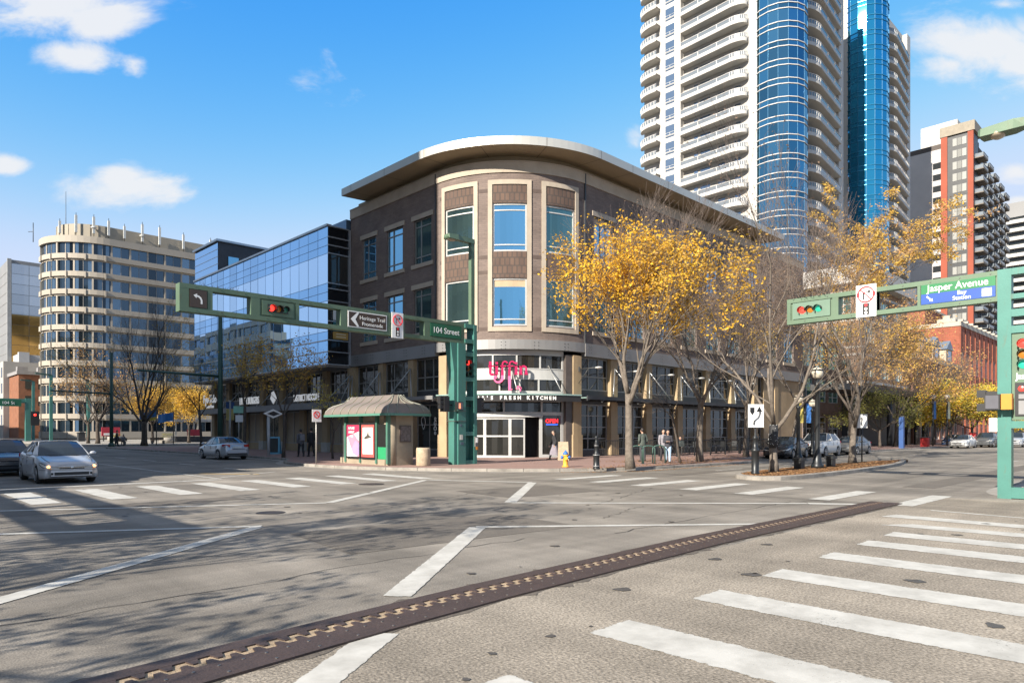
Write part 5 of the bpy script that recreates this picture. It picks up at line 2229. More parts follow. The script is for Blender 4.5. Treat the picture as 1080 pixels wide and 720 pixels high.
def no_turn_sign(fr, parent, uc, w, z0, z1, wd):
    mb = MB()
    fr.box(mb, uc - wd / 2, uc + wd / 2, w - 0.03, w, z0, z1)
    pl = mb.build('no_right_turn_sign', sig_white, parent)
    h = z1 - z0
    zc = z0 + h * 0.70
    R = wd * 0.40
    mb = MB()
    n = 24
    pts = [fr.p(uc - math.cos(2 * PI * i / n) * R, w + 0.006, zc + math.sin(2 * PI * i / n) * R) for i in range(n + 1)]
    for a, b in zip(pts, pts[1:]):
        mb.bar(a, b, 0.07, 0.02)
    mb.bar(fr.p(uc + R * 0.7, w + 0.012, zc + R * 0.7), fr.p(uc - R * 0.7, w + 0.012, zc - R * 0.7), 0.06, 0.016)
    mb.build('prohibition_ring', sig_red, pl)
    mb = MB()
    q = [(0.1, -0.2), (0.1, 0.06), (-0.02, 0.1), (-0.1, 0.1)]
    q = [(x * wd * 1.3, y * wd * 1.3) for x, y in q]
    for a, b in zip(q, q[1:]):
        mb.bar(fr.p(uc + a[0], w + 0.004, zc + a[1]), fr.p(uc + b[0], w + 0.004, zc + b[1]), 0.045, 0.008)
    t = wd * 1.3
    mb.slab([fr.p(uc - 0.08 * t, w + 0.008, zc + 0.18 * t), fr.p(uc - 0.08 * t, w + 0.008, zc + 0.02 * t), fr.p(uc - 0.2 * t, w + 0.008, zc + 0.1 * t)], -fr.N * 0.008)
    bw, bz0, bz1 = wd * 0.16, z0 + h * 0.07, z0 + h * 0.42
    fr.box(mb, uc - bw, uc + bw, w + 0.001, w + 0.012, bz0, bz1)
    mb.build('turn_arrow', sig_black, pl)
    mb = MB()
    hh = (bz1 - bz0) / 3
    for k, m in ((0, 1), (1, 1), (2, 0)):
        c = fr.p(uc, w + 0.016, bz0 + hh * (k + 0.5))
        r = hh * 0.40
        mb.poly([c + fr.A * (-math.cos(2 * PI * i / 12) * r) + Vector((0, 0, math.sin(2 * PI * i / 12) * r)) for i in range(12)], m)
    mb.build('signal_pictogram', [sig_red, sig_white], pl)


def arm(fr, parent, L, z0, z1, th, ch, cells, mats, us=0.0):
    """ladder arm; cells = list of (u0, u1, kind) with kind open / plate"""
    mb = MB()
    fr.box(mb, us, L, -th / 2, th / 2, z1 - ch, z1)
    fr.box(mb, us, L, -th / 2, th / 2, z0, z0 + ch)
    edges = sorted(cells)
    u = us
    for (a, b, k) in edges:
        fr.box(mb, u, a, -th / 2 + 0.004, th / 2 - 0.004, z0 + ch, z1 - ch)
        if k == 'plate':
            fr.box(mb, a, b, -th / 2 + 0.03, th / 2 - 0.05, z0 + ch, z1 - ch)
        u = b
    fr.box(mb, u, L, -th / 2 + 0.004, th / 2 - 0.004, z0 + ch, z1 - ch)
    return mb.build('arm', mats, parent)


def lamp_head(parent, pole_xy, z0, z1, d, L, mat):
    d = Vector((*d, 0))
    p = Vector((*pole_xy, 0))
    mb = MB()
    mb.box(p.x - 0.11, p.x + 0.11, p.y - 0.11, p.y + 0.11, z0, z1)
    pole = mb.build('lamp_pole', mat, parent)
    n = Vector((-d.y, d.x, 0))
    mb = MB()
    prof = [(-0.12, 0.13, -0.13, 0.10), (L * 0.5, 0.15, -0.13, 0.10), (L * 0.62, 0.24, -0.16, 0.11), (L * 0.97, 0.24, -0.16, 0.06), (L, 0.18, -0.1, 0.04)]
    rings = []
    for u, hw, lo, hi in prof:
        rings.append([mb.add(p + d * u + n * a + Vector((0, 0, z1 + b))) for a, b in ((-hw, lo), (hw, lo), (hw * 0.8, hi), (-hw * 0.8, hi))])
    for a, b in zip(rings, rings[1:]):
        for j in range(4):
            mb.face((a[j], a[(j + 1) % 4], b[(j + 1) % 4], b[j]))
    mb.face(rings[0])
    mb.face(rings[-1][::-1])
    hd = mb.build('lamp_head', mat, parent)
    mb = MB()
    mb.sphere(p + d * (L * 0.8) + Vector((0, 0, z1 - 0.15)), 0.2, 10, 6, 0, (1.3, 0.9, 0.5))
    mb.build('lamp_lens', pm('lamp_lens_glass', (0.35, 0.29, 0.22), 0.2), hd)


def walk_signal(fr, parent, u, w, z, facing='w', lit=True, yellow=True):
    mb = MB()
    fr.box(mb, u - 0.17, u + 0.17, w, w + 0.22, z - 0.2, z + 0.2, 0)
    b = mb.build('pedestrian_signal', sig_black, parent)
    mb = MB()
    fr.box(mb, u - 0.14, u + 0.14, w + 0.221, w + 0.228, z - 0.17, z + 0.17)
    mb.build('signal_face', pm('signal_face_grey', (0.10, 0.10, 0.115), 0.3), b)
    if yellow:
        mb = MB()
        fr.box(mb, u - 0.42, u - 0.19, w - 0.02, w + 0.2, z - 0.2, z + 0.2)
        mb.build('yellow_housing', yellow_box, b)
    if lit:
        mb = MB()
        c = fr.p(u, w + 0.23, z)
        fr.box(mb, u + 0.0, u + 0.11, w + 0.228, w + 0.234, z - 0.13, z + 0.02)
        for k in range(4):
            fr.box(mb, u + 0.006 + 0.027 * k, u + 0.024 + 0.027 * k, w + 0.228, w + 0.234, z + 0.02, z + 0.13)
        mb.build('hand_symbol', ped_orange, b)
    return b


def curve_arrow(fr, parent, name, uc, w, z, s, mat, pts, wd, head=True):
    mb = MB()
    P_ = [Vector(p) * s for p in pts]
    k = len(P_)
    Ls, Rs = [], []
    for i in range(k):
        d = (P_[min(i + 1, k - 1)] - P_[max(0, i - 1)]).normalized()
        nn = Vector((-d.y, d.x)) * wd * s / 2
        Ls.append(P_[i] + nn)
        Rs.append(P_[i] - nn)

    def q(v):
        return fr.p(uc - v.x, w, z + v.y)
    for i in range(k - 1):
        mb.poly([q(Ls[i]), q(Rs[i]), q(Rs[i + 1]), q(Ls[i + 1])])
    if head:
        d = (P_[-1] - P_[-2]).normalized()
        nn = Vector((-d.y, d.x))
        h = wd * s * 1.35
        mb.poly([q(P_[-1] + nn * h), q(P_[-1] - nn * h), q(P_[-1] + d * h * 1.4)])
    return mb.build(name, mat, parent)


# ---------------- gantry at the corner, arm over the street
gl = thing('signal_gantry', 'green signal gantry at the brick corner carrying the 104 Street sign on its long arm', 'traffic gantry', (22.1, 26.2, 0.13))
f1 = Frame((22.1, 26.2), (-1, 0), (0, -1))
Z0, Z1 = 6.1, 7.12
mb = MB()
# wedge column: wider at the foot than under the arm
mb.prism([(21.62, 25.9), (22.1, 25.9), (22.1, 26.5), (21.62, 26.5)], 0.13, 6.098)
for za, zb, xa, xb in ((0.13, 4.7, 21.42, 21.42), (4.7, 6.095, 21.42, 21.2)):
    mb.slab([(21.62, 25.98, za), (21.62, 25.98, zb), (xb, 25.98, zb), (xa, 25.98, za)], (0, 0.44, 0))
mb.box(22.66, 22.86, 25.92, 26.48, 0.13, 7.1)
for z in (0.13, 1.55, 3.3, 4.25, 5.5, 6.15, 6.9):
    mb.box(22.1, 22.66, 25.94, 26.46, z, z + 0.2)
mb.box(22.1, 22.66, 26.3, 26.4, 0.33, 3.3)
pc = mb.build('post', gr_teal, gl)
mb = MB()
mb.box(22.12, 22.64, 26.1, 26.2, 4.45, 5.5)
mb.build('signal_backplate', pm('backplate_dark_teal', (0.03, 0.08, 0.07), 0.5), pc)
for k, m in enumerate((lens_red, lens_amber, lens_green)):
    lens(f1, pc, -0.28, 0.13, 5.2 - 0.3 * k, 0.12, m)
cells = [(0.2, 2.13, 'plate'), (2.47, 3.6, 'open'), (3.75, 4.3, 'plate'), (4.54, 6.6, 'plate'), (6.9, 8.8, 'open'), (8.95, 10.45, 'plate'), (10.8, 12.25, 'open'), (12.43, 13.1, 'plate')]
ar = arm(f1, gl, 13.42, Z0, Z1, 0.40, 0.17, cells, gr_paint)
mb = MB()
f1.box(mb, 0.22, 2.11, 0.19, 0.215, Z0 + 0.2, Z1 - 0.2)
s = mb.build('street_name_sign', sig_green, gl)
text('104 Street', 'sign_text', 0.40, sig_white, f1.p(1.165, 0.218, 6.6), (1, 0, 0), parent=s, extrude=0.003, bold=0.002, wscale=0.97)
mb = MB()
f1.box(mb, 4.58, 6.56, 0.19, 0.215, Z0 + 0.16, Z1 - 0.16, 1)
f1.box(mb, 4.62, 6.52, 0.2155, 0.22, Z0 + 0.2, Z1 - 0.2, 0)
s = mb.build('trail_sign', [sig_brown, sig_white], gl)
text('Heritage Trail', 'sign_text', 0.235, sig_white, f1.p(5.33, 0.223, 6.70), (1, 0, 0), parent=s, extrude=0.003)
text('Promenade', 'sign_text', 0.235, sig_white, f1.p(5.33, 0.223, 6.45), (1, 0, 0), parent=s, extrude=0.003)
mb = MB()
zc = 6.61
mb.poly([f1.p(6.44, 0.224, zc), f1.p(6.12, 0.224, zc - 0.30), f1.p(6.02, 0.224, zc - 0.30), f1.p(6.2, 0.224, zc), f1.p(6.02, 0.224, zc + 0.30), f1.p(6.12, 0.224, zc + 0.30)])
mb.build('arrow', sig_white, s)
no_turn_sign(f1, gl, 4.03, 0.26, Z0 - 0.1, Z1 + 0.03, 0.62)
mb = MB()
f1.box(mb, 9.05, 10.36, 0.19, 0.205, Z0 + 0.22, Z1 - 0.22)
s = mb.build('signal_plate', gr_paint, gl)
mb = MB()
f1.box(mb, 9.30, 10.14, 0.206, 0.24, 6.46, 6.76)
mb.build('signal_housing', sig_black, s)
for k, m in enumerate((lens_red, lens_amber, lens_green)):
    lens(f1, s, 10.0 - 0.28 * k, 0.245, 6.61, 0.125, m)
mb = MB()
f1.box(mb, 12.46, 13.07, 0.19, 0.21, Z0 + 0.19, Z1 - 0.19)
s = mb.build('left_turn_sign', sig_brown, gl)
curve_arrow(f1, s, 'arrow', 12.765, 0.213, 6.61, 0.5, sig_white, [(0.22, -0.36), (0.22, -0.1), (0.14, 0.08), (0.0, 0.18), (-0.12, 0.2)], 0.13)
lamp_head(gl, (22.74, 26.2), 7.1, 11.35, (-1, 0), 1.65, gr_paint)
# heads on the post
w0 = walk_signal(f1, gl, 0.55, 0.34, 3.0, lit=True, yellow=False)
for du, nm in ((1.15, 'w'), (-0.95, 'e')):
    mb = MB()
    f1.box(mb, du - 0.16, du + 0.16, -0.1, 0.25, 2.72, 3.45, 0)
    for k in range(3):
        f1.box(mb, du - 0.36 if du < 0 else du + 0.16, du - 0.16 if du < 0 else du + 0.36, -0.02, 0.2, 2.86 + 0.22 * k, 3.04 + 0.22 * k, 0)
    f1.box(mb, min(du, 0.0), max(du, 0.2), 0.02, 0.08, 3.02, 3.08, 0)
    mb.build('side_signal', sig_black, gl)
mb = MB()
f1.box(mb, -0.72, -0.56, 0.29, 0.4, 1.0, 1.5, 0)
f1.box(mb, -0.70, -0.58, 0.4, 0.42, 1.2, 1.45, 1)
f1.box(mb, -0.70, -0.58, 0.4, 0.42, 0.85, 1.0, 2)
mb.build('push_button', [pm('button_box', (0.1, 0.1, 0.1), 0.5), sig_white, yellow_box], gl)

# ---------------- gantry on the near right corner, arm over the avenue
gr = thing('signal_gantry', 'green signal gantry at the right edge carrying the Jasper Avenue and Bay Station sign', 'traffic gantry', (21.9, 3.85, 0))
f2 = Frame((21.9, 3.83), (0, 1), (-1, 0))
A0, A1 = 5.18, 6.0
mb = MB()
f2.box(mb, -0.15, 0.15, -0.15, 0.15, 0.0, 6.0)
f2.box(mb, -1.62, -1.32, -0.15, 0.15, 0.0, 6.0)
f2.box(mb, -1.32, -0.15, -0.14, 0.14, 0.02, 0.3)
for z in (4.85, 4.42, 1.95):
    f2.box(mb, -1.32, -0.15, -0.14, 0.14, z - 0.11, z + 0.08)
f2.box(mb, -1.32, -0.15, -0.14, 0.14, 5.83, 6.0)
f2.box(mb, -1.32, -0.15, -0.14, 0.14, 5.2, 5.33)
po = mb.build('post', gr_teal, gr)
mb = MB()
f2.box(mb, -1.31, -0.155, -0.06, 0.09, 2.05, 4.31)
mb.build('signal_backplate', gr_paint, po)
for k, m in enumerate((lens_red, lens_amber, lens_teal)):
    lens(f2, po, -0.40, 0.1, 4.02 - 0.265 * k, 0.115, m)
text('Jasper Avenue', 'sign_text', 0.22, sig_white, f2.p(-0.72, 0.095, 3.18), (0, -1, 0), parent=po, extrude=0.003, bold=0.004, wscale=0.75)
mb = MB()
f2.box(mb, -1.2, -0.22, 0.091, 0.11, 2.15, 3.02, 0)
f2.box(mb, -1.12, -0.30, 0.111, 0.12, 2.2, 2.55, 1)
f2.box(mb, -1.12, -0.30, 0.111, 0.12, 2.6, 2.72, 1)
s = mb.build('lower_signal', [sig_black, pm('signal_panel_grey', (0.2, 0.2, 0.205), 0.4)], po)
lens(f2, s, -0.36, 0.125, 2.86, 0.07, lens_red, False)
cells = [(0.17, 1.95, 'plate'), (2.03, 3.12, 'open'), (3.1, 3.62, 'plate'), (3.66, 4.18, 'open'), (4.36, 5.65, 'plate')]
ar = arm(f2, gr, 5.77, A0, A1 - 0.012, 0.29, 0.13, cells, gr_paint, 0.151)
blue_m = pm('transit_blue', (0.01, 0.06, 0.30), 0.4)
green_m = pm('sign_bright_green', (0.01, 0.15, 0.05), 0.4)
mb = MB()
f2.box(mb, 0.19, 1.93, 0.145, 0.16, 5.60, 5.86, 0)
f2.box(mb, 0.19, 1.93, 0.145, 0.16, 5.315, 5.598, 1)
s = mb.build('street_name_sign', [green_m, blue_m], gr)
text('Jasper Avenue', 'sign_text', 0.27, sig_white, f2.p(1.06, 0.164, 5.735), (0, -1, 0), parent=s, extrude=0.002, bold=0.0015, wscale=0.92)
text('Bay', 'sign_text', 0.155, sig_white, f2.p(0.95, 0.164, 5.53), (0, -1, 0), parent=s, extrude=0.002, bold=0.001)
text('Station', 'sign_text', 0.155, sig_white, f2.p(0.95, 0.164, 5.39), (0, -1, 0), parent=s, extrude=0.002, bold=0.001)
curve_arrow(f2, s, 'arrow', 1.72, 0.163, 5.46, 0.24, sig_white, [(-0.3, 0.3), (0.12, -0.12)], 0.16)
mb = MB()
f2.box(mb, 0.27, 0.49, 0.161, 0.164, 5.35, 5.56, 0)
f2.box(mb, 0.31, 0.45, 0.1645, 0.166, 5.40, 5.52, 1)
f2.box(mb, 0.33, 0.43, 0.1665, 0.168, 5.46, 5.505, 0)
mb.build('train_icon', [sig_white, pm('icon_blue_grey', (0.35, 0.42, 0.55), 0.4)], s)
no_turn_sign(f2, gr, 3.37, 0.2, A0 - 0.03, A1 + 0.1, 0.56)
mb = MB()
f2.box(mb, 4.42, 5.58, 0.14, 0.152, 5.33, 5.84)
s = mb.build('signal_plate', pm('gantry_green_light', (0.115, 0.185, 0.135), 0.45), gr)
for k, m in enumerate((lens_red, lens_amber, lens_teal)):
    lens(f2, s, 5.27 - 0.25 * k, 0.16, 5.585, 0.105, m)
lamp_head(gr, (21.9, 2.36), 6.0, 9.75, (0, 1), 2.05, gr_paint)
walk_signal(f2, gr, 0.20, 0.3, 2.52, lit=False, yellow=True)
mb = MB()
f2.box(mb, 0.42, 0.62, -0.1, 0.1, 2.66, 2.86, 0)
f2.box(mb, 0.42, 0.62, -0.1, 0.1, 2.30, 2.50, 0)
f2.box(mb, 0.16, 0.42, -0.04, 0.04, 2.3, 2.82, 0)
f2.box(mb, 0.06, 0.2, 0.16, 0.3, 2.46, 2.56, 0)
mb.build('side_signal', sig_black, gr)
mb = MB()
f2.box(mb, 0.16, 0.34, 0.1, 0.12, 1.75, 2.12, 0)
mb.build('button_sign', sig_white, gr)

# bird spikes, bolts and stickers on the arms and posts
random.seed(77)


def spikes(fr, parent, u0, u1, z, n):
    mb = MB()
    for k in range(n):
        u = rnd(u0, u1)
        p = fr.p(u, rnd(-0.12, 0.14), z)
        mb.tube([p, p + fr.A * rnd(-0.12, 0.12) + fr.N * rnd(-0.05, 0.16) + Vector((0, 0, rnd(-0.05, 0.16)))], [0.009, 0.004], 4)
    mb.build('bird_spikes', sig_black, parent)


spikes(f2, gr, 4.5, 5.6, A1 - 0.02, 70)
spikes(f2, gr, 2.1, 2.9, A1 - 0.02, 16)
spikes(f1, gl, 10.9, 12.9, Z1, 50)
spikes(f1, gl, 2.4, 3.6, Z1, 24)
for fr, pr, us, zs, w in ((f1, gl, [0.25 + 0.9 * k for k in range(15)], (Z0 + 0.085, Z1 - 0.085), 0.2), (f2, gr, [0.3 + 0.7 * k for k in range(8)], (A0 + 0.065, A1 - 0.075), 0.145)):
    mb = MB()
    for u in us:
        for z in zs:
            p = fr.p(u, w, z)
            mb.tube([p, p + fr.N * 0.015], 0.018, 6)
    mb.build('arm_bolts', pm('dull_bolt', (0.10, 0.11, 0.095), 0.5, 0.4), pr)
mb = MB()
mb.box(21.72, 21.9, 25.885, 25.9, 1.35, 1.6, 0)
mb.box(21.74, 21.84, 25.885, 25.9, 2.0, 2.12, 1)
mb.box(21.76, 21.95, 25.885, 25.9, 1.1, 1.24, 1)
mb.build('stickers', [pm('sticker_pale', (0.45, 0.45, 0.4), 0.6), pm('sticker_dark', (0.06, 0.09, 0.12), 0.6)], gl)
mb = MB()
for z in (2.25, 2.75):
    f1.box(mb, -0.02, 0.70, -0.34, 0.32, z, z + 0.03)
mb.build('clamp_bands', pm('dull_bolt', (0.10, 0.11, 0.095)), gl)

# ---------------- the third gantry stands off frame at the left; its arm throws the framed shadow on the road
gw = thing('signal_gantry', 'green signal gantry standing west of the crossing, only its arm shadow reaching the road', 'traffic gantry', (-8.2, 24.0, 0.13))
f3 = Frame((-8.2, 24.0), (0, -1), (1, 0))
mb = MB()
f3.box(mb, -0.3, 0.3, -0.3, 0.3, 0.13, 6.9)
mb.build('post', gr_teal, gw)
arm(f3, gw, 12.6, 5.75, 6.8, 0.4, 0.2, [(1.2, 3.2, 'open'), (3.6, 6.0, 'open'), (6.3, 8.1, 'open'), (8.4, 10.2, 'open'), (10.5, 12.3, 'plate')], gr_paint)

# ---------------- tall dark green poles with slim arms along the street
def tall_pole(name, x, y, h, arm_l, arm_z, label, r=0.2):
    t = thing(name, label, 'signal pole', (x, y, 0.13), 0, 'tall dark green poles along the street')
    mb = MB()
    mb.tube([(x, y, 0.13), (x, y, h)], [r, r * 0.75], 10)
    mb.lathe([(r * 1.7, 0), (r * 1.7, 0.25), (r * 1.1, 0.4)], x, y, 12, 0, True, 0.13)
    mb.build('pole', gr_dark, t)
    mb = MB()
    mb.tube([(x, y, arm_z), (x - arm_l, y, arm_z + 0.12)], [0.10, 0.07], 8)
    mb.tube([(x - arm_l * 0.7, y, arm_z + 0.5), (x, y, arm_z + 0.75)], 0.02, 5)
    mb.build('arm', gr_dark, t)
    return t


tall_pole('steel_pole', 20.1, 51.6, 10.6, 5.6, 5.85, 'tall dark green pole with a side arm rising behind the silver hatchback')
tall_pole('steel_pole', 20.9, 83.6, 10.3, 5.6, 5.85, 'tall dark green pole with a side arm beside the large bare tree on the left')
# far crossing: small gantry, twin teal poles, black and white post
def far_lamp(x, y, h, label, d=(-1, 0), L=2.2):
    t = thing('street_lamp', label, 'street lamp', (x, y, 0.13))
    mb = MB()
    mb.box(x - 0.22, x + 0.22, y - 0.22, y + 0.22, 0.13, h)
    mb.build('pole', gr_teal, t)
    mb = MB()
    a, b = (x, y, h), (x + d[0] * L, y + d[1] * L, h + 0.2)
    mb.bar(a, b, 0.5, 0.22)
    mb.build('lamp_head', gr_dark, t)
    return t


far_lamp(25.0, 136.0, 11.2, 'teal lamp post with a square lamp arm standing left of the rounded beige office')
far_lamp(30.0, 134.0, 10.5, 'pale teal lamp post partly wrapped in posters before the rounded beige office', L=0.8)
far_lamp(26.5, 160.0, 11.5, 'slim brown-green lamp post in front of the red brick block at far left', L=2.0)
fg = thing('signal_gantry', 'small distant green gantry with a street name sign before the red brick block', 'traffic gantry', (22.6, 141.0, 0.13))
mb = MB()
mb.box(22.2, 23.0, 140.6, 141.4, 0.13, 7.4)
mb.box(16.0, 23.0, 140.7, 141.3, 6.6, 7.3)
mb.build('post', gr_teal, fg)
mb = MB()
mb.box(18.0, 21.6, 140.5, 140.65, 6.0, 7.1)
s = mb.build('street_name_sign', sig_green, fg)
text('102 Avenue'[:0] or '104 St', 'sign_text', 0.7, sig_white, (19.8, 140.48, 6.55), (1, 0, 0), parent=s, extrude=0.01)
mb = MB()
mb.box(22.9, 24.1, 140.3, 140.6, 2.8, 5.2)
s = mb.build('signal_head', sig_black, fg)
mb = MB()
mb.sphere((23.5, 140.3, 4.6), 0.2, 8, 6)
mb.build('signal_lens', lens_red, s)
# ================================================================ bus kiosk by the kerb
ks = thing('bus_shelter', 'small bus kiosk with a curved ribbed grey roof and backlit poster cases', 'bus shelter', (19.3, 29.6, 0.13))
shell = pm('shelter_roof', (0.20, 0.165, 0.138), 0.5, 0.2, 0.08, 0.7)
rib_m = pm('shelter_rib_green', (0.25, 0.25, 0.205), 0.5, 0.1, 0.08, 2)
kstone = pm('kiosk_stone', (0.27, 0.225, 0.165), 0.8, 0, 0.15, 1.6, 0.2, 30, 0.3)
KX0, KX1, KY0, KY1 = 18.0, 20.7, 26.7, 32.7
prof = [(0.0, 2.52), (0.0, 2.60), (0.05, 2.78), (0.15, 2.93), (0.32, 3.05), (0.52, 3.13), (0.72, 3.22), (0.88, 3.36), (1.0, 3.50), (1.05, 3.54)]


def kring(i, z, rc=0.35, n=4):
    x0, x1, y0, y1 = KX0 + i, KX1 - i, KY0 + i, KY1 - i
    r = max(0.02, min(rc, (x1 - x0) / 2 - 0.01))
    pts = []
    for cx, cy, a0 in ((x1 - r, y1 - r, 0), (x0 + r, y1 - r, 90), (x0 + r, y0 + r, 180), (x1 - r, y0 + r, 270)):
        for k in range(n + 1):
            a = math.radians(a0 + 90 * k / n)
            pts.append((cx + r * math.cos(a), cy + r * math.sin(a), z))
    return pts


mb = MB()
rings = [[mb.add(p) for p in kring(i, z)] for i, z in prof]
for a, b in zip(rings, rings[1:]):
    n = len(a)
    for j in range(n):
        mb.face((a[j], a[(j + 1) % n], b[(j + 1) % n], b[j]), 0, True)
mb.face(rings[-1], 0)
mb.face([mb.add((p[0], p[1], 2.53)) for p in kring(0.02, 2.53)][::-1], 0)
kr = mb.build('roof', shell, ks)
mb = MB()
n = len(rings[0])
pr = kring(0.0, 2.56)
for j in range(n):
    mb.bar(pr[j], pr[(j + 1) % n], 0.07, 0.11)
mb.build('eave_rail', pm('eave_green', (0.08, 0.20, 0.15), 0.5), kr)
mb = MB()
y = KY0 + 1.05
ys = [KY0 + 1.05 + k * 0.78 for k in range(6)]
for yy in ys:
    for sx in (0, 1):
        pts = [((KX0 + i - 0.012) if sx == 0 else (KX1 - i + 0.012), yy, z + 0.012) for i, z in prof[1:]]
        mb.tube(pts, 0.02, 5)
for xx in (KX0 + 0.55, (KX0 + KX1) / 2, KX1 - 0.55):
    for sy in (0, 1):
        pts = [(xx * (1 - i / 1.05) + (KX0 + KX1) / 2 * (i / 1.05), (KY0 + i - 0.012) if sy == 0 else (KY1 - i + 0.012), z + 0.012) for i, z in prof[1:]]
        mb.tube(pts, 0.02, 5)
for sx in (0, 1):
    for sy in (0, 1):
        pts = []
        for i, z in prof[1:]:
            q = 0.103
            pts.append(((KX0 + i + q) if sx == 0 else (KX1 - i - q), (KY0 + i + q) if sy == 0 else (KY1 - i - q), z + 0.01))
        mb.tube(pts, 0.03, 5)
mb.build('roof_ribs', rib_m, kr)
mb = MB()
mb.box(18.62, 20.0, 27.55, 31.9, 0.13, 0.42)
mb.box(18.72, 19.9, 27.6, 31.8, 2.1, 2.53)
mb.box(18.75, 19.9, 28.3, 31.85, 0.42, 2.1, 1)
mb.build('kiosk_wall', [kstone, pm('kiosk_dark', (0.05, 0.05, 0.05), 0.6)], ks)
mb = MB()
mb.lathe([(0.34, 0), (0.34, 2.4)], 18.95, 27.75, 20, 0, True, 0.13)
mb.box(18.95, 20.0, 27.42, 28.25, 0.13, 2.53)
mb.build('end_column', kstone, ks)
mb = MB()
mb.box(19.2, 19.85, 27.36, 27.42, 1.25, 2.05, 0)
mb.box(19.25, 19.8, 27.35, 27.36, 1.3, 2.0, 1)
mb.build('notice_plaque', [pm('plaque_frame', (0.08, 0.06, 0.05), 0.5), pm('plaque_face', (0.13, 0.10, 0.09), 0.4, 0, 0.5, 9)], ks)
mb = MB()
for y in (yof(364.5, 18.6), yof(380, 18.6), yof(397, 18.6), yof(408.5, 18.6)):
    mb.box(18.56, 18.75, y - 0.07, y + 0.07, 0.2, 2.53)
build_each(mb, 'green_mullion', pm('shelter_green', (0.06, 0.15, 0.11), 0.5), ks)


def poster(pxa, pxb, nm, base, decals):
    ya, yb = yof(pxa, 18.55), yof(pxb, 18.55)
    mb = MB()
    mb.box(18.54, 18.60, yb - 0.08, ya + 0.08, 0.4, 2.18, 1)
    mb.box(18.525, 18.54, yb, ya, 0.5, 2.08, 0)
    p = mb.build(nm, [base, sig_black], ks)
    W = ya - yb
    for i, (kind, pts, m) in enumerate(decals):
        mb = MB()
        mb.poly([(18.523 - 0.001 * i, ya - u * W, 0.5 + v * 1.58) for u, v in pts])
        mb.build('printed_' + kind, m, p)
    return p, ya, yb


pw_ = pm('poster_white', (0.66, 0.64, 0.62), 0.3)
pr_ = pm('poster_crimson', (0.55, 0.035, 0.09), 0.3)
pp_ = pm('poster_violet', (0.33, 0.25, 0.50), 0.3)
pk_ = pm('poster_rose', (0.55, 0.22, 0.30), 0.3)
pg_ = pm('poster_ink', (0.08, 0.07, 0.06), 0.3)
p1, ya, yb = poster(366.3, 379.0, 'poster_case', pw_, [
    ('band', [(0, 0.62), (1, 0.80), (1, 1), (0, 1)], pr_), ('stripe', [(0.05, 0.62), (0.5, 0.1), (0.9, 0.0), (1, 0.0), (1, 0.5), (0.6, 0.72)], pk_),
    ('wedge', [(0.4, 0.2), (0.85, 0.02), (1, 0.08), (1, 0.42), (0.7, 0.5)], pp_)])
for k, (tx, zz_) in enumerate((('FUTURES', 1.92), ('INSIGHT', 1.72), ('YOU', 1.52))):
    text(tx, 'poster_text', 0.17, pw_, (18.515, (ya + yb) / 2 + 0.12, zz_), (0, -1, 0), parent=p1, extrude=0.001, bold=0.006, wscale=0.85)
p2, ya, yb = poster(381.6, 394.8, 'poster_case', pm('poster_red', (0.60, 0.10, 0.09), 0.3), [
    ('sheet', [(0.1, 0.09), (0.9, 0.09), (0.9, 0.92), (0.1, 0.92)], pw_), ('sketch', [(0.3, 0.55), (0.85, 0.62), (0.6, 0.68), (0.55, 0.86), (0.45, 0.68), (0.2, 0.6)], pg_)])
mb = MB()
for k in range(5):
    mb.box(18.515, 18.52, yb + 0.25, ya - 0.25, 0.75 + 0.13 * k, 0.79 + 0.13 * k)
mb.build('poster_text_lines', pm('poster_grey', (0.4, 0.38, 0.37), 0.4), p2)
mb = MB()
ya, yb = yof(398.5, 18.6), yof(407.5, 18.6)
mb.box(18.6, 18.64, yb, ya, 0.42, 1.0, 0)
mb.box(18.6, 18.64, yb, ya, 1.0, 2.1, 1)
mb.build('door', [pm('bright_green_panel', (0.02, 0.25, 0.10), 0.5), glass_shop], ks)

# ================================================================ small street furniture
bin_m = pm('exposed_aggregate', (0.38, 0.30, 0.21), 0.9, 0, 0.2, 4, 0.4, 60, 0.2, fine=0.3, fscale=45)


def litter_bin(x, y, z, label, r=0.34, h=0.86):
    t = thing('litter_bin', label, 'litter bin', (x, y, z))
    mb = MB()
    mb.lathe([(r * 0.96, 0), (r, 0.03), (r, h - 0.08), (r * 0.94, h), (r * 0.7, h)], x, y, 24, 0, True, z)
    mb.build('drum', bin_m, t)
    mb = MB()
    mb.lathe([(r * 0.7, 0), (r * 0.66, 0.01)], x, y, 20, 0, True, z + h)
    mb.build('lid', dark_metal, t)
    return t


litter_bin(19.75, 26.25, 0.13, 'round pebbled concrete litter bin between the bus kiosk and the corner gantry')
litter_bin(22.8, 2.95, 0.13, 'pebbled concrete drum bin with dark lid behind the right gantry post', 0.38, 1.35)

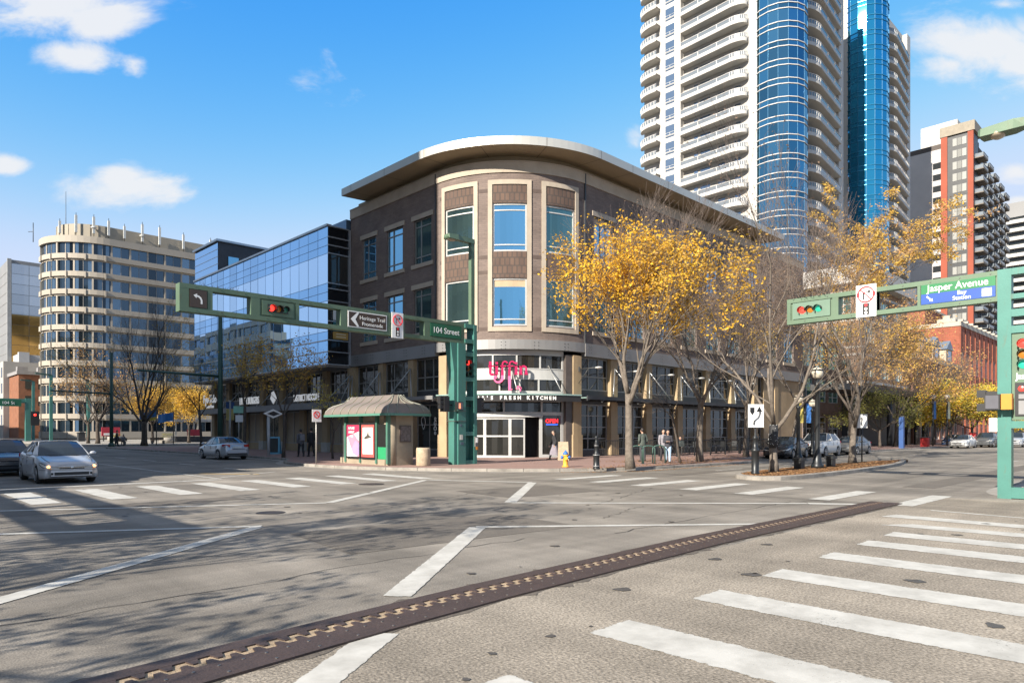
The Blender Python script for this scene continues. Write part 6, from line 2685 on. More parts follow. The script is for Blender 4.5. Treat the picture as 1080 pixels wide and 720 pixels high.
hy = thing('fire_hydrant', 'yellow fire hydrant with blue caps on the brick pavement', 'fire hydrant', (*P(596.5, 492.3, 0.13), 0.13))
hx, hyy = P(596.5, 492.3, 0.13)
mb = MB()
mb.lathe([(0.17, 0), (0.17, 0.05), (0.12, 0.06), (0.12, 0.12), (0.115, 0.14), (0.115, 0.5), (0.14, 0.51), (0.14, 0.56), (0.12, 0.57)], hx, hyy, 16, 0, True, 0.13)
mb.build('barrel', pm('hydrant_yellow', (0.72, 0.33, 0.04), 0.5, 0, 0.1, 5), hy)
mb = MB()
mb.lathe([(0.125, 0), (0.11, 0.08), (0.06, 0.14), (0.035, 0.15), (0.035, 0.2), (0.01, 0.2)], hx, hyy, 14, 0, True, 0.70)
mb.build('bonnet', pm('hydrant_blue', (0.03, 0.13, 0.42), 0.5), hy)
hc = pm('hydrant_blue', (0.03, 0.13, 0.42))
for d in ((RT[0], RT[1]), (-RT[0], -RT[1])):
    mb = MB()
    mb.tube([(hx + d[0] * 0.1, hyy + d[1] * 0.1, 0.58), (hx + d[0] * 0.22, hyy + d[1] * 0.22, 0.58)], 0.075, 10)
    mb.build('side_cap', hc, hy)
mb = MB()
mb.tube([(hx - FW[0] * 0.1, hyy - FW[1] * 0.1, 0.55), (hx - FW[0] * 0.2, hyy - FW[1] * 0.2, 0.55)], 0.09, 12)
mb.build('front_cap', pm('hydrant_yellow', (0.72, 0.33, 0.04)), hy)

iron = pm('black_cast_iron', (0.028, 0.03, 0.032), 0.4, 0.5, 0.2, 4)


def bollard(x, y, label, ring=True):
    t = thing('bollard', label, 'bollard', (x, y, 0.13))
    mb = MB()
    mb.lathe([(0.16, 0), (0.16, 0.06), (0.135, 0.08), (0.135, 0.55), (0.15, 0.57), (0.15, 0.62), (0.12, 0.65), (0.09, 0.72), (0.085, 1.05), (0.11, 1.07), (0.11, 1.11), (0.07, 1.14), (0.05, 1.3), (0.075, 1.36), (0.05, 1.43), (0.01, 1.45)], x, y, 16, 0, True, 0.13)
    mb.build('column', iron, t)
    mb = MB()
    for z in (0.12, 0.6, 0.67, 1.0):
        mb.lathe([(0.152 if z < 0.66 else 0.098, 0), (0.152 if z < 0.66 else 0.098, 0.035)], x, y, 16, 0, True, 0.13 + z)
    mb.build('reflective_band', pm('band_grey', (0.3, 0.3, 0.3), 0.4, 0.4), t)
    return t


bollard(*P(629, 494.5, 0.13), 'black cast iron bollard on the brick pavement left of the yellow tree')


def keep_right_sign(x, y, label, post=True, rz=0.0, s=0.75, zc=2.35, back=False):
    t = thing('road_sign', label, 'road sign', (x, y, 0.13))
    mb = MB()
    if post:
        mb.lathe([(0.16, 0), (0.16, 0.08), (0.14, 0.1), (0.14, 0.85), (0.16, 0.87), (0.16, 0.95), (0.1, 1.0), (0.09, 1.35), (0.11, 1.37), (0.09, 1.42), (0.03, 1.5), (0.03, 2.7)], x, y, 14, 0, True, 0.13)
    else:
        mb.tube([(x, y, 0.13), (x, y, 2.7)], 0.035, 8)
    mb.build('post', iron, t)
    d = Vector((math.cos(rz), math.sin(rz), 0))       # plate's viewer-right
    n = Vector((d.y, -d.x, 0))
    c = Vector((x, y, zc)) + n * 0.06

    def q(u, v, o=0.0):
        return c + d * (u * s) + Vector((0, 0, v * s)) + n * o
    mb = MB()
    w_, h_ = 0.42, 0.58
    mb.slab([q(-w_, -h_), q(w_, -h_), q(w_, h_), q(-w_, h_)], -n * 0.012)
    pl = mb.build('plate', sig_white, t)
    mb = MB()
    if not back:
        mb.poly([q(-0.32, 0.42, 0.004), q(-0.32, 0.2, 0.004), q(-0.2, 0.02, 0.004), q(-0.08, 0.2, 0.004), q(-0.08, 0.42, 0.004)])
        pts = [(-0.15, -0.45), (-0.12, -0.25), (0.1, -0.08), (0.18, 0.1), (0.18, 0.22)]
        for a, b in zip(pts, pts[1:]):
            mb.bar(q(*a, 0.004), q(*b, 0.004), 0.13 * s, 0.006)
        mb.poly([q(0.02, 0.2, 0.006), q(0.34, 0.2, 0.006), q(0.18, 0.48, 0.006)])
    else:
        mb.bar(q(0, -0.4, 0.004), q(0, 0.3, 0.004), 0.1 * s, 0.006)
        mb.bar(q(-0.12, 0.1, 0.004), q(0.0, 0.35, 0.004), 0.06 * s, 0.006)
    mb.build('keep_right_symbol', sig_black, pl)
    return t


RZ = math.atan2(RT[1], RT[0])
sx, sy = P(796.5, 500.0, 0.13)
keep_right_sign(sx, sy, 'white keep right sign on a black bollard at the tip of the median', True, RZ + 0.15)
sx2, sy2 = P(909, 487.5, 0.13)
keep_right_sign(sx2, sy2, 'white road sign on a thin black pole beside the second median tree', False, RZ - 0.5, 0.62, 2.3, True)

# twin-light lamp posts on the median
def median_lamp(x, y, label, h=3.9, arms=False, group='black lamp posts on the avenue'):
    t = thing('lamp_post', label, 'lamp post', (x, y, 0.13), 0, group)
    mb = MB()
    mb.lathe([(0.26, 0), (0.26, 0.15), (0.2, 0.22), (0.16, 0.5), (0.12, 0.7), (0.105, 0.9), (0.09, h - 0.35), (0.12, h - 0.3), (0.12, h - 0.2), (0.06, h - 0.15), (0.06, h)], x, y, 16, 0, True, 0.13)
    mb.build('post', iron, t)
    mb = MB()
    mb.lathe([(0.08, 0), (0.19, 0.06), (0.24, 0.2), (0.24, 0.36), (0.16, 0.46), (0.05, 0.5), (0.01, 0.55)], x, y, 16, 0, True, 0.13 + h)
    mb.build('globe', pm('lamp_globe', (0.50, 0.45, 0.36), 0.3, 0, 0.1, 3), t)
    mb = MB()
    mb.lathe([(0.25, 0), (0.27, 0.03), (0.25, 0.06)], x, y, 16, 0, True, 0.13 + h + 0.33)
    mb.build('globe_ring', iron, t)
    return t


lx, ly = P(862, 493.8, 0.13)
ml = median_lamp(lx, ly, 'black lamp post with one pale globe on the leaf-covered median', 3.95)
for k, (px, py, h) in enumerate(((842, 484, 3.2), (857, 480, 3.2))):
    x, y = P(px, py, 0.13)
    median_lamp(x, y, ('black lamp post with a small globe left of the median lamp, behind the black sedan', 'black lamp post with a small globe just behind the tall median lamp')[k], 3.3)
# banners and their pole
bx, by = P(849, 478, 0.13)
bt = thing('banner_pole', 'black pole carrying a yellow and a blue banner behind the parked cars', 'banner pole', (bx, by, 0.13))
mb = MB()
mb.tube([(bx, by, 0.13), (bx, by, 5.0)], 0.07, 8)
mb.build('pole', iron, bt)
rt3 = Vector((RT[0], RT[1], 0))
for sgn_, m, nm in ((-1, pm('banner_yellow', (0.62, 0.50, 0.12), 0.7), 'yellow_banner'), (1, pm('banner_blue', (0.05, 0.17, 0.45), 0.7), 'blue_banner')):
    mb = MB()
    a = Vector((bx, by, 0)) + rt3 * (sgn_ * 0.12)
    b = a + rt3 * (sgn_ * 0.42)
    mb.slab([a + Vector((0, 0, 2.4)), b + Vector((0, 0, 2.4)), b + Vector((0, 0, 3.85)), a + Vector((0, 0, 3.85))], (0.02, 0.02, 0))
    mb.build(nm, m, bt)
# low black bollard boxes / planters near the median lamp
for px, py, lab in ((843, 494.5, 'small black metal box light left of the median lamp'), (876, 492, 'small black metal box light right of the median lamp')):
    x, y = P(px, py, 0.13)
    t = thing('ground_light', lab, 'ground light', (x, y, 0.13))
    mb = MB()
    mb.prism([(x - 0.2, y - 0.15), (x + 0.2, y - 0.15), (x + 0.2, y + 0.15), (x - 0.2, y + 0.15)], 0.13, 0.5)
    mb.build('housing', iron, t)
    mb = MB()
    mb.box(x - 0.26, x + 0.26, y - 0.2, y + 0.2, 0.5, 0.62)
    mb.build('hood', iron, t)

# bike racks: inverted U hoops
def bike_rack(x, y, label):
    t = thing('bike_rack', label, 'bike rack', (x, y, 0.13), 0, 'green hoop bike racks')
    mb = MB()
    d = Vector((0.72, -0.69, 0))
    c = Vector((x, y, 0.13))
    pts = [c - d * 0.32, c - d * 0.32 + Vector((0, 0, 0.75))] + [c + d * (-0.32 * math.cos(PI * k / 8)) + Vector((0, 0, 0.75 + 0.16 * math.sin(PI * k / 8))) for k in range(1, 8)] + [c + d * 0.32 + Vector((0, 0, 0.75)), c + d * 0.32]
    mb.tube(pts, 0.035, 8)
    mb.build('hoop', pm('rack_green', (0.07, 0.13, 0.11), 0.45, 0.4), t)
    mb = MB()
    for s in (-1, 1):
        p = c + d * (0.32 * s)
        mb.lathe([(0.08, 0), (0.08, 0.015)], p.x, p.y, 10, 0, False, 0.13)
    mb.build('base_flange', iron, t)


bike_rack(*P(672, 489, 0.13), 'green hoop bike rack right beside the yellow tree trunk')
bike_rack(*P(684, 488.8, 0.13), 'green hoop bike rack, second from the yellow tree')
bike_rack(*P(695, 488.2, 0.13), 'green hoop bike rack nearest the couple walking')

# patio railing with furniture
fence_m = pm('black_railing', (0.022, 0.024, 0.026), 0.5, 0.3, 0.2, 3)
def railing(p, q, label, h=1.05):
    t = thing('patio_railing', label, 'railing', (p[0], p[1], 0.13), 0, 'black patio railings')
    p, q = Vector((*p, 0.13)), Vector((*q, 0.13))
    L = (q - p).length
    d = (q - p) / L
    up = Vector((0, 0, 1))
    mb = MB()
    mb.bar(p + up * h, q + up * h, 0.05, 0.05)
    mb.bar(p + up * 0.12, q + up * 0.12, 0.04, 0.04)
    n = int(L / 0.13)
    for k in range(1, n):
        a = p + d * (L * k / n)
        mb.bar(a + up * 0.12, a + up * h, 0.018, 0.018)
    mb.build('balusters', fence_m, t)
    n = max(1, int(L / 2.0))
    mb = MB()
    for k in range(n + 1):
        a = p + d * (L * k / n)
        mb.bar(a, a + up * (h + 0.12), 0.07, 0.07)
    build_each(mb, 'post', fence_m, t)


railing((34.2, 27.2), (38.6, 25.6), 'short grey-black railing in front of the shop windows right of the corner door')
railing((38.8, 24.3), (47.0, 24.3), 'black patio railing behind the couple and the bike racks')
railing((47.2, 24.3), (61.0, 24.3), 'long black patio railing behind the pale bare trunk and median sign')
railing((38.8, 24.4), (38.8, 28.0), 'short side railing closing the patio beside the bike racks')


def patio_set(x, y, label, a=0.0):
    t = thing('patio_table', label, 'patio table', (x, y, 0.13), 0, 'dark patio tables behind the railing')
    mb = MB()
    mb.lathe([(0.4, 0), (0.4, 0.03)], x, y, 16, 0, False, 0.85)
    mb.build('table_top', fence_m, t)
    mb = MB()
    mb.tube([(x, y, 0.16), (x, y, 0.85)], 0.035, 6)
    mb.lathe([(0.25, 0), (0.25, 0.03)], x, y, 12, 0, False, 0.13)
    mb.build('pedestal', fence_m, t)


def patio_chair(x, y, a, label):
    t = thing('patio_chair', label, 'chair', (x, y, 0.13), 0, 'dark patio chairs behind the railing')
    c, s = math.cos(a), math.sin(a)

    def W(u, v, z):
        return (x + c * u - s * v, y + s * u + c * v, 0.13 + z)
    mb = MB()
    mb.slab([W(-0.2, -0.2, 0.45), W(0.2, -0.2, 0.45), W(0.2, 0.2, 0.45), W(-0.2, 0.2, 0.45)], (0, 0, -0.03))
    mb.build('seat', fence_m, t)
    mb = MB()
    mb.slab([W(-0.2, 0.2, 0.5), W(0.2, 0.2, 0.5), W(0.2, 0.24, 0.9), W(-0.2, 0.24, 0.9)], (0.01, 0.01, 0))
    mb.build('backrest', fence_m, t)
    for u in (-0.18, 0.18):
        for v in (-0.18, 0.18):
            mb = MB()
            mb.tube([W(u, v, 0), W(u, v, 0.45)], 0.015, 4)
            mb.build('leg', fence_m, t)


random.seed(31)
for k in range(7):
    x = 40.4 + 2.9 * k
    y = 25.7 + 0.5 * (k % 2)
    patio_set(x, y, 'dark round patio table behind the black railing')
    for dx, a in ((-0.65, PI / 2), (0.65, -PI / 2)):
        patio_chair(x + dx, y, a + rnd(-0.3, 0.3), 'dark metal patio chair pushed up to a table behind the black railing')

# ---- signs and boards on the left pavement
def pole_sign(x, y, h, label, plates, r=0.035, mat=None, cat='road sign', face=(0, -1)):
    t = thing('sign_post', label, cat, (x, y, 0.13))
    mb = MB()
    mb.tube([(x, y, 0.13), (x, y, 0.13 + h)], r, 8)
    mb.build('post', mat or pm('galvanised_post', (0.34, 0.33, 0.31), 0.5, 0.5, 0.1, 3), t)
    for (w_, hh, zc, m, nm) in plates:
        mb = MB()
        fx, fy = face
        a = Vector((x, y, zc)) + Vector((fx, fy, 0)) * 0.06
        d = Vector((-fy, fx, 0))
        mb.slab([a - d * w_ / 2 - Vector((0, 0, hh / 2)), a + d * w_ / 2 - Vector((0, 0, hh / 2)), a + d * w_ / 2 + Vector((0, 0, hh / 2)), a - d * w_ / 2 + Vector((0, 0, hh / 2))], (-fx * 0.02, -fy * 0.02, 0))
        mb.build(nm, m, t)
    return t


x, y = P(333.5, 489, 0.13)
t = pole_sign(x, y, 2.7, 'white and red no parking sign on a pale post left of the kiosk', [(0.5, 0.62, 2.55, sig_white, 'plate')])
mb = MB()
for k in range(16):
    a0, a1 = 2 * PI * k / 16, 2 * PI * (k + 1) / 16
    mb.bar((x + 0.16 * math.cos(a0), y - 0.068, 2.6 + 0.16 * math.sin(a0)), (x + 0.16 * math.cos(a1), y - 0.068, 2.6 + 0.16 * math.sin(a1)), 0.01, 0.05)
mb.bar((x - 0.12, y - 0.07, 2.72), (x + 0.12, y - 0.07, 2.48), 0.01, 0.05)
mb.build('prohibition_ring', sig_red, t)
x, y = P(252, 478.5, 0.13)
t = pole_sign(x, y, 3.1, 'small green route sign with a white plate below, on the pavement by the burger shop', [(0.85, 0.5, 3.35, pm('route_green', (0.25, 0.50, 0.38), 0.5), 'route_plate'), (0.55, 0.5, 2.7, sig_white, 'lower_plate')])
x, y = P(242.5, 477.5, 0.13)
t = pole_sign(x, y, 4.0, 'pale post with a blue and yellow banner beside the green pole', [(0.62, 0.5, 3.75, pm('navy_cloth', (0.02, 0.06, 0.16), 0.7), 'blue_banner'), (0.6, 0.85, 3.05, pm('ochre_cloth', (0.35, 0.28, 0.10), 0.7), 'yellow_banner')], 0.09, None, 'banner pole')
# diamond sign on a pale column
x, y = P(287, 480.5, 0.13)
t = thing('hanging_sign', 'diamond-shaped white and black shop sign on a pale post', 'shop sign', (x, y, 0.13))
mb = MB()
mb.tube([(x - 0.25, y, 0.13), (x - 0.25, y, 2.8)], 0.1, 10)
mb.build('post', pm('pale_column', (0.40, 0.40, 0.40), 0.6), t)
mb = MB()
mb.slab([(x - 0.7, y - 0.2, 2.95), (x, y - 0.2, 2.65), (x + 0.7, y - 0.2, 2.95), (x, y - 0.2, 3.25)], (0, 0.08, 0), 0)
mb.slab([(x - 0.45, y - 0.206, 2.95), (x, y - 0.206, 2.78), (x + 0.45, y - 0.206, 2.95), (x, y - 0.206, 3.12)], (0, 0.005, 0), 1)
mb.build('diamond_plate', [sig_white, sig_black], t)
# blue sandwich board
x, y = P(289.5, 478.5, 0.13)
t = thing('sandwich_board', 'blue-framed black sandwich board on the pavement outside the noodle shop', 'sandwich board', (x, y, 0.13))
for s in (-1, 1):
    mb = MB()
    d = Vector((0.75, -0.66, 0))
    o_ = Vector((0.66, 0.75, 0)) * (0.3 * s)
    c = Vector((x, y, 0.13))
    mb.slab([c + o_ - d * 0.45, c + o_ + d * 0.45, c + o_ * 0.1 + d * 0.38 + Vector((0, 0, 1.25)), c + o_ * 0.1 - d * 0.38 + Vector((0, 0, 1.25))], (0.01, 0.02, 0), 0)
    k_ = 1.06
    o2 = o_ * k_
    mb.slab([c + o2 - d * 0.33 + Vector((0, 0, 0.14)), c + o2 + d * 0.33 + Vector((0, 0, 0.14)), c + o2 * 0.2 + d * 0.28 + Vector((0, 0, 1.14)), c + o2 * 0.2 - d * 0.28 + Vector((0, 0, 1.14))], (0.004, 0.01, 0), 1)
    mb.build('board', [pm('board_blue', (0.10, 0.30, 0.42), 0.5), pm('chalkboard', (0.03, 0.035, 0.035), 0.8)], t)
# white A-board beside the entrance
x, y = P(594, 485.2, 0.13)
t = thing('sandwich_board', 'cream sandwich board standing by the entrance behind the hydrant', 'sandwich board', (x, y, 0.13))
for s in (-1, 1):
    mb = MB()
    d = Vector((0.72, -0.69, 0))
    o_ = Vector((0.69, 0.72, 0)) * (0.22 * s)
    c = Vector((x, y, 0.13))
    mb.slab([c + o_ - d * 0.3, c + o_ + d * 0.3, c + d * 0.28 + Vector((0, 0, 1.05)), c - d * 0.28 + Vector((0, 0, 1.05))], (0.01, 0.01, 0))
    mb.build('board', pm('cream_board_face', (0.36, 0.28, 0.19), 0.6, 0, 0.2, 5), t)
# bits of the far plaza
def planter(x, y, label, r=0.9, h=0.8):
    t = thing('planter', label, 'planter', (x, y, 0.13))
    mb = MB()
    mb.lathe([(r * 0.8, 0), (r, 0.1), (r, h), (r * 0.85, h), (r * 0.8, h - 0.12)], x, y, 18, 0, True, 0.13)
    mb.build('bowl', concrete, t)
    mb = MB()
    random.seed(int(x * 7))
    for k in range(160):
        a, rr = rnd(0, 2 * PI), r * 0.8 * math.sqrt(random.random())
        flake(mb, x + rr * math.cos(a), y + rr * math.sin(a), 0.1 + h + rnd(0, 0.6), rnd(0.08, 0.16))
    mb.build('plants', leaf_mat('planter_leaves', [(0.10, 0.16, 0.04), (0.4, 0.34, 0.05), (0.2, 0.22, 0.05)]), t)


planter(32.5, 128, 'round concrete planter with yellow flowers before the beige office', 1.1)
planter(33, 104, 'round concrete planter on the plaza to the right of the large bare tree', 1.0)
x, y = 31.6, 131.5
t = thing('banner_stand', 'red and white advertising panel at the foot of the beige office', 'billboard', (x, y, 0.13))
mb = MB()
mb.box(x - 0.2, x + 2.6, y, y + 0.2, 1.0, 2.5, 0)
mb.box(x + 0.1, x + 2.3, y - 0.02, y, 1.15, 1.5, 1)
mb.build('panel', [pm('panel_red', (0.38, 0.03, 0.05), 0.5), sig_white], t)
mb = MB()
for xx in (x + 0.1, x + 2.3):
    mb.box(xx - 0.08, xx + 0.08, y + 0.05, y + 0.18, 0.13, 1.0)
build_each(mb, 'post', dark_metal, t)
x, y = 28.5, 132.0
t = thing('litter_bin', 'dark square litter bin beside the twin teal lamp posts', 'litter bin', (x, y, 0.13))
mb = MB()
mb.box(x - 0.5, x + 0.5, y - 0.5, y + 0.5, 0.13, 1.5)
mb.build('body', dark_metal, t)
mb = MB()
mb.box(x - 0.58, x + 0.58, y - 0.58, y + 0.58, 1.5, 1.62)
mb.build('lid', iron, t)
for k, (px, py, lab) in enumerate(((165, 469, 'blue and yellow flag on a dark pole left of the plaza kiosk'), (183, 468, 'dark blue flag on a pole nearer the glass building'))):
    x, y = P(px, py, 0.13)
    t = thing('flag_pole', lab, 'flag', (x, y, 0.13))
    mb = MB()
    mb.tube([(x, y, 0.13), (x, y, 4.4)], 0.06, 6)
    mb.build('pole', dark_metal, t)
    mb = MB()
    a = Vector((x, y, 4.3))
    pts_t, pts_b = [], []
    for i in range(7):
        p = a + rt3 * (-0.35 * i) + Vector((0, 0, -0.06 * i)) + Vector((FW[0], FW[1], 0)) * (0.12 * math.sin(i * 1.4))
        pts_t.append(p)
        pts_b.append(p - Vector((0, 0, 1.1)))
    for i in range(6):
        mb.slab([pts_b[i], pts_b[i + 1], pts_t[i + 1], pts_t[i]], (0.01, 0.01, 0), 0)
        if k == 0:
            m1 = (pts_b[i] * 0.65 + pts_t[i] * 0.35)
            m2 = (pts_b[i + 1] * 0.65 + pts_t[i + 1] * 0.35)
            off = Vector((-FW[0], -FW[1], 0)) * 0.015
            mb.slab([pts_b[i] + off, pts_b[i + 1] + off, m2 + off, m1 + off], (0.004, 0.004, 0), 1)
    mb.build('flag_cloth', [pm('flag_blue', (0.03, 0.16, 0.42), 0.7), pm('flag_yellow', (0.6, 0.45, 0.08), 0.7)], t)
x, y = P(195, 466, 0.13)
t = thing('kiosk', 'low flat-roofed kiosk with a red panel on the far plaza', 'kiosk', (x, y, 0.13))
mb = MB()
mb.box(x - 1.5, x + 4.5, y, y + 3, 3.3, 3.7)
mb.build('roof', tw_white, t)
mb = MB()
mb.box(x - 1.2, x + 4.2, y + 0.3, y + 2.7, 0.13, 1.0)
mb.build('counter', dark_metal, t)
mb = MB()
for xx in (x - 1.2, x + 1.5, x + 4.2):
    mb.box(xx - 0.08, xx + 0.08, y + 0.3, y + 0.46, 1.0, 3.3)
build_each(mb, 'post', frame_white, t)
mb = MB()
mb.box(x + 0.4, x + 2.6, y + 0.2, y + 0.29, 1.1, 2.1)
mb.build('red_panel', pm('panel_red', (0.6, 0.03, 0.06)), t)


def bench(x, y, a, label):
    t = thing('park_bench', label, 'bench', (x, y, 0.13), a, 'benches on the far plaza')
    wood = pm('bench_wood', (0.2, 0.13, 0.08), 0.7, 0, 0.2, 4)
    mb = MB()
    mb.box(-0.9, 0.9, -0.25, 0.25, 0.40, 0.46)
    mb.build('seat', wood, t, True)
    mb = MB()
    mb.box(-0.9, 0.9, 0.22, 0.28, 0.5, 0.85)
    mb.build('backrest', wood, t, True)
    for s in (-0.75, 0.75):
        mb = MB()
        mb.box(s - 0.04, s + 0.04, -0.22, 0.26, 0.0, 0.4)
        mb.build('leg', dark_metal, t, True)


bench(24.2, 93.8, -0.6, 'wooden bench under the large bare tree on the far plaza')
bench(30, 98, 0.2, 'wooden bench on the plaza nearer the glass building')
# blue bin and red newspaper box far along the avenue
for px, py, w_, h_, m, nm, lab in ((951, 472.5, 0.4, 3.2, 'kiosk_blue', 'info_pillar', 'slim blue information pillar far along the avenue'), (975.5, 471, 0.7, 1.1, 'box_red', 'newspaper_box', 'red newspaper box far along the avenue before the brick shops'), (1026, 469.5, 0.7, 1.6, 'box_red', 'newspaper_box', 'red box between the far parked cars')):
    x, y = P(px, py, 0.13)
    t = thing(nm, lab, 'street furniture', (x, y, 0.13))
    mb = MB()
    mb.box(x - w_ / 2, x + w_ / 2, y - w_ / 2, y + w_ / 2, 0.13, h_)
    mb.build('body', pm(m, (0.015, 0.06, 0.2) if 'blue' in m else (0.45, 0.02, 0.02), 0.5), t)
    mb = MB()
    mb.box(x - w_ / 2 - 0.04, x + w_ / 2 + 0.04, y - w_ / 2 - 0.04, y + w_ / 2 + 0.04, h_, h_ + 0.08)
    mb.build('cap', dark_metal, t)
for px, lab in ((970, 'blue banner'), (985, 'pale banner')):
    x, y = P(px + 14, 470, 0.13)
    t = thing('banner_pole', 'far avenue lamp pole with a ' + lab, 'banner pole', (x, y, 0.13))
    mb = MB()
    mb.tube([(x, y, 0.13), (x, y, 5.5)], 0.09, 6)
    mb.build('pole', iron, t)
    mb = MB()
    mb.box(x + 0.1, x + 1.1, y - 0.05, y, 3.2, 5.2)
    mb.build('banner', pm('banner_blue', (0.05, 0.17, 0.45)) if 'blue' in lab else pm('banner_cream', (0.6, 0.58, 0.4), 0.7), t)
    mb = MB()
    mb.sphere((x, y, 5.7), 0.28, 10, 8)
    mb.build('globe', pm('lamp_globe', (0.50, 0.45, 0.36)), t)
# ================================================================ vehicles (local: front towards -X, origin on the road under the middle)
def lerp_tab(tab, x):
    if x <= tab[0][0]:
        return tab[0][1]
    for (a, va), (b, vb) in zip(tab, tab[1:]):
        if x <= b:
            t = (x - a) / (b - a)
            return va + (vb - va) * t
    return tab[-1][1]


SEDAN = dict(L=4.5, W=1.76, H=1.44, wf=0.93, wr=3.58, r=0.315,
             top=[(0, 0.605), (0.05, 0.67), (0.15, 0.73), (0.5, 0.80), (1.05, 0.90), (1.25, 0.94), (3.4, 1.0), (3.9, 1.03), (4.3, 1.03), (4.42, 0.98), (4.47, 0.75), (4.5, 0.62)],
             half=[(0, 0.60), (0.05, 0.71), (0.15, 0.79), (0.4, 0.845), (1.0, 0.87), (3.4, 0.875), (4.0, 0.85), (4.3, 0.79), (4.45, 0.70), (4.5, 0.60)],
             bot=[(0, 0.27), (0.1, 0.20), (0.5, 0.18), (4.1, 0.2), (4.4, 0.3), (4.5, 0.42)],
             cab=dict(b0=1.02, t0=1.98, t1=3.05, b1=3.85, wb=0.79, wt=0.57, zt=1.42), bp=2.45)
SUV = dict(L=4.6, W=1.86, H=1.66, wf=0.92, wr=3.6, r=0.36,
           top=[(0, 0.775), (0.05, 0.85), (0.15, 0.91), (0.5, 0.99), (1.1, 1.08), (1.3, 1.10), (3.6, 1.16), (4.35, 1.14), (4.48, 1.08), (4.56, 0.82), (4.6, 0.7)],
           half=[(0, 0.63), (0.05, 0.75), (0.15, 0.84), (0.4, 0.90), (1.0, 0.925), (3.6, 0.925), (4.2, 0.89), (4.5, 0.78), (4.6, 0.68)],
           bot=[(0, 0.34), (0.1, 0.27), (0.5, 0.25), (4.1, 0.26), (4.4, 0.36), (4.6, 0.48)],
           cab=dict(b0=1.12, t0=1.95, t1=3.7, b1=4.4, wb=0.83, wt=0.62, zt=1.64), bp=2.55)
tyre_m = pm('tyre_rubber', (0.018, 0.018, 0.018), 0.85, 0, 0.15, 6)
rim_m = pm('alloy_rim', (0.38, 0.38, 0.39), 0.35, 0.8, 0.08, 4)
car_glass = glass_mat('car_glass', (0.06, 0.085, 0.11), 0.75, 0.03, 0.1)
head_m = pm('headlamp_glass', (0.62, 0.62, 0.60), 0.12, 0.2, 0.1, 8)
head_on = pm('headlamp_lit', (0.9, 0.6, 0.35), 0.2, emit=(1.0, 0.45, 0.16), estr=1.5)
tail_m = pm('tail_lamp', (0.38, 0.01, 0.012), 0.2)
blk_trim = pm('black_trim', (0.012, 0.012, 0.013), 0.5)
chrome = pm('chrome_trim', (0.6, 0.6, 0.6), 0.15, 0.95, 0.05, 3)
plate_m = pm('number_plate', (0.6, 0.6, 0.58), 0.5)


def paint_m(name, col, metal=0.4, rough=0.3):
    return pm(name, col, rough, metal, 0.03, 0.6, coat=0.35)


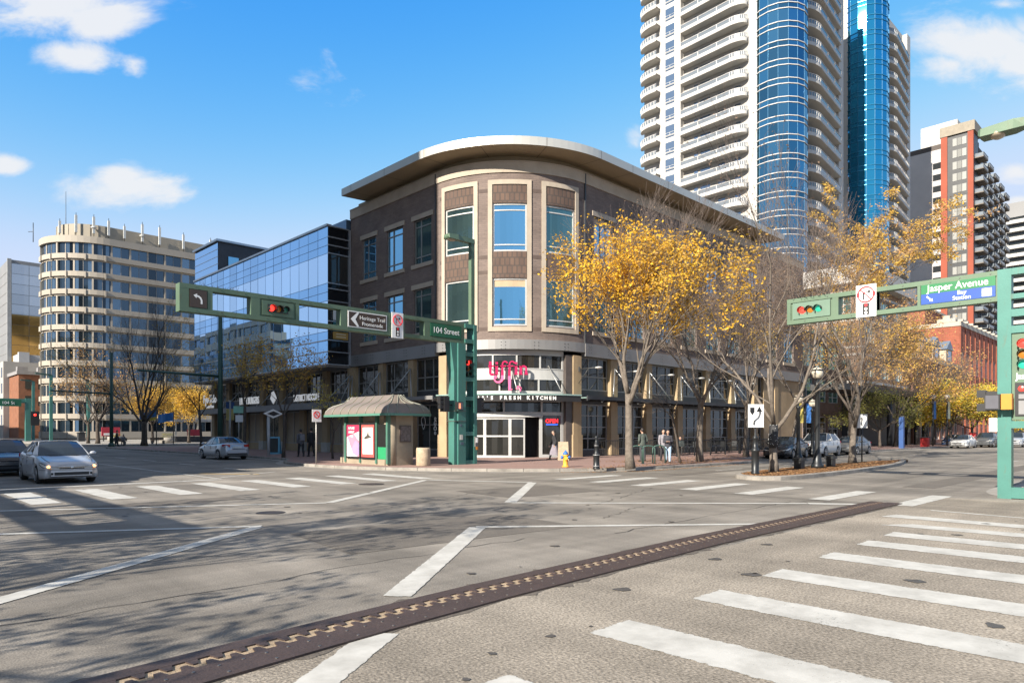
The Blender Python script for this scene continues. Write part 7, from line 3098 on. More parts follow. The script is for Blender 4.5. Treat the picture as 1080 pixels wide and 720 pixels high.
def car(name, label, xy, rotz, S, pmat, group=None, lights=False, grille='slim', rear=False, simple=False):
    t = thing(name, label, 'car', (xy[0], xy[1], 0.0), rotz, group)
    L, hl = S['L'], S['L'] / 2
    ra = S['r'] + 0.055
    xs = set([k[0] for k in S['top']] + [k[0] for k in S['half']] + [k[0] for k in S['bot']])
    for xw in (S['wf'], S['wr']):
        for k in range(9):
            xs.add(xw - ra * math.cos(PI * k / 8))
    xs |= {1.6, 2.0, 2.4, 2.8, 3.1}
    xs = sorted(x for x in xs if 0 <= x <= L)
    mb = MB()
    rings = []
    for x in xs:
        hw, zt, zb = lerp_tab(S['half'], x), lerp_tab(S['top'], x), lerp_tab(S['bot'], x)
        za = zb
        for xw in (S['wf'], S['wr']):
            if abs(x - xw) < ra:
                za = max(zb, S['r'] + math.sqrt(max(0, ra * ra - (x - xw) ** 2)))
        zs = max(zt - 0.09, za + 0.04)
        zm = max(zb + (zt - zb) * 0.55, za + 0.02)
        prof = [(0, zb), (hw * 0.80, zb), (hw * 0.985, za), (hw * 1.01, (za + zm) / 2), (hw, zm), (hw * 0.965, zs), (hw * 0.88, zt - 0.012), (hw * 0.5, zt + 0.012), (0, zt + 0.02)]
        ring = [mb.add((x - hl, y, z)) for y, z in prof] + [mb.add((x - hl, -y, z)) for y, z in prof[-2:0:-1]]
        rings.append(ring)
    for a, b in zip(rings, rings[1:]):
        n = len(a)
        for j in range(n):
            mb.face((a[j], a[(j + 1) % n], b[(j + 1) % n], b[j]), 0, True)
    mb.face(rings[0], 0)
    mb.face(rings[-1][::-1], 0)
    body = mb.build('body', pmat, t, True)
    # cabin
    C = S['cab']

    def zt(x):
        return lerp_tab(S['top'], x)
    b0, b1, t0, t1, wb, wt, zr = C['b0'], C['b1'], C['t0'], C['t1'], C['wb'], C['wt'], C['zt']
    BL = [(b0 + 0.22, wb * 0.96), (b0, wb * 0.5), (b0 - 0.03, 0)]
    RL = [(t0 + 0.07, wt), (t0 + 0.01, wt * 0.5), (t0, 0)]

    def gl(mbx, lo, hi, n=4, m=0):
        """ruled glass between polyline lo and hi"""
        for i in range(len(lo) - 1):
            for k in range(n):
                a, b = k / n, (k + 1) / n
                q = []
                for (u, f) in ((i, a), (i + 1, a), (i + 1, b), (i, b)):
                    p0, p1 = Vector(lo[u]), Vector(hi[u])
                    p = p0.lerp(p1, f)
                    p.z += 0.03 * math.sin(PI * f)
                    q.append(p)
                mbx.poly(q, m, None, True)
    lo = [(x - hl, y, zt(x) + 0.0) for x, y in BL] + [(x - hl, -y, zt(x)) for x, y in BL[-2::-1]]
    hi = [(x - hl, y, zr - (0.035 if y == wt else 0.0)) for x, y in RL] + [(x - hl, -y, zr - (0.035 if y == wt else 0)) for x, y in RL[-2::-1]]
    mb = MB()
    gl(mb, lo, hi)
    mb.build('windscreen', car_glass, t, True)
    BR = [(b1 - 0.25, wb * 0.95), (b1, wb * 0.5), (b1 + 0.02, 0)]
    RR = [(t1 - 0.06, wt), (t1, wt * 0.5), (t1 + 0.01, 0)]
    lo2 = [(x - hl, y, zt(x)) for x, y in BR] + [(x - hl, -y, zt(x)) for x, y in BR[-2::-1]]
    hi2 = [(x - hl, y, zr - 0.03 - (0.035 if y == wt else 0.0)) for x, y in RR] + [(x - hl, -y, zr - 0.03 - (0.035 if y == wt else 0)) for x, y in RR[-2::-1]]
    mb = MB()
    gl(mb, lo2, hi2)
    mb.build('rear_window', car_glass, t, True)
    for s in (1, -1):
        mb = MB()
        lo3 = [(x - hl, s * wb * (0.96 if x in (b0 + 0.22, b1 - 0.25) else 1.0), zt(x) - 0.01) for x in (b0 + 0.22, 1.9, S['bp'], 3.1, b1 - 0.25)]
        hx = [t0 + 0.07, t0 + 0.35, S['bp'], t1 - 0.4, t1 - 0.06]
        hi3 = [(x - hl, s * wt * (1.0 if i in (0, 4) else 1.03), zr - 0.035 - (0.03 * (i > 2))) for i, x in enumerate(hx)]
        gl(mb, lo3, hi3, 3)
        sw = mb.build('side_window', car_glass, t, True)
        mb = MB()
        for i in ((0, 0.035), (2, 0.045), (4, 0.07)):
            mb.bar(Vector(lo3[i[0]]) + Vector((0, s * 0.012, 0)), Vector(hi3[i[0]]) + Vector((0, s * 0.012, 0)), i[1] * 1.6, 0.03, 0, (0, 1, 0))
        mb.build('pillar', pmat, sw, True)
        mb = MB()
        mb.sphere((b0 + 0.42 - hl, s * (S['W'] / 2 + 0.07), zt(b0) + 0.1), 0.1, 10, 6, 0, (0.6, 1.1, 0.7))
        mb.bar((b0 + 0.42 - hl, s * (wb - 0.02), zt(b0) + 0.04), (b0 + 0.42 - hl, s * (S['W'] / 2 + 0.05), zt(b0) + 0.08), 0.05, 0.04)
        mb.build('wing_mirror', pmat, t, True)
        # door gaps and handles
        mb = MB()
        for x in (1.35, S['bp'], 3.35):
            hw = lerp_tab(S['half'], x)
            z0_, z1_ = lerp_tab(S['bot'], x) + 0.12, zt(x) - 0.1
            mb.bar((x - hl, s * (hw * 1.0), z0_), (x - hl, s * (hw * 0.985), z1_), 0.012, 0.03, 0, (1, 0, 0))
        mb.build('door_gap', blk_trim, body, True)
        mb = MB()
        for x in (S['bp'] - 0.2, 3.2):
            hw = lerp_tab(S['half'], x)
            mb.bar((x - 0.1 - hl, s * (hw * 1.0 + 0.012), zt(x) - 0.17), (x + 0.1 - hl, s * (hw * 1.0 + 0.012), zt(x) - 0.165), 0.03, 0.035)
        build_each(mb, 'door_handle', pmat, t, True)
        # lamps
        dz = zt(0.0) - 0.605
        wk = S['half'][0][1] / 0.60
        cols = [(-0.014, 0.36 * wk, 0.535, 0.575), (-0.014, 0.585 * wk, 0.53, 0.598)]
        for x, zl0, zh0 in ((0.05, 0.545, 0.635), (0.15, 0.565, 0.69), (0.28, 0.61, 0.715), (0.42, 0.67, 0.725)):
            cols.append((x - 0.008, lerp_tab(S['half'], x) * 1.004 + 0.012, zl0, zh0))
        mb = MB()
        ids = [(mb.add((x - hl, s * y, z0_ + dz)), mb.add((x - hl, s * y * (1 - 0.012 * (i > 1)), z1_ + dz))) for i, (x, y, z0_, z1_) in enumerate(cols)]
        for p_, q_ in zip(ids, ids[1:]):
            mb.face((p_[0], q_[0], q_[1], p_[1]) if s < 0 else (q_[0], p_[0], p_[1], q_[1]), 0, True)
        hd = mb.build('headlight', head_m, t, True)
        mb = MB()
        for p_, q_ in zip(cols, cols[1:]):
            for zi in (2, 3):
                mb.bar((p_[0] - hl - 0.004, s * (p_[1] + 0.003), p_[zi] + dz), (q_[0] - hl - 0.004, s * (q_[1] + 0.003), q_[zi] + dz), 0.014, 0.014)
        mb.build('lamp_bezel', blk_trim, hd, True)
        mb = MB()
        mb.sphere((0.03 - hl, s * 0.655 * wk, 0.585 + dz), 0.062, 10, 6, 0, (0.7, 1, 0.85))
        mb.build('bulb', head_on if lights else chrome, hd, True)
        hwr = lerp_tab(S['half'], L - 0.1)
        zl = zt(L - 0.25) - 0.16
        mb = MB()
        pts = [(L - 0.02, hwr * 0.62, zl - 0.07), (L - 0.02, hwr * 0.62, zl + 0.07), (L - 0.10, hwr * 1.02, zl + 0.09), (L - 0.36, hwr * 1.14, zl + 0.09), (L - 0.30, hwr * 1.14, zl - 0.03), (L - 0.08, hwr * 1.02, zl - 0.08)]
        mb.slab([(x + 0.012 - hl, s * y, z) for x, y, z in (pts if s > 0 else pts[::-1])], (-0.06, -0.03 * s, 0))
        mb.build('tail_light', tail_m, t, True)
        for xw, nm in ((S['wf'], 'f'), (S['wr'], 'r')):
            hw = lerp_tab(S['half'], xw)
            yo = s * (hw - 0.005)
            yi = s * (hw - 0.21)
            r = S['r']
            mb = MB()
            mb.tube([(xw - hl, yi, r), (xw - hl, yi + s * 0.03, r), (xw - hl, yo - s * 0.03, r), (xw - hl, yo, r)], [r * 0.93, r, r, r * 0.92], 22, 0)
            wh = mb.build('wheel', tyre_m, t, True)
            mb = MB()
            n = 18
            mb.tube([(xw - hl, yo - s * 0.02, r), (xw - hl, yo + s * 0.004, r)], [r * 0.66, r * 0.66], 20, 1)
            for k in range(5):
                a = 2 * PI * k / 5 + 0.3
                mb.bar((xw - hl, yo + s * 0.008, r), (xw - hl + r * 0.62 * math.cos(a), yo + s * 0.008, r + r * 0.62 * math.sin(a)), 0.065, 0.02, 0, (0, 1, 0))
            ring_ = [(xw - hl + r * 0.64 * math.cos(2 * PI * k / 18), yo + s * 0.008, r + r * 0.64 * math.sin(2 * PI * k / 18)) for k in range(19)]
            mb.tube(ring_, 0.018, 5, 0, False)
            mb.build('rim', [rim_m, blk_trim], wh, True)
    # roof
    mb = MB()
    nx, ny = 7, 6
    grid = []
    for i in range(nx + 1):
        f = i / nx
        row = []
        for j in range(ny + 1):
            g_ = 2 * j / ny - 1
            x0_ = t0 + 0.07 * abs(g_) ** 1.5 - 0.02
            x1_ = t1 - 0.06 * abs(g_) ** 1.5 + 0.02
            x = x0_ + (x1_ - x0_) * f
            z = zr + 0.025 * math.sin(PI * f) - 0.035 * abs(g_) ** 3 - 0.03 * f
            row.append(mb.add((x - hl, g_ * (wt + 0.015), z + 0.006)))
        grid.append(row)
    for i in range(nx):
        for j in range(ny):
            mb.face((grid[i][j], grid[i + 1][j], grid[i + 1][j + 1], grid[i][j + 1]), 0, True)
    mb.build('roof', pmat, t, True)
    # front and rear trim
    dz = zt(0.0) - 0.605
    mb = MB()
    if grille == 'slim':
        mb.box(-0.012 - hl, 0.05 - hl, -0.36, 0.36, 0.505 + dz, 0.585 + dz, 0)
        mb.box(-0.022 - hl, -0.008 - hl, -0.40, 0.40, 0.552 + dz, 0.572 + dz, 1)
        mb.sphere((-hl - 0.018, 0, 0.558 + dz), 0.048, 10, 6, 1, (0.3, 1.2, 0.8))
    else:
        mb.box(-0.012 - hl, 0.05 - hl, -0.36, 0.36, 0.44 + dz, 0.59 + dz, 0)
        for k in range(4):
            mb.box(-0.02 - hl, -0.008 - hl, -0.36, 0.36, 0.455 + dz + 0.034 * k, 0.465 + dz + 0.034 * k, 1)
    mb.build('grille', [blk_trim, chrome], t, True)
    mb = MB()
    mb.box(-0.012 - hl, 0.1 - hl, -0.50, 0.50, 0.30 + dz * 0.6, 0.40 + dz * 0.6, 0)
    for s in (-1, 1):
        mb.box(-0.006 - hl, 0.06 - hl, s * 0.53, s * 0.60, 0.31 + dz * 0.6, 0.39 + dz * 0.6, 0)
    mb.build('lower_intake', blk_trim, t, True)
    mb = MB()
    pr_ = [(x, lerp_tab(S['half'], x)) for x in (0.0, 0.05, 0.15, 0.4)]
    for s in (-1, 1):
        for (xa, ya), (xb, yb) in zip(pr_, pr_[1:]):
            mb.bar((xa - hl - 0.006, s * (ya + 0.006), 0.475 + dz), (xb - hl - 0.006, s * (yb + 0.010), 0.475 + dz), 0.01, 0.012)
    mb.bar((-hl - 0.006, -0.60, 0.475 + dz), (-hl - 0.006, 0.60, 0.475 + dz), 0.01, 0.012)
    hb_ = [(x, lerp_tab(S['half'], x) * 0.80, zt(x) + 0.008) for x in (0.12, 0.5, 1.0)]
    for s in (-1, 1):
        for (xa, ya, za_), (xb, yb, zb_) in zip(hb_, hb_[1:]):
            mb.bar((xa - hl, s * ya, za_), (xb - hl, s * yb, zb_), 0.012, 0.01)
    mb.build('panel_gap', pm('panel_gap', (0.04, 0.04, 0.042), 0.6), t, True)
    mb = MB()
    for y0_, y1_ in ((-0.6, 0.02), (0.02, 0.6)):
        mb.bar((b0 - hl + 0.03, y0_, zt(b0) + 0.03), (b0 - hl + 0.08, y1_ - 0.05, zt(b0) + 0.055), 0.015, 0.015)
    mb.build('wiper', blk_trim, t, True)
    mb = MB()
    mb.box(hl - 0.04, hl + 0.015, -0.26, 0.26, 0.72 if S is SEDAN else 0.80, 0.85 if S is SEDAN else 0.93)
    mb.build('number_plate', plate_m, t, True)
    mb = MB()
    mb.box(hl - 0.15, hl - 0.005, -0.6, 0.6, 0.34, 0.44)
    mb.build('rear_valance', blk_trim, t, True)
    return t


silver = paint_m('silver_paint', (0.50, 0.51, 0.53), 0.35, 0.32)
blackp = paint_m('black_paint', (0.012, 0.013, 0.015), 0.2, 0.2)
bluep = paint_m('deep_blue_paint', (0.02, 0.07, 0.20), 0.4, 0.25)
whitep = paint_m('white_paint', (0.55, 0.55, 0.54), 0.0, 0.3)
greyp = paint_m('grey_paint', (0.13, 0.14, 0.15), 0.5, 0.3)
lgrey = paint_m('pale_silver_paint', (0.42, 0.44, 0.47), 0.4, 0.32)
D90 = PI / 2
car('silver_sedan', 'silver sedan with lit orange-tinted headlights waiting at the left crosswalk', (5.52, 29.05), D90, SEDAN, silver, None, True)
car('black_sedan', 'glossy black sedan stopped right behind the waiting silver sedan', (4.75, 35.0), D90 - 0.02, SEDAN, blackp, None, False, 'open')
car('blue_car', 'dark blue car at the left edge behind the black sedan', (3.2, 38.9), D90, SUV, bluep)
car('silver_hatchback', 'small silver car seen from behind, parked by the left restaurant fronts', (17.55, 44.6), -D90, SEDAN, lgrey, None)
car('black_sedan', 'dark grey-black sedan parked nose-on beyond the median tree', (44.7, 19.75), 0.10, SEDAN, paint_m('charcoal_paint', (0.025, 0.026, 0.028), 0.3, 0.25), 'cars parked along the avenue', False, 'open')
car('white_crossover', 'white crossover parked between the dark sedan and the grey sedan', (49.9, 19.7), 0.06, SUV, whitep, 'cars parked along the avenue', False, 'open')
car('grey_sedan', 'grey sedan parked behind the white crossover beside the thin sign pole', (55.9, 19.6), 0.02, SEDAN, greyp, 'cars parked along the avenue')
for k, (px, py, S, m, lab) in enumerate(((1015.5, 472.2, SEDAN, whitep, 'white sedan parked far along the avenue under the yellow trees'), (1041, 471.4, SUV, greyp, 'grey crossover parked far along the avenue beside the white sedan'),
                                         (1054, 470.6, SEDAN, blackp, 'dark sedan parked far along the avenue left of the gantry post'), (1072, 471.2, SUV, lgrey, 'pale silver car far along the avenue seen through the gantry post'), (1006, 470.4, SEDAN, bluep, 'blue sedan mostly behind the far white sedan'))):
    x, y = P(px, py)
    car('parked_car', lab, (x, y), 0.0, S, m, 'cars parked far along the avenue', False, 'open', simple=True)
# ================================================================ people
skin_m = pm('skin', (0.42, 0.26, 0.19), 0.6, 0, 0.06, 6)
hair_m = pm('dark_hair', (0.02, 0.014, 0.011), 0.6, 0, 0.2, 20)


def remeshed(mb, name, mat, parent, vox=0.016, sm=4):
    """fuse overlapping limbs into one continuous skin"""
    me = bpy.data.meshes.new(name)
    me.from_pydata(mb.v, [], mb.f)
    o = bpy.data.objects.new(name + '_raw', me)
    COL.objects.link(o)
    r = o.modifiers.new('r', 'REMESH')
    r.mode = 'VOXEL'
    r.voxel_size = vox
    r.use_smooth_shade = True
    s = o.modifiers.new('s', 'SMOOTH')
    s.iterations = sm
    s.factor = 0.5
    bpy.context.view_layer.update()
    dg = bpy.context.evaluated_depsgraph_get()
    m2 = bpy.data.meshes.new_from_object(o.evaluated_get(dg))
    bpy.data.objects.remove(o)
    m2.name = name
    m2.materials.clear()
    m2.materials.append(mat)
    m2.polygons.foreach_set('use_smooth', [True] * len(m2.polygons))
    q = bpy.data.objects.new(name, m2)
    COL.objects.link(q)
    q.parent = parent
    return q


def limb(mb, pts, rad, n=10):
    mb.tube(pts, rad, n)
    for p, r in zip(pts, rad):
        rr = r if not hasattr(r, '__len__') else min(r)
        mb.sphere(p, rr * 0.98, 10, 6)


def person(label, xy, rotz, h=1.72, stride=0.25, top=(0.1, 0.1, 0.1), legs=(0.05, 0.05, 0.06), arms='walk', hair='short', skirt=None, coat_len=0.0, lean=0.03, sit=False, z=0.13, bag=None, group=None, female=False):
    """figure in local space facing -Y, standing on z=0"""
    t = thing('person', label, 'person', (xy[0], xy[1], z), rotz, group)
    k = h / 1.72
    V3 = lambda x, y, zz: Vector((x * k, y * k, zz * k))
    hip = 0.92 if not sit else 0.48
    shw = 0.19 if not female else 0.165
    dy = -lean
    neck = V3(0, dy * 1.2, hip + 0.52)
    head = V3(0, dy * 1.6 - 0.015, hip + 0.70)
    body = MB()
    # torso as stacked ellipses
    limb(body, [V3(0, 0, hip - 0.04), V3(0, 0, hip + 0.08), V3(0, dy * 0.4, hip + 0.2), V3(0, dy * 0.8, hip + 0.36), V3(0, dy, hip + 0.47)],
         [(0.155 * k, 0.105 * k), (0.15 * k, 0.1 * k), (0.135 * k, 0.095 * k), (0.165 * k, 0.11 * k), (0.12 * k, 0.08 * k)], 14)
    limb(body, [V3(0, dy, hip + 0.46), neck, V3(0, dy * 1.3, hip + 0.6)], [0.07 * k, 0.055 * k, 0.052 * k])
    body.sphere(head, 0.1 * k, 14, 10, 0, (0.80, 0.98, 1.18))
    body.sphere(head + V3(0, -0.03, -0.065), 0.06 * k, 10, 8, 0, (0.9, 1, 0.9))      # jaw
    body.sphere(head + V3(0, -0.10, -0.015), 0.02 * k, 8, 6, 0, (0.7, 1, 1.4))        # nose
    for s in (-1, 1):
        body.sphere(head + V3(s * 0.08, 0.005, -0.01), 0.024 * k, 8, 6, 0, (0.5, 0.9, 1.3))
    fo = {}
    for s in (-1, 1):
        if sit:
            hp, kn, an = V3(s * 0.09, 0, hip - 0.02), V3(s * 0.10, -0.42, hip), V3(s * 0.10, -0.45, 0.08)
        else:
            a = stride * s
            hp = V3(s * 0.085, 0, hip - 0.05)
            kn = V3(s * 0.09, -0.5 * a - 0.03, 0.49)
            an = V3(s * 0.085, -a * 1.0 if a > 0 else -a * 1.05, 0.085 if a >= 0 else 0.13)
        fo[s] = (hp, kn, an)
        limb(body, [hp, hp.lerp(kn, 0.5), kn, kn.lerp(an, 0.4), an], [0.088 * k, 0.075 * k, 0.056 * k, 0.056 * k, 0.038 * k])
        limb(body, [an + V3(0, 0.04, -0.03), an + V3(0, -0.06, -0.045), an + V3(0, -0.16, -0.06)], [0.042 * k, 0.038 * k, 0.028 * k])
    ar = {}
    for s in (-1, 1):
        sh = V3(s * shw, dy, hip + 0.45)
        if arms == 'walk':
            el = V3(s * (shw + 0.05), 0.16 * s * stride * 2 + dy, hip + 0.17)
            wr = V3(s * (shw + 0.04), 0.2 * s * stride * 2 - 0.1 + dy, hip - 0.06)
        elif arms == 'hold':
            el = V3(s * (shw + 0.05), 0.0 + dy, hip + 0.18)
            wr = V3(s * 0.07, -0.22 + dy, hip + 0.2)
        elif arms == 'pocket':
            el = V3(s * (shw + 0.08), 0.06 + dy, hip + 0.17)
            wr = V3(s * (shw - 0.02), -0.06 + dy, hip - 0.02)
        else:
            el = V3(s * (shw + 0.03), 0.0 + dy, hip + 0.16)
            wr = V3(s * 0.1, -0.3, hip + 0.06)
        ar[s] = (sh, el, wr)
        limb(body, [V3(s * 0.06, dy, hip + 0.46), sh, sh.lerp(el, 0.5), el, el.lerp(wr, 0.35), wr], [0.06 * k, 0.058 * k, 0.048 * k, 0.038 * k, 0.038 * k, 0.026 * k])
        d = (wr - el).normalized()
        side = Vector((s * 0.3, -1, 0)).normalized()
        body.sphere(wr + d * 0.045 * k, 0.036 * k, 8, 6, 0, (0.7, 1.0, 1.1))
        for f in range(4):
            o_ = side * (0.024 - 0.016 * f) * k
            p0 = wr + d * 0.07 * k + o_
            fl_ = (0.075, 0.085, 0.08, 0.062)[f] * k
            body.tube([p0, p0 + d * fl_ * 0.5, p0 + d * fl_ * 0.9 + Vector((-s * 0.015, 0, 0)) * k], [0.0105 * k, 0.0095 * k, 0.008 * k], 6)
        p0 = wr + d * 0.03 * k + side * 0.03 * k
        body.tube([p0, p0 + (d + side * 0.9).normalized() * 0.05 * k, p0 + (d + side * 0.5).normalized() * 0.075 * k], [0.012 * k, 0.011 * k, 0.009 * k], 6)
    remeshed(body, 'body', skin_m, t, 0.011, 2)
    # clothing
    tm = pm('cloth_%d_%d_%d' % tuple(int(c * 1000) for c in top), top, 0.85, 0, 0.18, 7)
    lm = pm('cloth_%d_%d_%d' % tuple(int(c * 1000) for c in legs), legs, 0.85, 0, 0.18, 7)
    jk = MB()
    low = hip - 0.08 - coat_len
    limb(jk, [V3(0, 0, low), V3(0, 0, hip + 0.08), V3(0, dy * 0.4, hip + 0.2), V3(0, dy * 0.8, hip + 0.36), V3(0, dy, hip + 0.465)],
         [(0.185 * k, 0.13 * k), (0.175 * k, 0.125 * k), (0.16 * k, 0.12 * k), (0.19 * k, 0.135 * k), (0.14 * k, 0.1 * k)], 14)
    jk.sphere(V3(0, dy, hip + 0.5), 0.075 * k, 10, 6, 0, (1, 1, 0.5))
    for s in (-1, 1):
        sh, el, wr = ar[s]
        w2 = el.lerp(wr, 0.9)
        limb(jk, [V3(s * 0.06, dy, hip + 0.46), sh, sh.lerp(el, 0.5), el, el.lerp(wr, 0.4), w2], [0.078 * k, 0.076 * k, 0.066 * k, 0.056 * k, 0.053 * k, 0.042 * k])
    remeshed(jk, 'jacket', tm, t, 0.014, 3)
    tr = MB()
    limb(tr, [V3(0, 0, hip - 0.05), V3(0, 0, hip + 0.06)], [(0.17 * k, 0.12 * k), (0.165 * k, 0.115 * k)], 12)
    for s in (-1, 1):
        hp, kn, an = fo[s]
        a2 = kn.lerp(an, 0.92)
        limb(tr, [hp, hp.lerp(kn, 0.5), kn, kn.lerp(an, 0.4), a2], [0.1 * k, 0.09 * k, 0.072 * k, 0.07 * k, 0.055 * k])
    remeshed(tr, 'trousers' if not skirt else 'leggings', lm, t, 0.014, 3)
    if skirt:
        sk = MB()
        ring0 = [(V3(0.165 * math.cos(a), 0.12 * math.sin(a), hip + 0.02)) for a in [2 * PI * i / 20 for i in range(20)]]
        rows = [ring0]
        for f, ax, ay, zz in ((0.3, 0.22, 0.20, hip - 0.2), (0.7, 0.27, 0.30, hip - 0.42), (1.0, 0.30, 0.36, hip - 0.62)):
            rows.append([V3((ax + 0.02 * math.sin(a * 6)) * math.cos(a), (ay + 0.03 * math.sin(a * 5)) * math.sin(a), zz) for a in [2 * PI * i / 20 for i in range(20)]])
        ids = [[sk.add(p) for p in r] for r in rows]
        for a_, b_ in zip(ids, ids[1:]):
            for j in range(20):
                sk.face((a_[j], a_[(j + 1) % 20], b_[(j + 1) % 20], b_[j]), 0, True)
        sk.build('skirt', pm('skirt_cloth', skirt, 0.85, 0, 0.15, 6), t, True)
    for s in (-1, 1):
        an = fo[s][2]
        sh_ = MB()
        limb(sh_, [an + V3(0, 0.05, -0.035), an + V3(0, -0.06, -0.045), an + V3(0, -0.17, -0.055)], [0.05 * k, 0.046 * k, 0.036 * k], 8)
        sh_.build('shoe', pm('shoe_dark', (0.025, 0.022, 0.02), 0.6), t, True)
    hr = MB()
    hr.sphere(head + V3(0, 0.018, 0.028), 0.108 * k, 14, 10, 0, (0.83, 0.95, 1.1))
    if hair == 'long':
        limb(hr, [head + V3(0, 0.05, 0.02), head + V3(0, 0.08, -0.12), head + V3(0, 0.09, -0.30)], [(0.085 * k, 0.06 * k), (0.1 * k, 0.055 * k), (0.085 * k, 0.04 * k)], 12)
    # keep the face clear
    hb = MB()
    hb.v, hb.uv = hr.v, hr.uv
    for f, m_, s_ in zip(hr.f, hr.m, hr.sm):
        c = sum((Vector(hr.v[i]) for i in f), Vector()) / len(f) - head
        if c.y < -0.035 * k and c.z < 0.055 * k:
            continue
        hb.face(f, m_, s_)
    hb.build('hair', hair_m, t, True)
    for s in (-1, 1):
        e = MB()
        e.sphere(head + V3(s * 0.033, -0.088, 0.01), 0.011 * k, 8, 6)
        e.build('eye', pm('eye_dark', (0.02, 0.015, 0.012), 0.3), t, True)
    mo = MB()
    mo.sphere(head + V3(0, -0.09, -0.07), 0.02 * k, 8, 6, 0, (1.2, 0.4, 0.35))
    mo.build('mouth', pm('lips', (0.30, 0.11, 0.10), 0.5), t, True)
    if bag:
        bg_ = MB()
        bg_.obox(V3(0, 0.2 + dy, hip + 0.3), 0.14 * k, 0.075 * k, 0.2 * k, Matrix.Identity(3))
        bo_ = bg_.build('backpack', pm('backpack_cloth', bag, 0.8, 0, 0.2, 6), t, True)
    return t


def facing(dx, dy):
    """rotation that turns the local -Y front towards (dx, dy)"""
    return math.atan2(dy, dx) + PI / 2


r3 = (RT[0], RT[1])
l3 = (-RT[0], -RT[1])
person('woman in a black jacket and pale grey skirt walking left past the entrance', P(585, 484.8, 0.13), facing(*l3), 1.68, 0.30, (0.025, 0.025, 0.028), (0.02, 0.02, 0.022), 'walk', 'long', (0.20, 0.18, 0.21), female=True)
person('woman in a dark jacket and light blue jeans walking beside the bike racks', P(704.5, 488.0, 0.13), facing(-FW[0] - 0.2 * r3[0], -FW[1] - 0.2 * r3[1]), 1.70, 0.12, (0.035, 0.035, 0.045), (0.30, 0.40, 0.50), 'hold', 'long', female=True)
person('person in a grey top and dark trousers left of the woman in jeans', P(699.5, 486.4, 0.13), facing(-FW[0], -FW[1]), 1.73, 0.15, (0.20, 0.19, 0.21), (0.03, 0.03, 0.035), 'walk', 'short')
person('man in a dark green jacket standing behind the bike racks', P(678, 486.5, 0.13), facing(0.3, 1), 1.78, 0.05, (0.06, 0.075, 0.065), (0.04, 0.04, 0.045), 'pocket', 'short')
person('man in a grey and black jacket walking away along the noodle shop front', P(317.5, 481.5, 0.13), facing(0.1, 1), 1.76, 0.22, (0.10, 0.10, 0.11), (0.018, 0.018, 0.02), 'walk', 'short', bag=(0.16, 0.16, 0.17))
person('man all in black walking beside the noodle shop front', P(328.5, 481.2, 0.13), facing(0, 1), 1.84, 0.2, (0.015, 0.015, 0.017), (0.013, 0.013, 0.015), 'walk', 'short')
person('person in black standing by the tall green pole on the far plaza', P(123, 470.5, 0.13), facing(1, -0.2), 1.75, 0.15, (0.02, 0.02, 0.022), (0.02, 0.02, 0.02), 'walk', 'short')
person('person in dark clothes sitting on the far bench under the bare tree', (24.0, 93.75), facing(-0.4, -1), 1.75, 0, (0.02, 0.02, 0.025), (0.03, 0.03, 0.04), 'rest', 'short', sit=True)
person('person in a grey coat sitting at the right end of the far bench', (24.65, 93.35), facing(-0.5, -1), 1.70, 0, (0.16, 0.16, 0.17), (0.03, 0.03, 0.03), 'rest', 'long', sit=True, female=True)
person('distant person in light clothes standing before the red brick block', (27.5, 150), facing(-0.5, -1), 1.75, 0.1, (0.3, 0.24, 0.22), (0.1, 0.1, 0.12), 'walk', 'short')
person('seated patio guest in a dark top behind the black railing', (41.1, 25.55), facing(-1, -0.6), 1.72, 0, (0.04, 0.05, 0.05), (0.03, 0.03, 0.03), 'rest', 'short', sit=True)
# ================================================================ trees
bark_pale = pm('pale_bark', (0.14, 0.118, 0.098), 0.9, 0, 0.3, 5, 0.6, 30, 0.2, fine=0.25, fscale=30)
bark_dark = pm('dark_bark', (0.075, 0.062, 0.052), 0.9, 0, 0.35, 5, 0.6, 30, 0.2, fine=0.25, fscale=30)
bark_twig = pm('twig_bark', (0.115, 0.09, 0.078), 0.9, 0, 0.25, 1.2)
bark_twig_d = pm('dark_twig_bark', (0.11, 0.09, 0.075), 0.9, 0, 0.25, 1.2)
lf_yellow = leaf_mat('yellow_leaves', [(0.80, 0.46, 0.035), (0.88, 0.56, 0.055), (0.68, 0.37, 0.03), (0.55, 0.31, 0.05)])
lf_gold = leaf_mat('gold_olive_leaves', [(0.66, 0.43, 0.07), (0.52, 0.34, 0.07), (0.42, 0.26, 0.09), (0.68, 0.47, 0.09)])
lf_orange = leaf_mat('orange_brown_leaves', [(0.48, 0.27, 0.10), (0.58, 0.34, 0.12), (0.38, 0.22, 0.11), (0.62, 0.42, 0.14)])
lf_dry = leaf_mat('dry_brown_leaves', [(0.21, 0.145, 0.105), (0.28, 0.195, 0.135), (0.165, 0.115, 0.09)])
lf_green = leaf_mat('olive_yellow_leaves', [(0.50, 0.42, 0.07), (0.62, 0.50, 0.08), (0.34, 0.32, 0.07)])


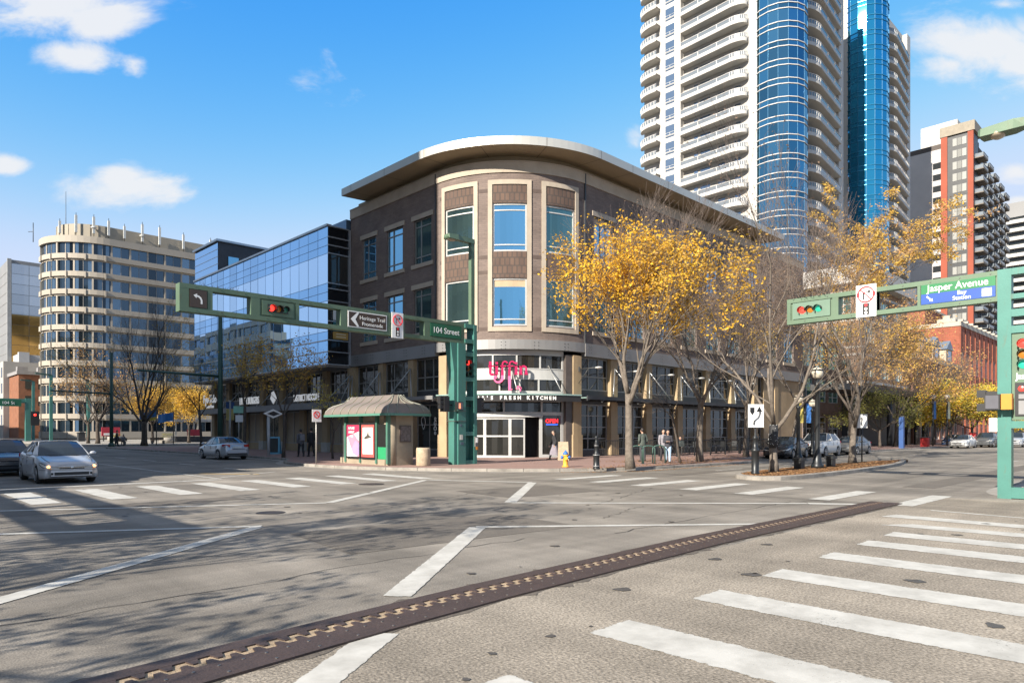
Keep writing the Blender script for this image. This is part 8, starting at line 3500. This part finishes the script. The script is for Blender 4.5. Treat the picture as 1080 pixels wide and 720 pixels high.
class TreeGen:
    def __init__(s, seed):
        s.r = random.Random(seed)
        s.tr = MB()
        s.cr = MB()
        s.tips = []

    def perp(s, d):
        v = Vector((s.r.gauss(0, 1), s.r.gauss(0, 1), s.r.gauss(0, 1)))
        v -= d * v.dot(d)
        return v.normalized()

    def branch(s, p, d, L, r, lev, maxlev, spread, up, nk, mbx, sides, wig=0.12, ratio=0.68):
        wig0 = wig
        n = 6 if lev < 1 else (5 if lev < 2 else (3 if lev < maxlev else 2))
        if lev < 2:
            wig = wig * 2.4
        pts, rad = [p.copy()], [r]
        dirs = [d.copy()]
        q = p.copy()
        dd = d.copy()
        for i in range(n):
            dd = (dd + s.perp(dd) * wig * s.r.random() + Vector((0, 0, up * 0.10))).normalized()
            q = q + dd * (L / n)
            pts.append(q.copy())
            dirs.append(dd.copy())
            rad.append(max(0.0045, r * (1 - 0.55 * (i + 1) / n)))
        mbx.tube(pts, rad, sides, 0 if lev < 3 else 1, lev < 1)
        if lev >= maxlev:
            s.tips.append((pts[-1], dd, L))
            s.tips.append((pts[-2].lerp(pts[-1], 0.3), dd, L))
            return
        k = nk[min(lev, len(nk) - 1)]
        for j in range(k):
            f = 0.30 + 0.70 * (j + s.r.random() * 0.6) / k
            f = min(f, 0.99)
            i = min(int(f * n), n - 1)
            a = pts[i].lerp(pts[i + 1], f * n - i)
            base = dirs[i + 1]
            sp = spread * s.r.uniform(0.55, 1.15)
            nd = (base * math.cos(sp) + s.perp(base) * math.sin(sp) + Vector((0, 0, up * 0.25))).normalized()
            rr = max(0.005, rad[i] * s.r.uniform(0.45, 0.66))
            s.branch(a, nd, L * s.r.uniform(ratio - 0.14, ratio + 0.1), rr, lev + 1, maxlev, spread, up, nk, s.cr, max(3, sides - 2), wig0 * 1.15, ratio)
        # leader continues
        s.branch(pts[-1], dd, L * ratio, rad[-1], lev + 1, maxlev, spread, up, nk, s.cr, max(3, sides - 2), wig0 * 1.1, ratio)

    def leaves(s, n, size, jit, keep=None, m=2, frac=1.0):
        tips = s.tips if keep is None else [t for t in s.tips if keep(t[0])]
        if not tips:
            return
        if frac < 1:
            tips = s.r.sample(tips, max(1, int(len(tips) * frac)))
        for i in range(n):
            p, d, L = s.r.choice(tips)
            c = p + Vector((s.r.gauss(0, jit), s.r.gauss(0, jit), s.r.gauss(0, jit * 0.8)))
            a = Vector((s.r.gauss(0, 1), s.r.gauss(0, 1), s.r.gauss(0, 0.7))).normalized()
            b = s.perp(a)
            z = size * s.r.uniform(0.6, 1.25)
            s.cr.poly([c - a * z, c + b * z * 0.5, c + a * z, c - b * z * 0.5], m)


def tree(label, xy, seed, H=9.0, trunk=2.4, r0=0.17, limbs=4, lean=0.0, lean_dir=(1, 0), spread=0.55, first=0.55, up=0.35, maxlev=4, nk=(4, 4, 4, 3), bark=None, twig=None, leaf=None, nleaf=0, lsize=0.08, ljit=0.22, keep=None, z=0.13, ratio=0.68, l0=None, name='street_tree', group=None, leaf2=None, nleaf2=0, keep2=None, tsides=10, wrap=False, frac=0.35):
    t = thing(name, label, 'tree', (xy[0], xy[1], z), 0, group)
    g = TreeGen(seed)
    d = Vector((lean_dir[0] * lean, lean_dir[1] * lean, 1)).normalized()
    pts, rad = [], []
    n = 6
    for i in range(n + 1):
        f = i / n
        p = d * (trunk * f) + Vector((0.04 * math.sin(f * 5 + seed), 0.04 * math.cos(f * 4 + seed), 0))
        pts.append(p)
        rad.append(r0 * (1.35 - 0.35 * min(1, f * 5)) * (1 - 0.18 * f))
    pts[0] = Vector((0, 0, -0.02))
    g.tr.tube(pts, rad, tsides)
    top = pts[-1]
    l0 = l0 or (H - trunk) * 0.42
    for j in range(limbs):
        a = 2 * PI * (j + g.r.uniform(-0.25, 0.25)) / limbs + seed
        tilt = first * g.r.uniform(0.6, 1.2)
        nd = (d * math.cos(tilt) + Vector((math.cos(a), math.sin(a), 0)) * math.sin(tilt)).normalized()
        g.branch(top - d * g.r.uniform(0.0, trunk * 0.18), nd, l0 * g.r.uniform(0.85, 1.15), r0 * g.r.uniform(0.40, 0.58), 0, maxlev, spread, up, nk, g.tr if False else g.cr, 7, 0.12, ratio)
    if nleaf:
        g.leaves(nleaf, lsize, ljit, keep, 2, frac)
    if nleaf2:
        g.leaves(nleaf2, lsize, ljit, keep2, 3, frac)
    tro = g.tr.build('trunk', bark or bark_pale, t, True)
    if wrap:
        wm = MB()
        wm.tube([d * (trunk * f) + Vector((0.04 * math.sin(f * 5 + seed), 0.04 * math.cos(f * 4 + seed), 0)) for f in (0.5, 0.7, 0.85, 1.0)], [r0 * 1.12, r0 * 1.08, r0 * 1.08, r0 * 1.05], 12)
        for k in range(60):
            a = rnd(0, 2 * PI)
            zz = rnd(0.5, 1.0)
            c = d * (trunk * zz) + Vector((0.04 * math.sin(zz * 5 + seed), 0.04 * math.cos(zz * 4 + seed), 0)) + Vector((math.cos(a), math.sin(a), 0)) * r0 * 1.1
            wm.sphere(c, 0.014, 5, 4, 1)
        wm.build('light_string_wrap', [pm('black_wrap', (0.02, 0.02, 0.022), 0.7), pm('fairy_bulb', (0.6, 0.6, 0.58), 0.3)], tro, True)
    g.cr.build('crown', [bark or bark_pale, twig or bark_twig, leaf or lf_dry, leaf2 or lf_dry], t, True)
    return t


def GP0(px, py):
    return P(px, py, 0.13)


RTv = Vector((RT[0], RT[1], 0))


def side(v, a, b=99):
    """keep tips whose offset to the right of the trunk lies between a and b"""
    return lambda p: a <= p.x * RT[0] + p.y * RT[1] <= b


# the big yellow ash at the corner
tree('tall young tree with a pale forked trunk and bright yellow leaves on the corner pavement', GP0(665, 493.5), 11, 12.4, 3.3, 0.19, 4, 0.04, (-1, 0.3), 0.50, 0.42, 0.40, 4, (5, 4, 4, 4), bark_pale, bark_twig, lf_yellow, 12500, 0.072, 0.18, lambda p: p.z > 4.3 and p.z < 11.0 - 0.9 * max(0, p.x * RT[0] + p.y * RT[1]), leaf2=lf_gold, nleaf2=8000, keep2=lambda p: p.z > 4.2 and p.x * RT[0] + p.y * RT[1] > 0.0 and p.z < 9.6, l0=3.8)
tree('pale grey nearly bare tree with brown twigs right of the yellow tree', GP0(738, 486.5), 23, 12.0, 3.4, 0.18, 4, 0.03, (1, 0), 0.52, 0.52, 0.36, 4, (4, 4, 4, 4), bark_pale, bark_twig, lf_dry, 10000, 0.05, 0.22, leaf2=lf_gold, nleaf2=500, keep2=lambda p: p.z < 6.5, l0=4.1, frac=0.95)
tree('pale slender-trunked bare tree behind the keep right sign', GP0(787, 481.5), 37, 13.0, 3.6, 0.17, 4, 0.02, (1, 0), 0.50, 0.50, 0.36, 4, (4, 4, 4, 4), bark_pale, bark_twig, lf_dry, 10000, 0.055, 0.25, l0=4.5, frac=0.95)
tree('bare dark-limbed tree in a string-light wrap at the tip of the median', P(816, 497.5, 0.13), 41, 10.6, 1.9, 0.165, 4, 0.02, (1, 0), 0.46, 0.68, 0.30, 4, (3, 4, 3, 3), bark_pale, bark_twig, lf_dry, 1600, 0.05, 0.24, l0=4.5, wrap=True)
tree('pale leaning tree behind the dark parked sedan', GP0(833, 478), 53, 12.5, 3.4, 0.17, 3, 0.22, (0.72, -0.69), 0.5, 0.5, 0.34, 4, (3, 4, 3, 3), bark_pale, bark_twig, lf_dry, 4200, 0.06, 0.26, leaf2=lf_gold, nleaf2=1800, keep2=lambda p: p.z > 8.5, l0=4.2)
tree('forked grey tree with golden outer leaves at the back of the median', P(899, 488.0, 0.13), 67, 13.5, 2.2, 0.17, 3, 0.05, (0.72, -0.69), 0.46, 0.66, 0.34, 4, (3, 4, 3, 3), bark_pale, bark_twig, lf_gold, 10500, 0.075, 0.19, lambda p: p.x * RT[0] + p.y * RT[1] > 0.2 and p.z > 8.6, leaf2=lf_orange, nleaf2=3600, keep2=lambda p: p.z > 8.8 and p.x * RT[0] + p.y * RT[1] > -0.6, l0=5.6, frac=0.22)
tree('tall tree with orange brown leaves on the avenue pavement beyond the parked grey sedan', (66.5, 23.4), 71, 16.0, 3.4, 0.24, 4, 0.05, (1, 0), 0.55, 0.55, 0.3, 4, (4, 4, 4, 3), bark_dark, bark_twig_d, lf_orange, 6500, 0.10, 0.35, leaf2=lf_gold, nleaf2=3500, keep2=lambda p: p.z < 11)
tree('dark-trunked tree with thin ochre leaves before the gabled shop row', GP0(944, 470.6), 83, 13.5, 2.8, 0.2, 4, 0.08, (0.7, -0.7), 0.52, 0.6, 0.3, 4, (4, 4, 3, 3), bark_dark, bark_twig_d, lf_orange, 5200, 0.12, 0.35)
tree('low olive-leaved tree beneath the podium canopy', (77.0, 24.2), 85, 6.5, 1.8, 0.14, 4, 0, (1, 0), 0.55, 0.75, 0.25, 4, (4, 4, 3, 2), bark_dark, bark_twig_d, leaf_mat('shaded_olive_leaves', [(0.14, 0.15, 0.04), (0.22, 0.20, 0.05), (0.10, 0.12, 0.04)]), 5200, 0.10, 0.25)  # leaf colours darkened to stand in for shade on this tree
tree('bushy pale brown bare tree in front of the red brick warehouse', GP0(984, 468.8), 89, 12.5, 3.6, 0.22, 4, 0.12, (0.7, -0.7), 0.6, 0.7, 0.15, 4, (4, 4, 4, 3), bark_twig, bark_twig, lf_dry, 3200, 0.09, 0.35, l0=3.6)
for k, (px, py, sd, lab) in enumerate(((1003, 469.4, 97, 'yellow-green tree far along the avenue, left of the white sedan'), (1025, 468.8, 101, 'yellow-green tree far along the avenue above the far parked cars'), (1046, 468.2, 103, 'yellow-green tree far along the avenue beside the gantry post'))):
    tree(lab, GP0(px, py), sd, 7.6, 2.0, 0.15, 4, 0, (1, 0), 0.6, 0.8, 0.2, 3, (5, 5, 4), bark_dark, bark_twig_d, lf_green, 7200, 0.13, 0.45, leaf2=lf_yellow, nleaf2=3000, name='street_tree')
# sapling with dark bent stem beside the bike racks
tree('thin dark leafless sapling leaning over the pavement by the couple', GP0(717.5, 488.3), 107, 5.2, 2.6, 0.06, 3, 0.18, (-0.72, 0.69), 0.6, 0.6, 0.2, 3, (3, 3, 3), bark_dark, bark_twig_d, None, 0)
# left street
tree('large dark bare vase-shaped tree on the far plaza', P(152, 469.6, 0.13), 113, 15.0, 2.8, 0.34, 6, 0, (1, 0), 0.42, 0.62, 0.40, 4, (4, 4, 3, 3), bark_dark, bark_twig_d, lf_gold, 1300, 0.10, 0.4, lambda p: abs(p.x * RT[0] + p.y * RT[1]) > 4.2, l0=6.2)
tree('smaller dark bare tree left of the large one on the far plaza', P(103, 467.6, 0.13), 127, 12.5, 3.0, 0.26, 4, 0, (1, 0), 0.45, 0.62, 0.4, 4, (4, 4, 3, 3), bark_dark, bark_twig_d, lf_orange, 1600, 0.13, 0.45)
tree('slim dark bare tree between the plaza trees and the lamp post', P(93, 467.4, 0.13), 131, 11.0, 3.0, 0.2, 4, 0, (1, 0), 0.45, 0.6, 0.4, 4, (4, 4, 3, 2), bark_dark, bark_twig_d, lf_orange, 900, 0.13, 0.45)
for k, (x, y, sd, lab) in enumerate(((36, 104, 137, 'bright yellow tree in sun behind the plaza, beside the glass building'), (33.5, 112, 139, 'bright yellow tree in sun behind the large bare plaza tree'), (43, 122, 149, 'golden tree at the back of the plaza before the banded office'))):
    tree(lab, (x, y), sd, 9.0, 2.8, 0.2, 4, 0, (1, 0), 0.5, 0.6, 0.3, 3, (5, 5, 4), bark_dark, bark_twig_d, lf_gold, 4200, 0.13, 0.45, leaf2=lf_yellow, nleaf2=1300)
tree('thin street tree with sparse tan leaves by the corner restaurant sign', GP0(212, 475.6), 151, 9.0, 3.4, 0.11, 3, 0.03, (-1, 0), 0.5, 0.5, 0.35, 3, (4, 4, 3), bark_dark, bark_twig_d, lf_gold, 900, 0.075, 0.25, lambda p: p.z > 3.4)
tree('thin street tree with ochre leaves before the burger shop sign', GP0(257, 478.8), 157, 9.5, 3.8, 0.12, 3, 0.03, (1, 0), 0.5, 0.5, 0.35, 3, (4, 4, 3), bark_dark, bark_twig_d, lf_gold, 1700, 0.08, 0.25, lambda p: p.z > 4.6, leaf2=lf_orange, nleaf2=300)
tree('thin street tree with orange leaves before the noodle shop sign', GP0(299, 482.3), 163, 8.0, 2.9, 0.10, 3, 0.02, (1, 0), 0.52, 0.5, 0.3, 3, (4, 4, 3), bark_dark, bark_twig_d, lf_gold, 1500, 0.075, 0.22, lambda p: p.z > 3.2, leaf2=lf_orange, nleaf2=700)
tree('thin sparse tree near the no parking sign and the kiosk', GP0(351, 483.5), 167, 4.6, 1.8, 0.06, 3, 0.02, (1, 0), 0.5, 0.5, 0.3, 3, (3, 4, 3), bark_dark, bark_twig_d, lf_green, 700, 0.06, 0.2)
# median and pavement trees west of the crossing, off frame: their shadows lie on the road
WT = [(-8.0, 7.6, 173, 9.5), (-9.2, 12.4, 179, 11.5)]
for k, (x, y, sd, h) in enumerate(WT):
    tree('half-bare street tree west of the crossing, only its shadow reaching the road', (x, y), sd, h, 2.8, 0.16, 4, 0, (1, 0), 0.6, 0.8, 0.12, 3, (4, 4, 4), bark_dark, bark_twig_d, lf_gold, (2200, 4200)[k], 0.09, 0.14, group='trees west of the crossing')
tree('bare street tree across the street, seen only mirrored in the blue glass', (-11, 112), 211, 17, 3.0, 0.3, 5, 0, (1, 0), 0.5, 0.6, 0.35, 4, (4, 4, 3, 3), bark_dark, bark_twig_d, None, 0, l0=6.0)
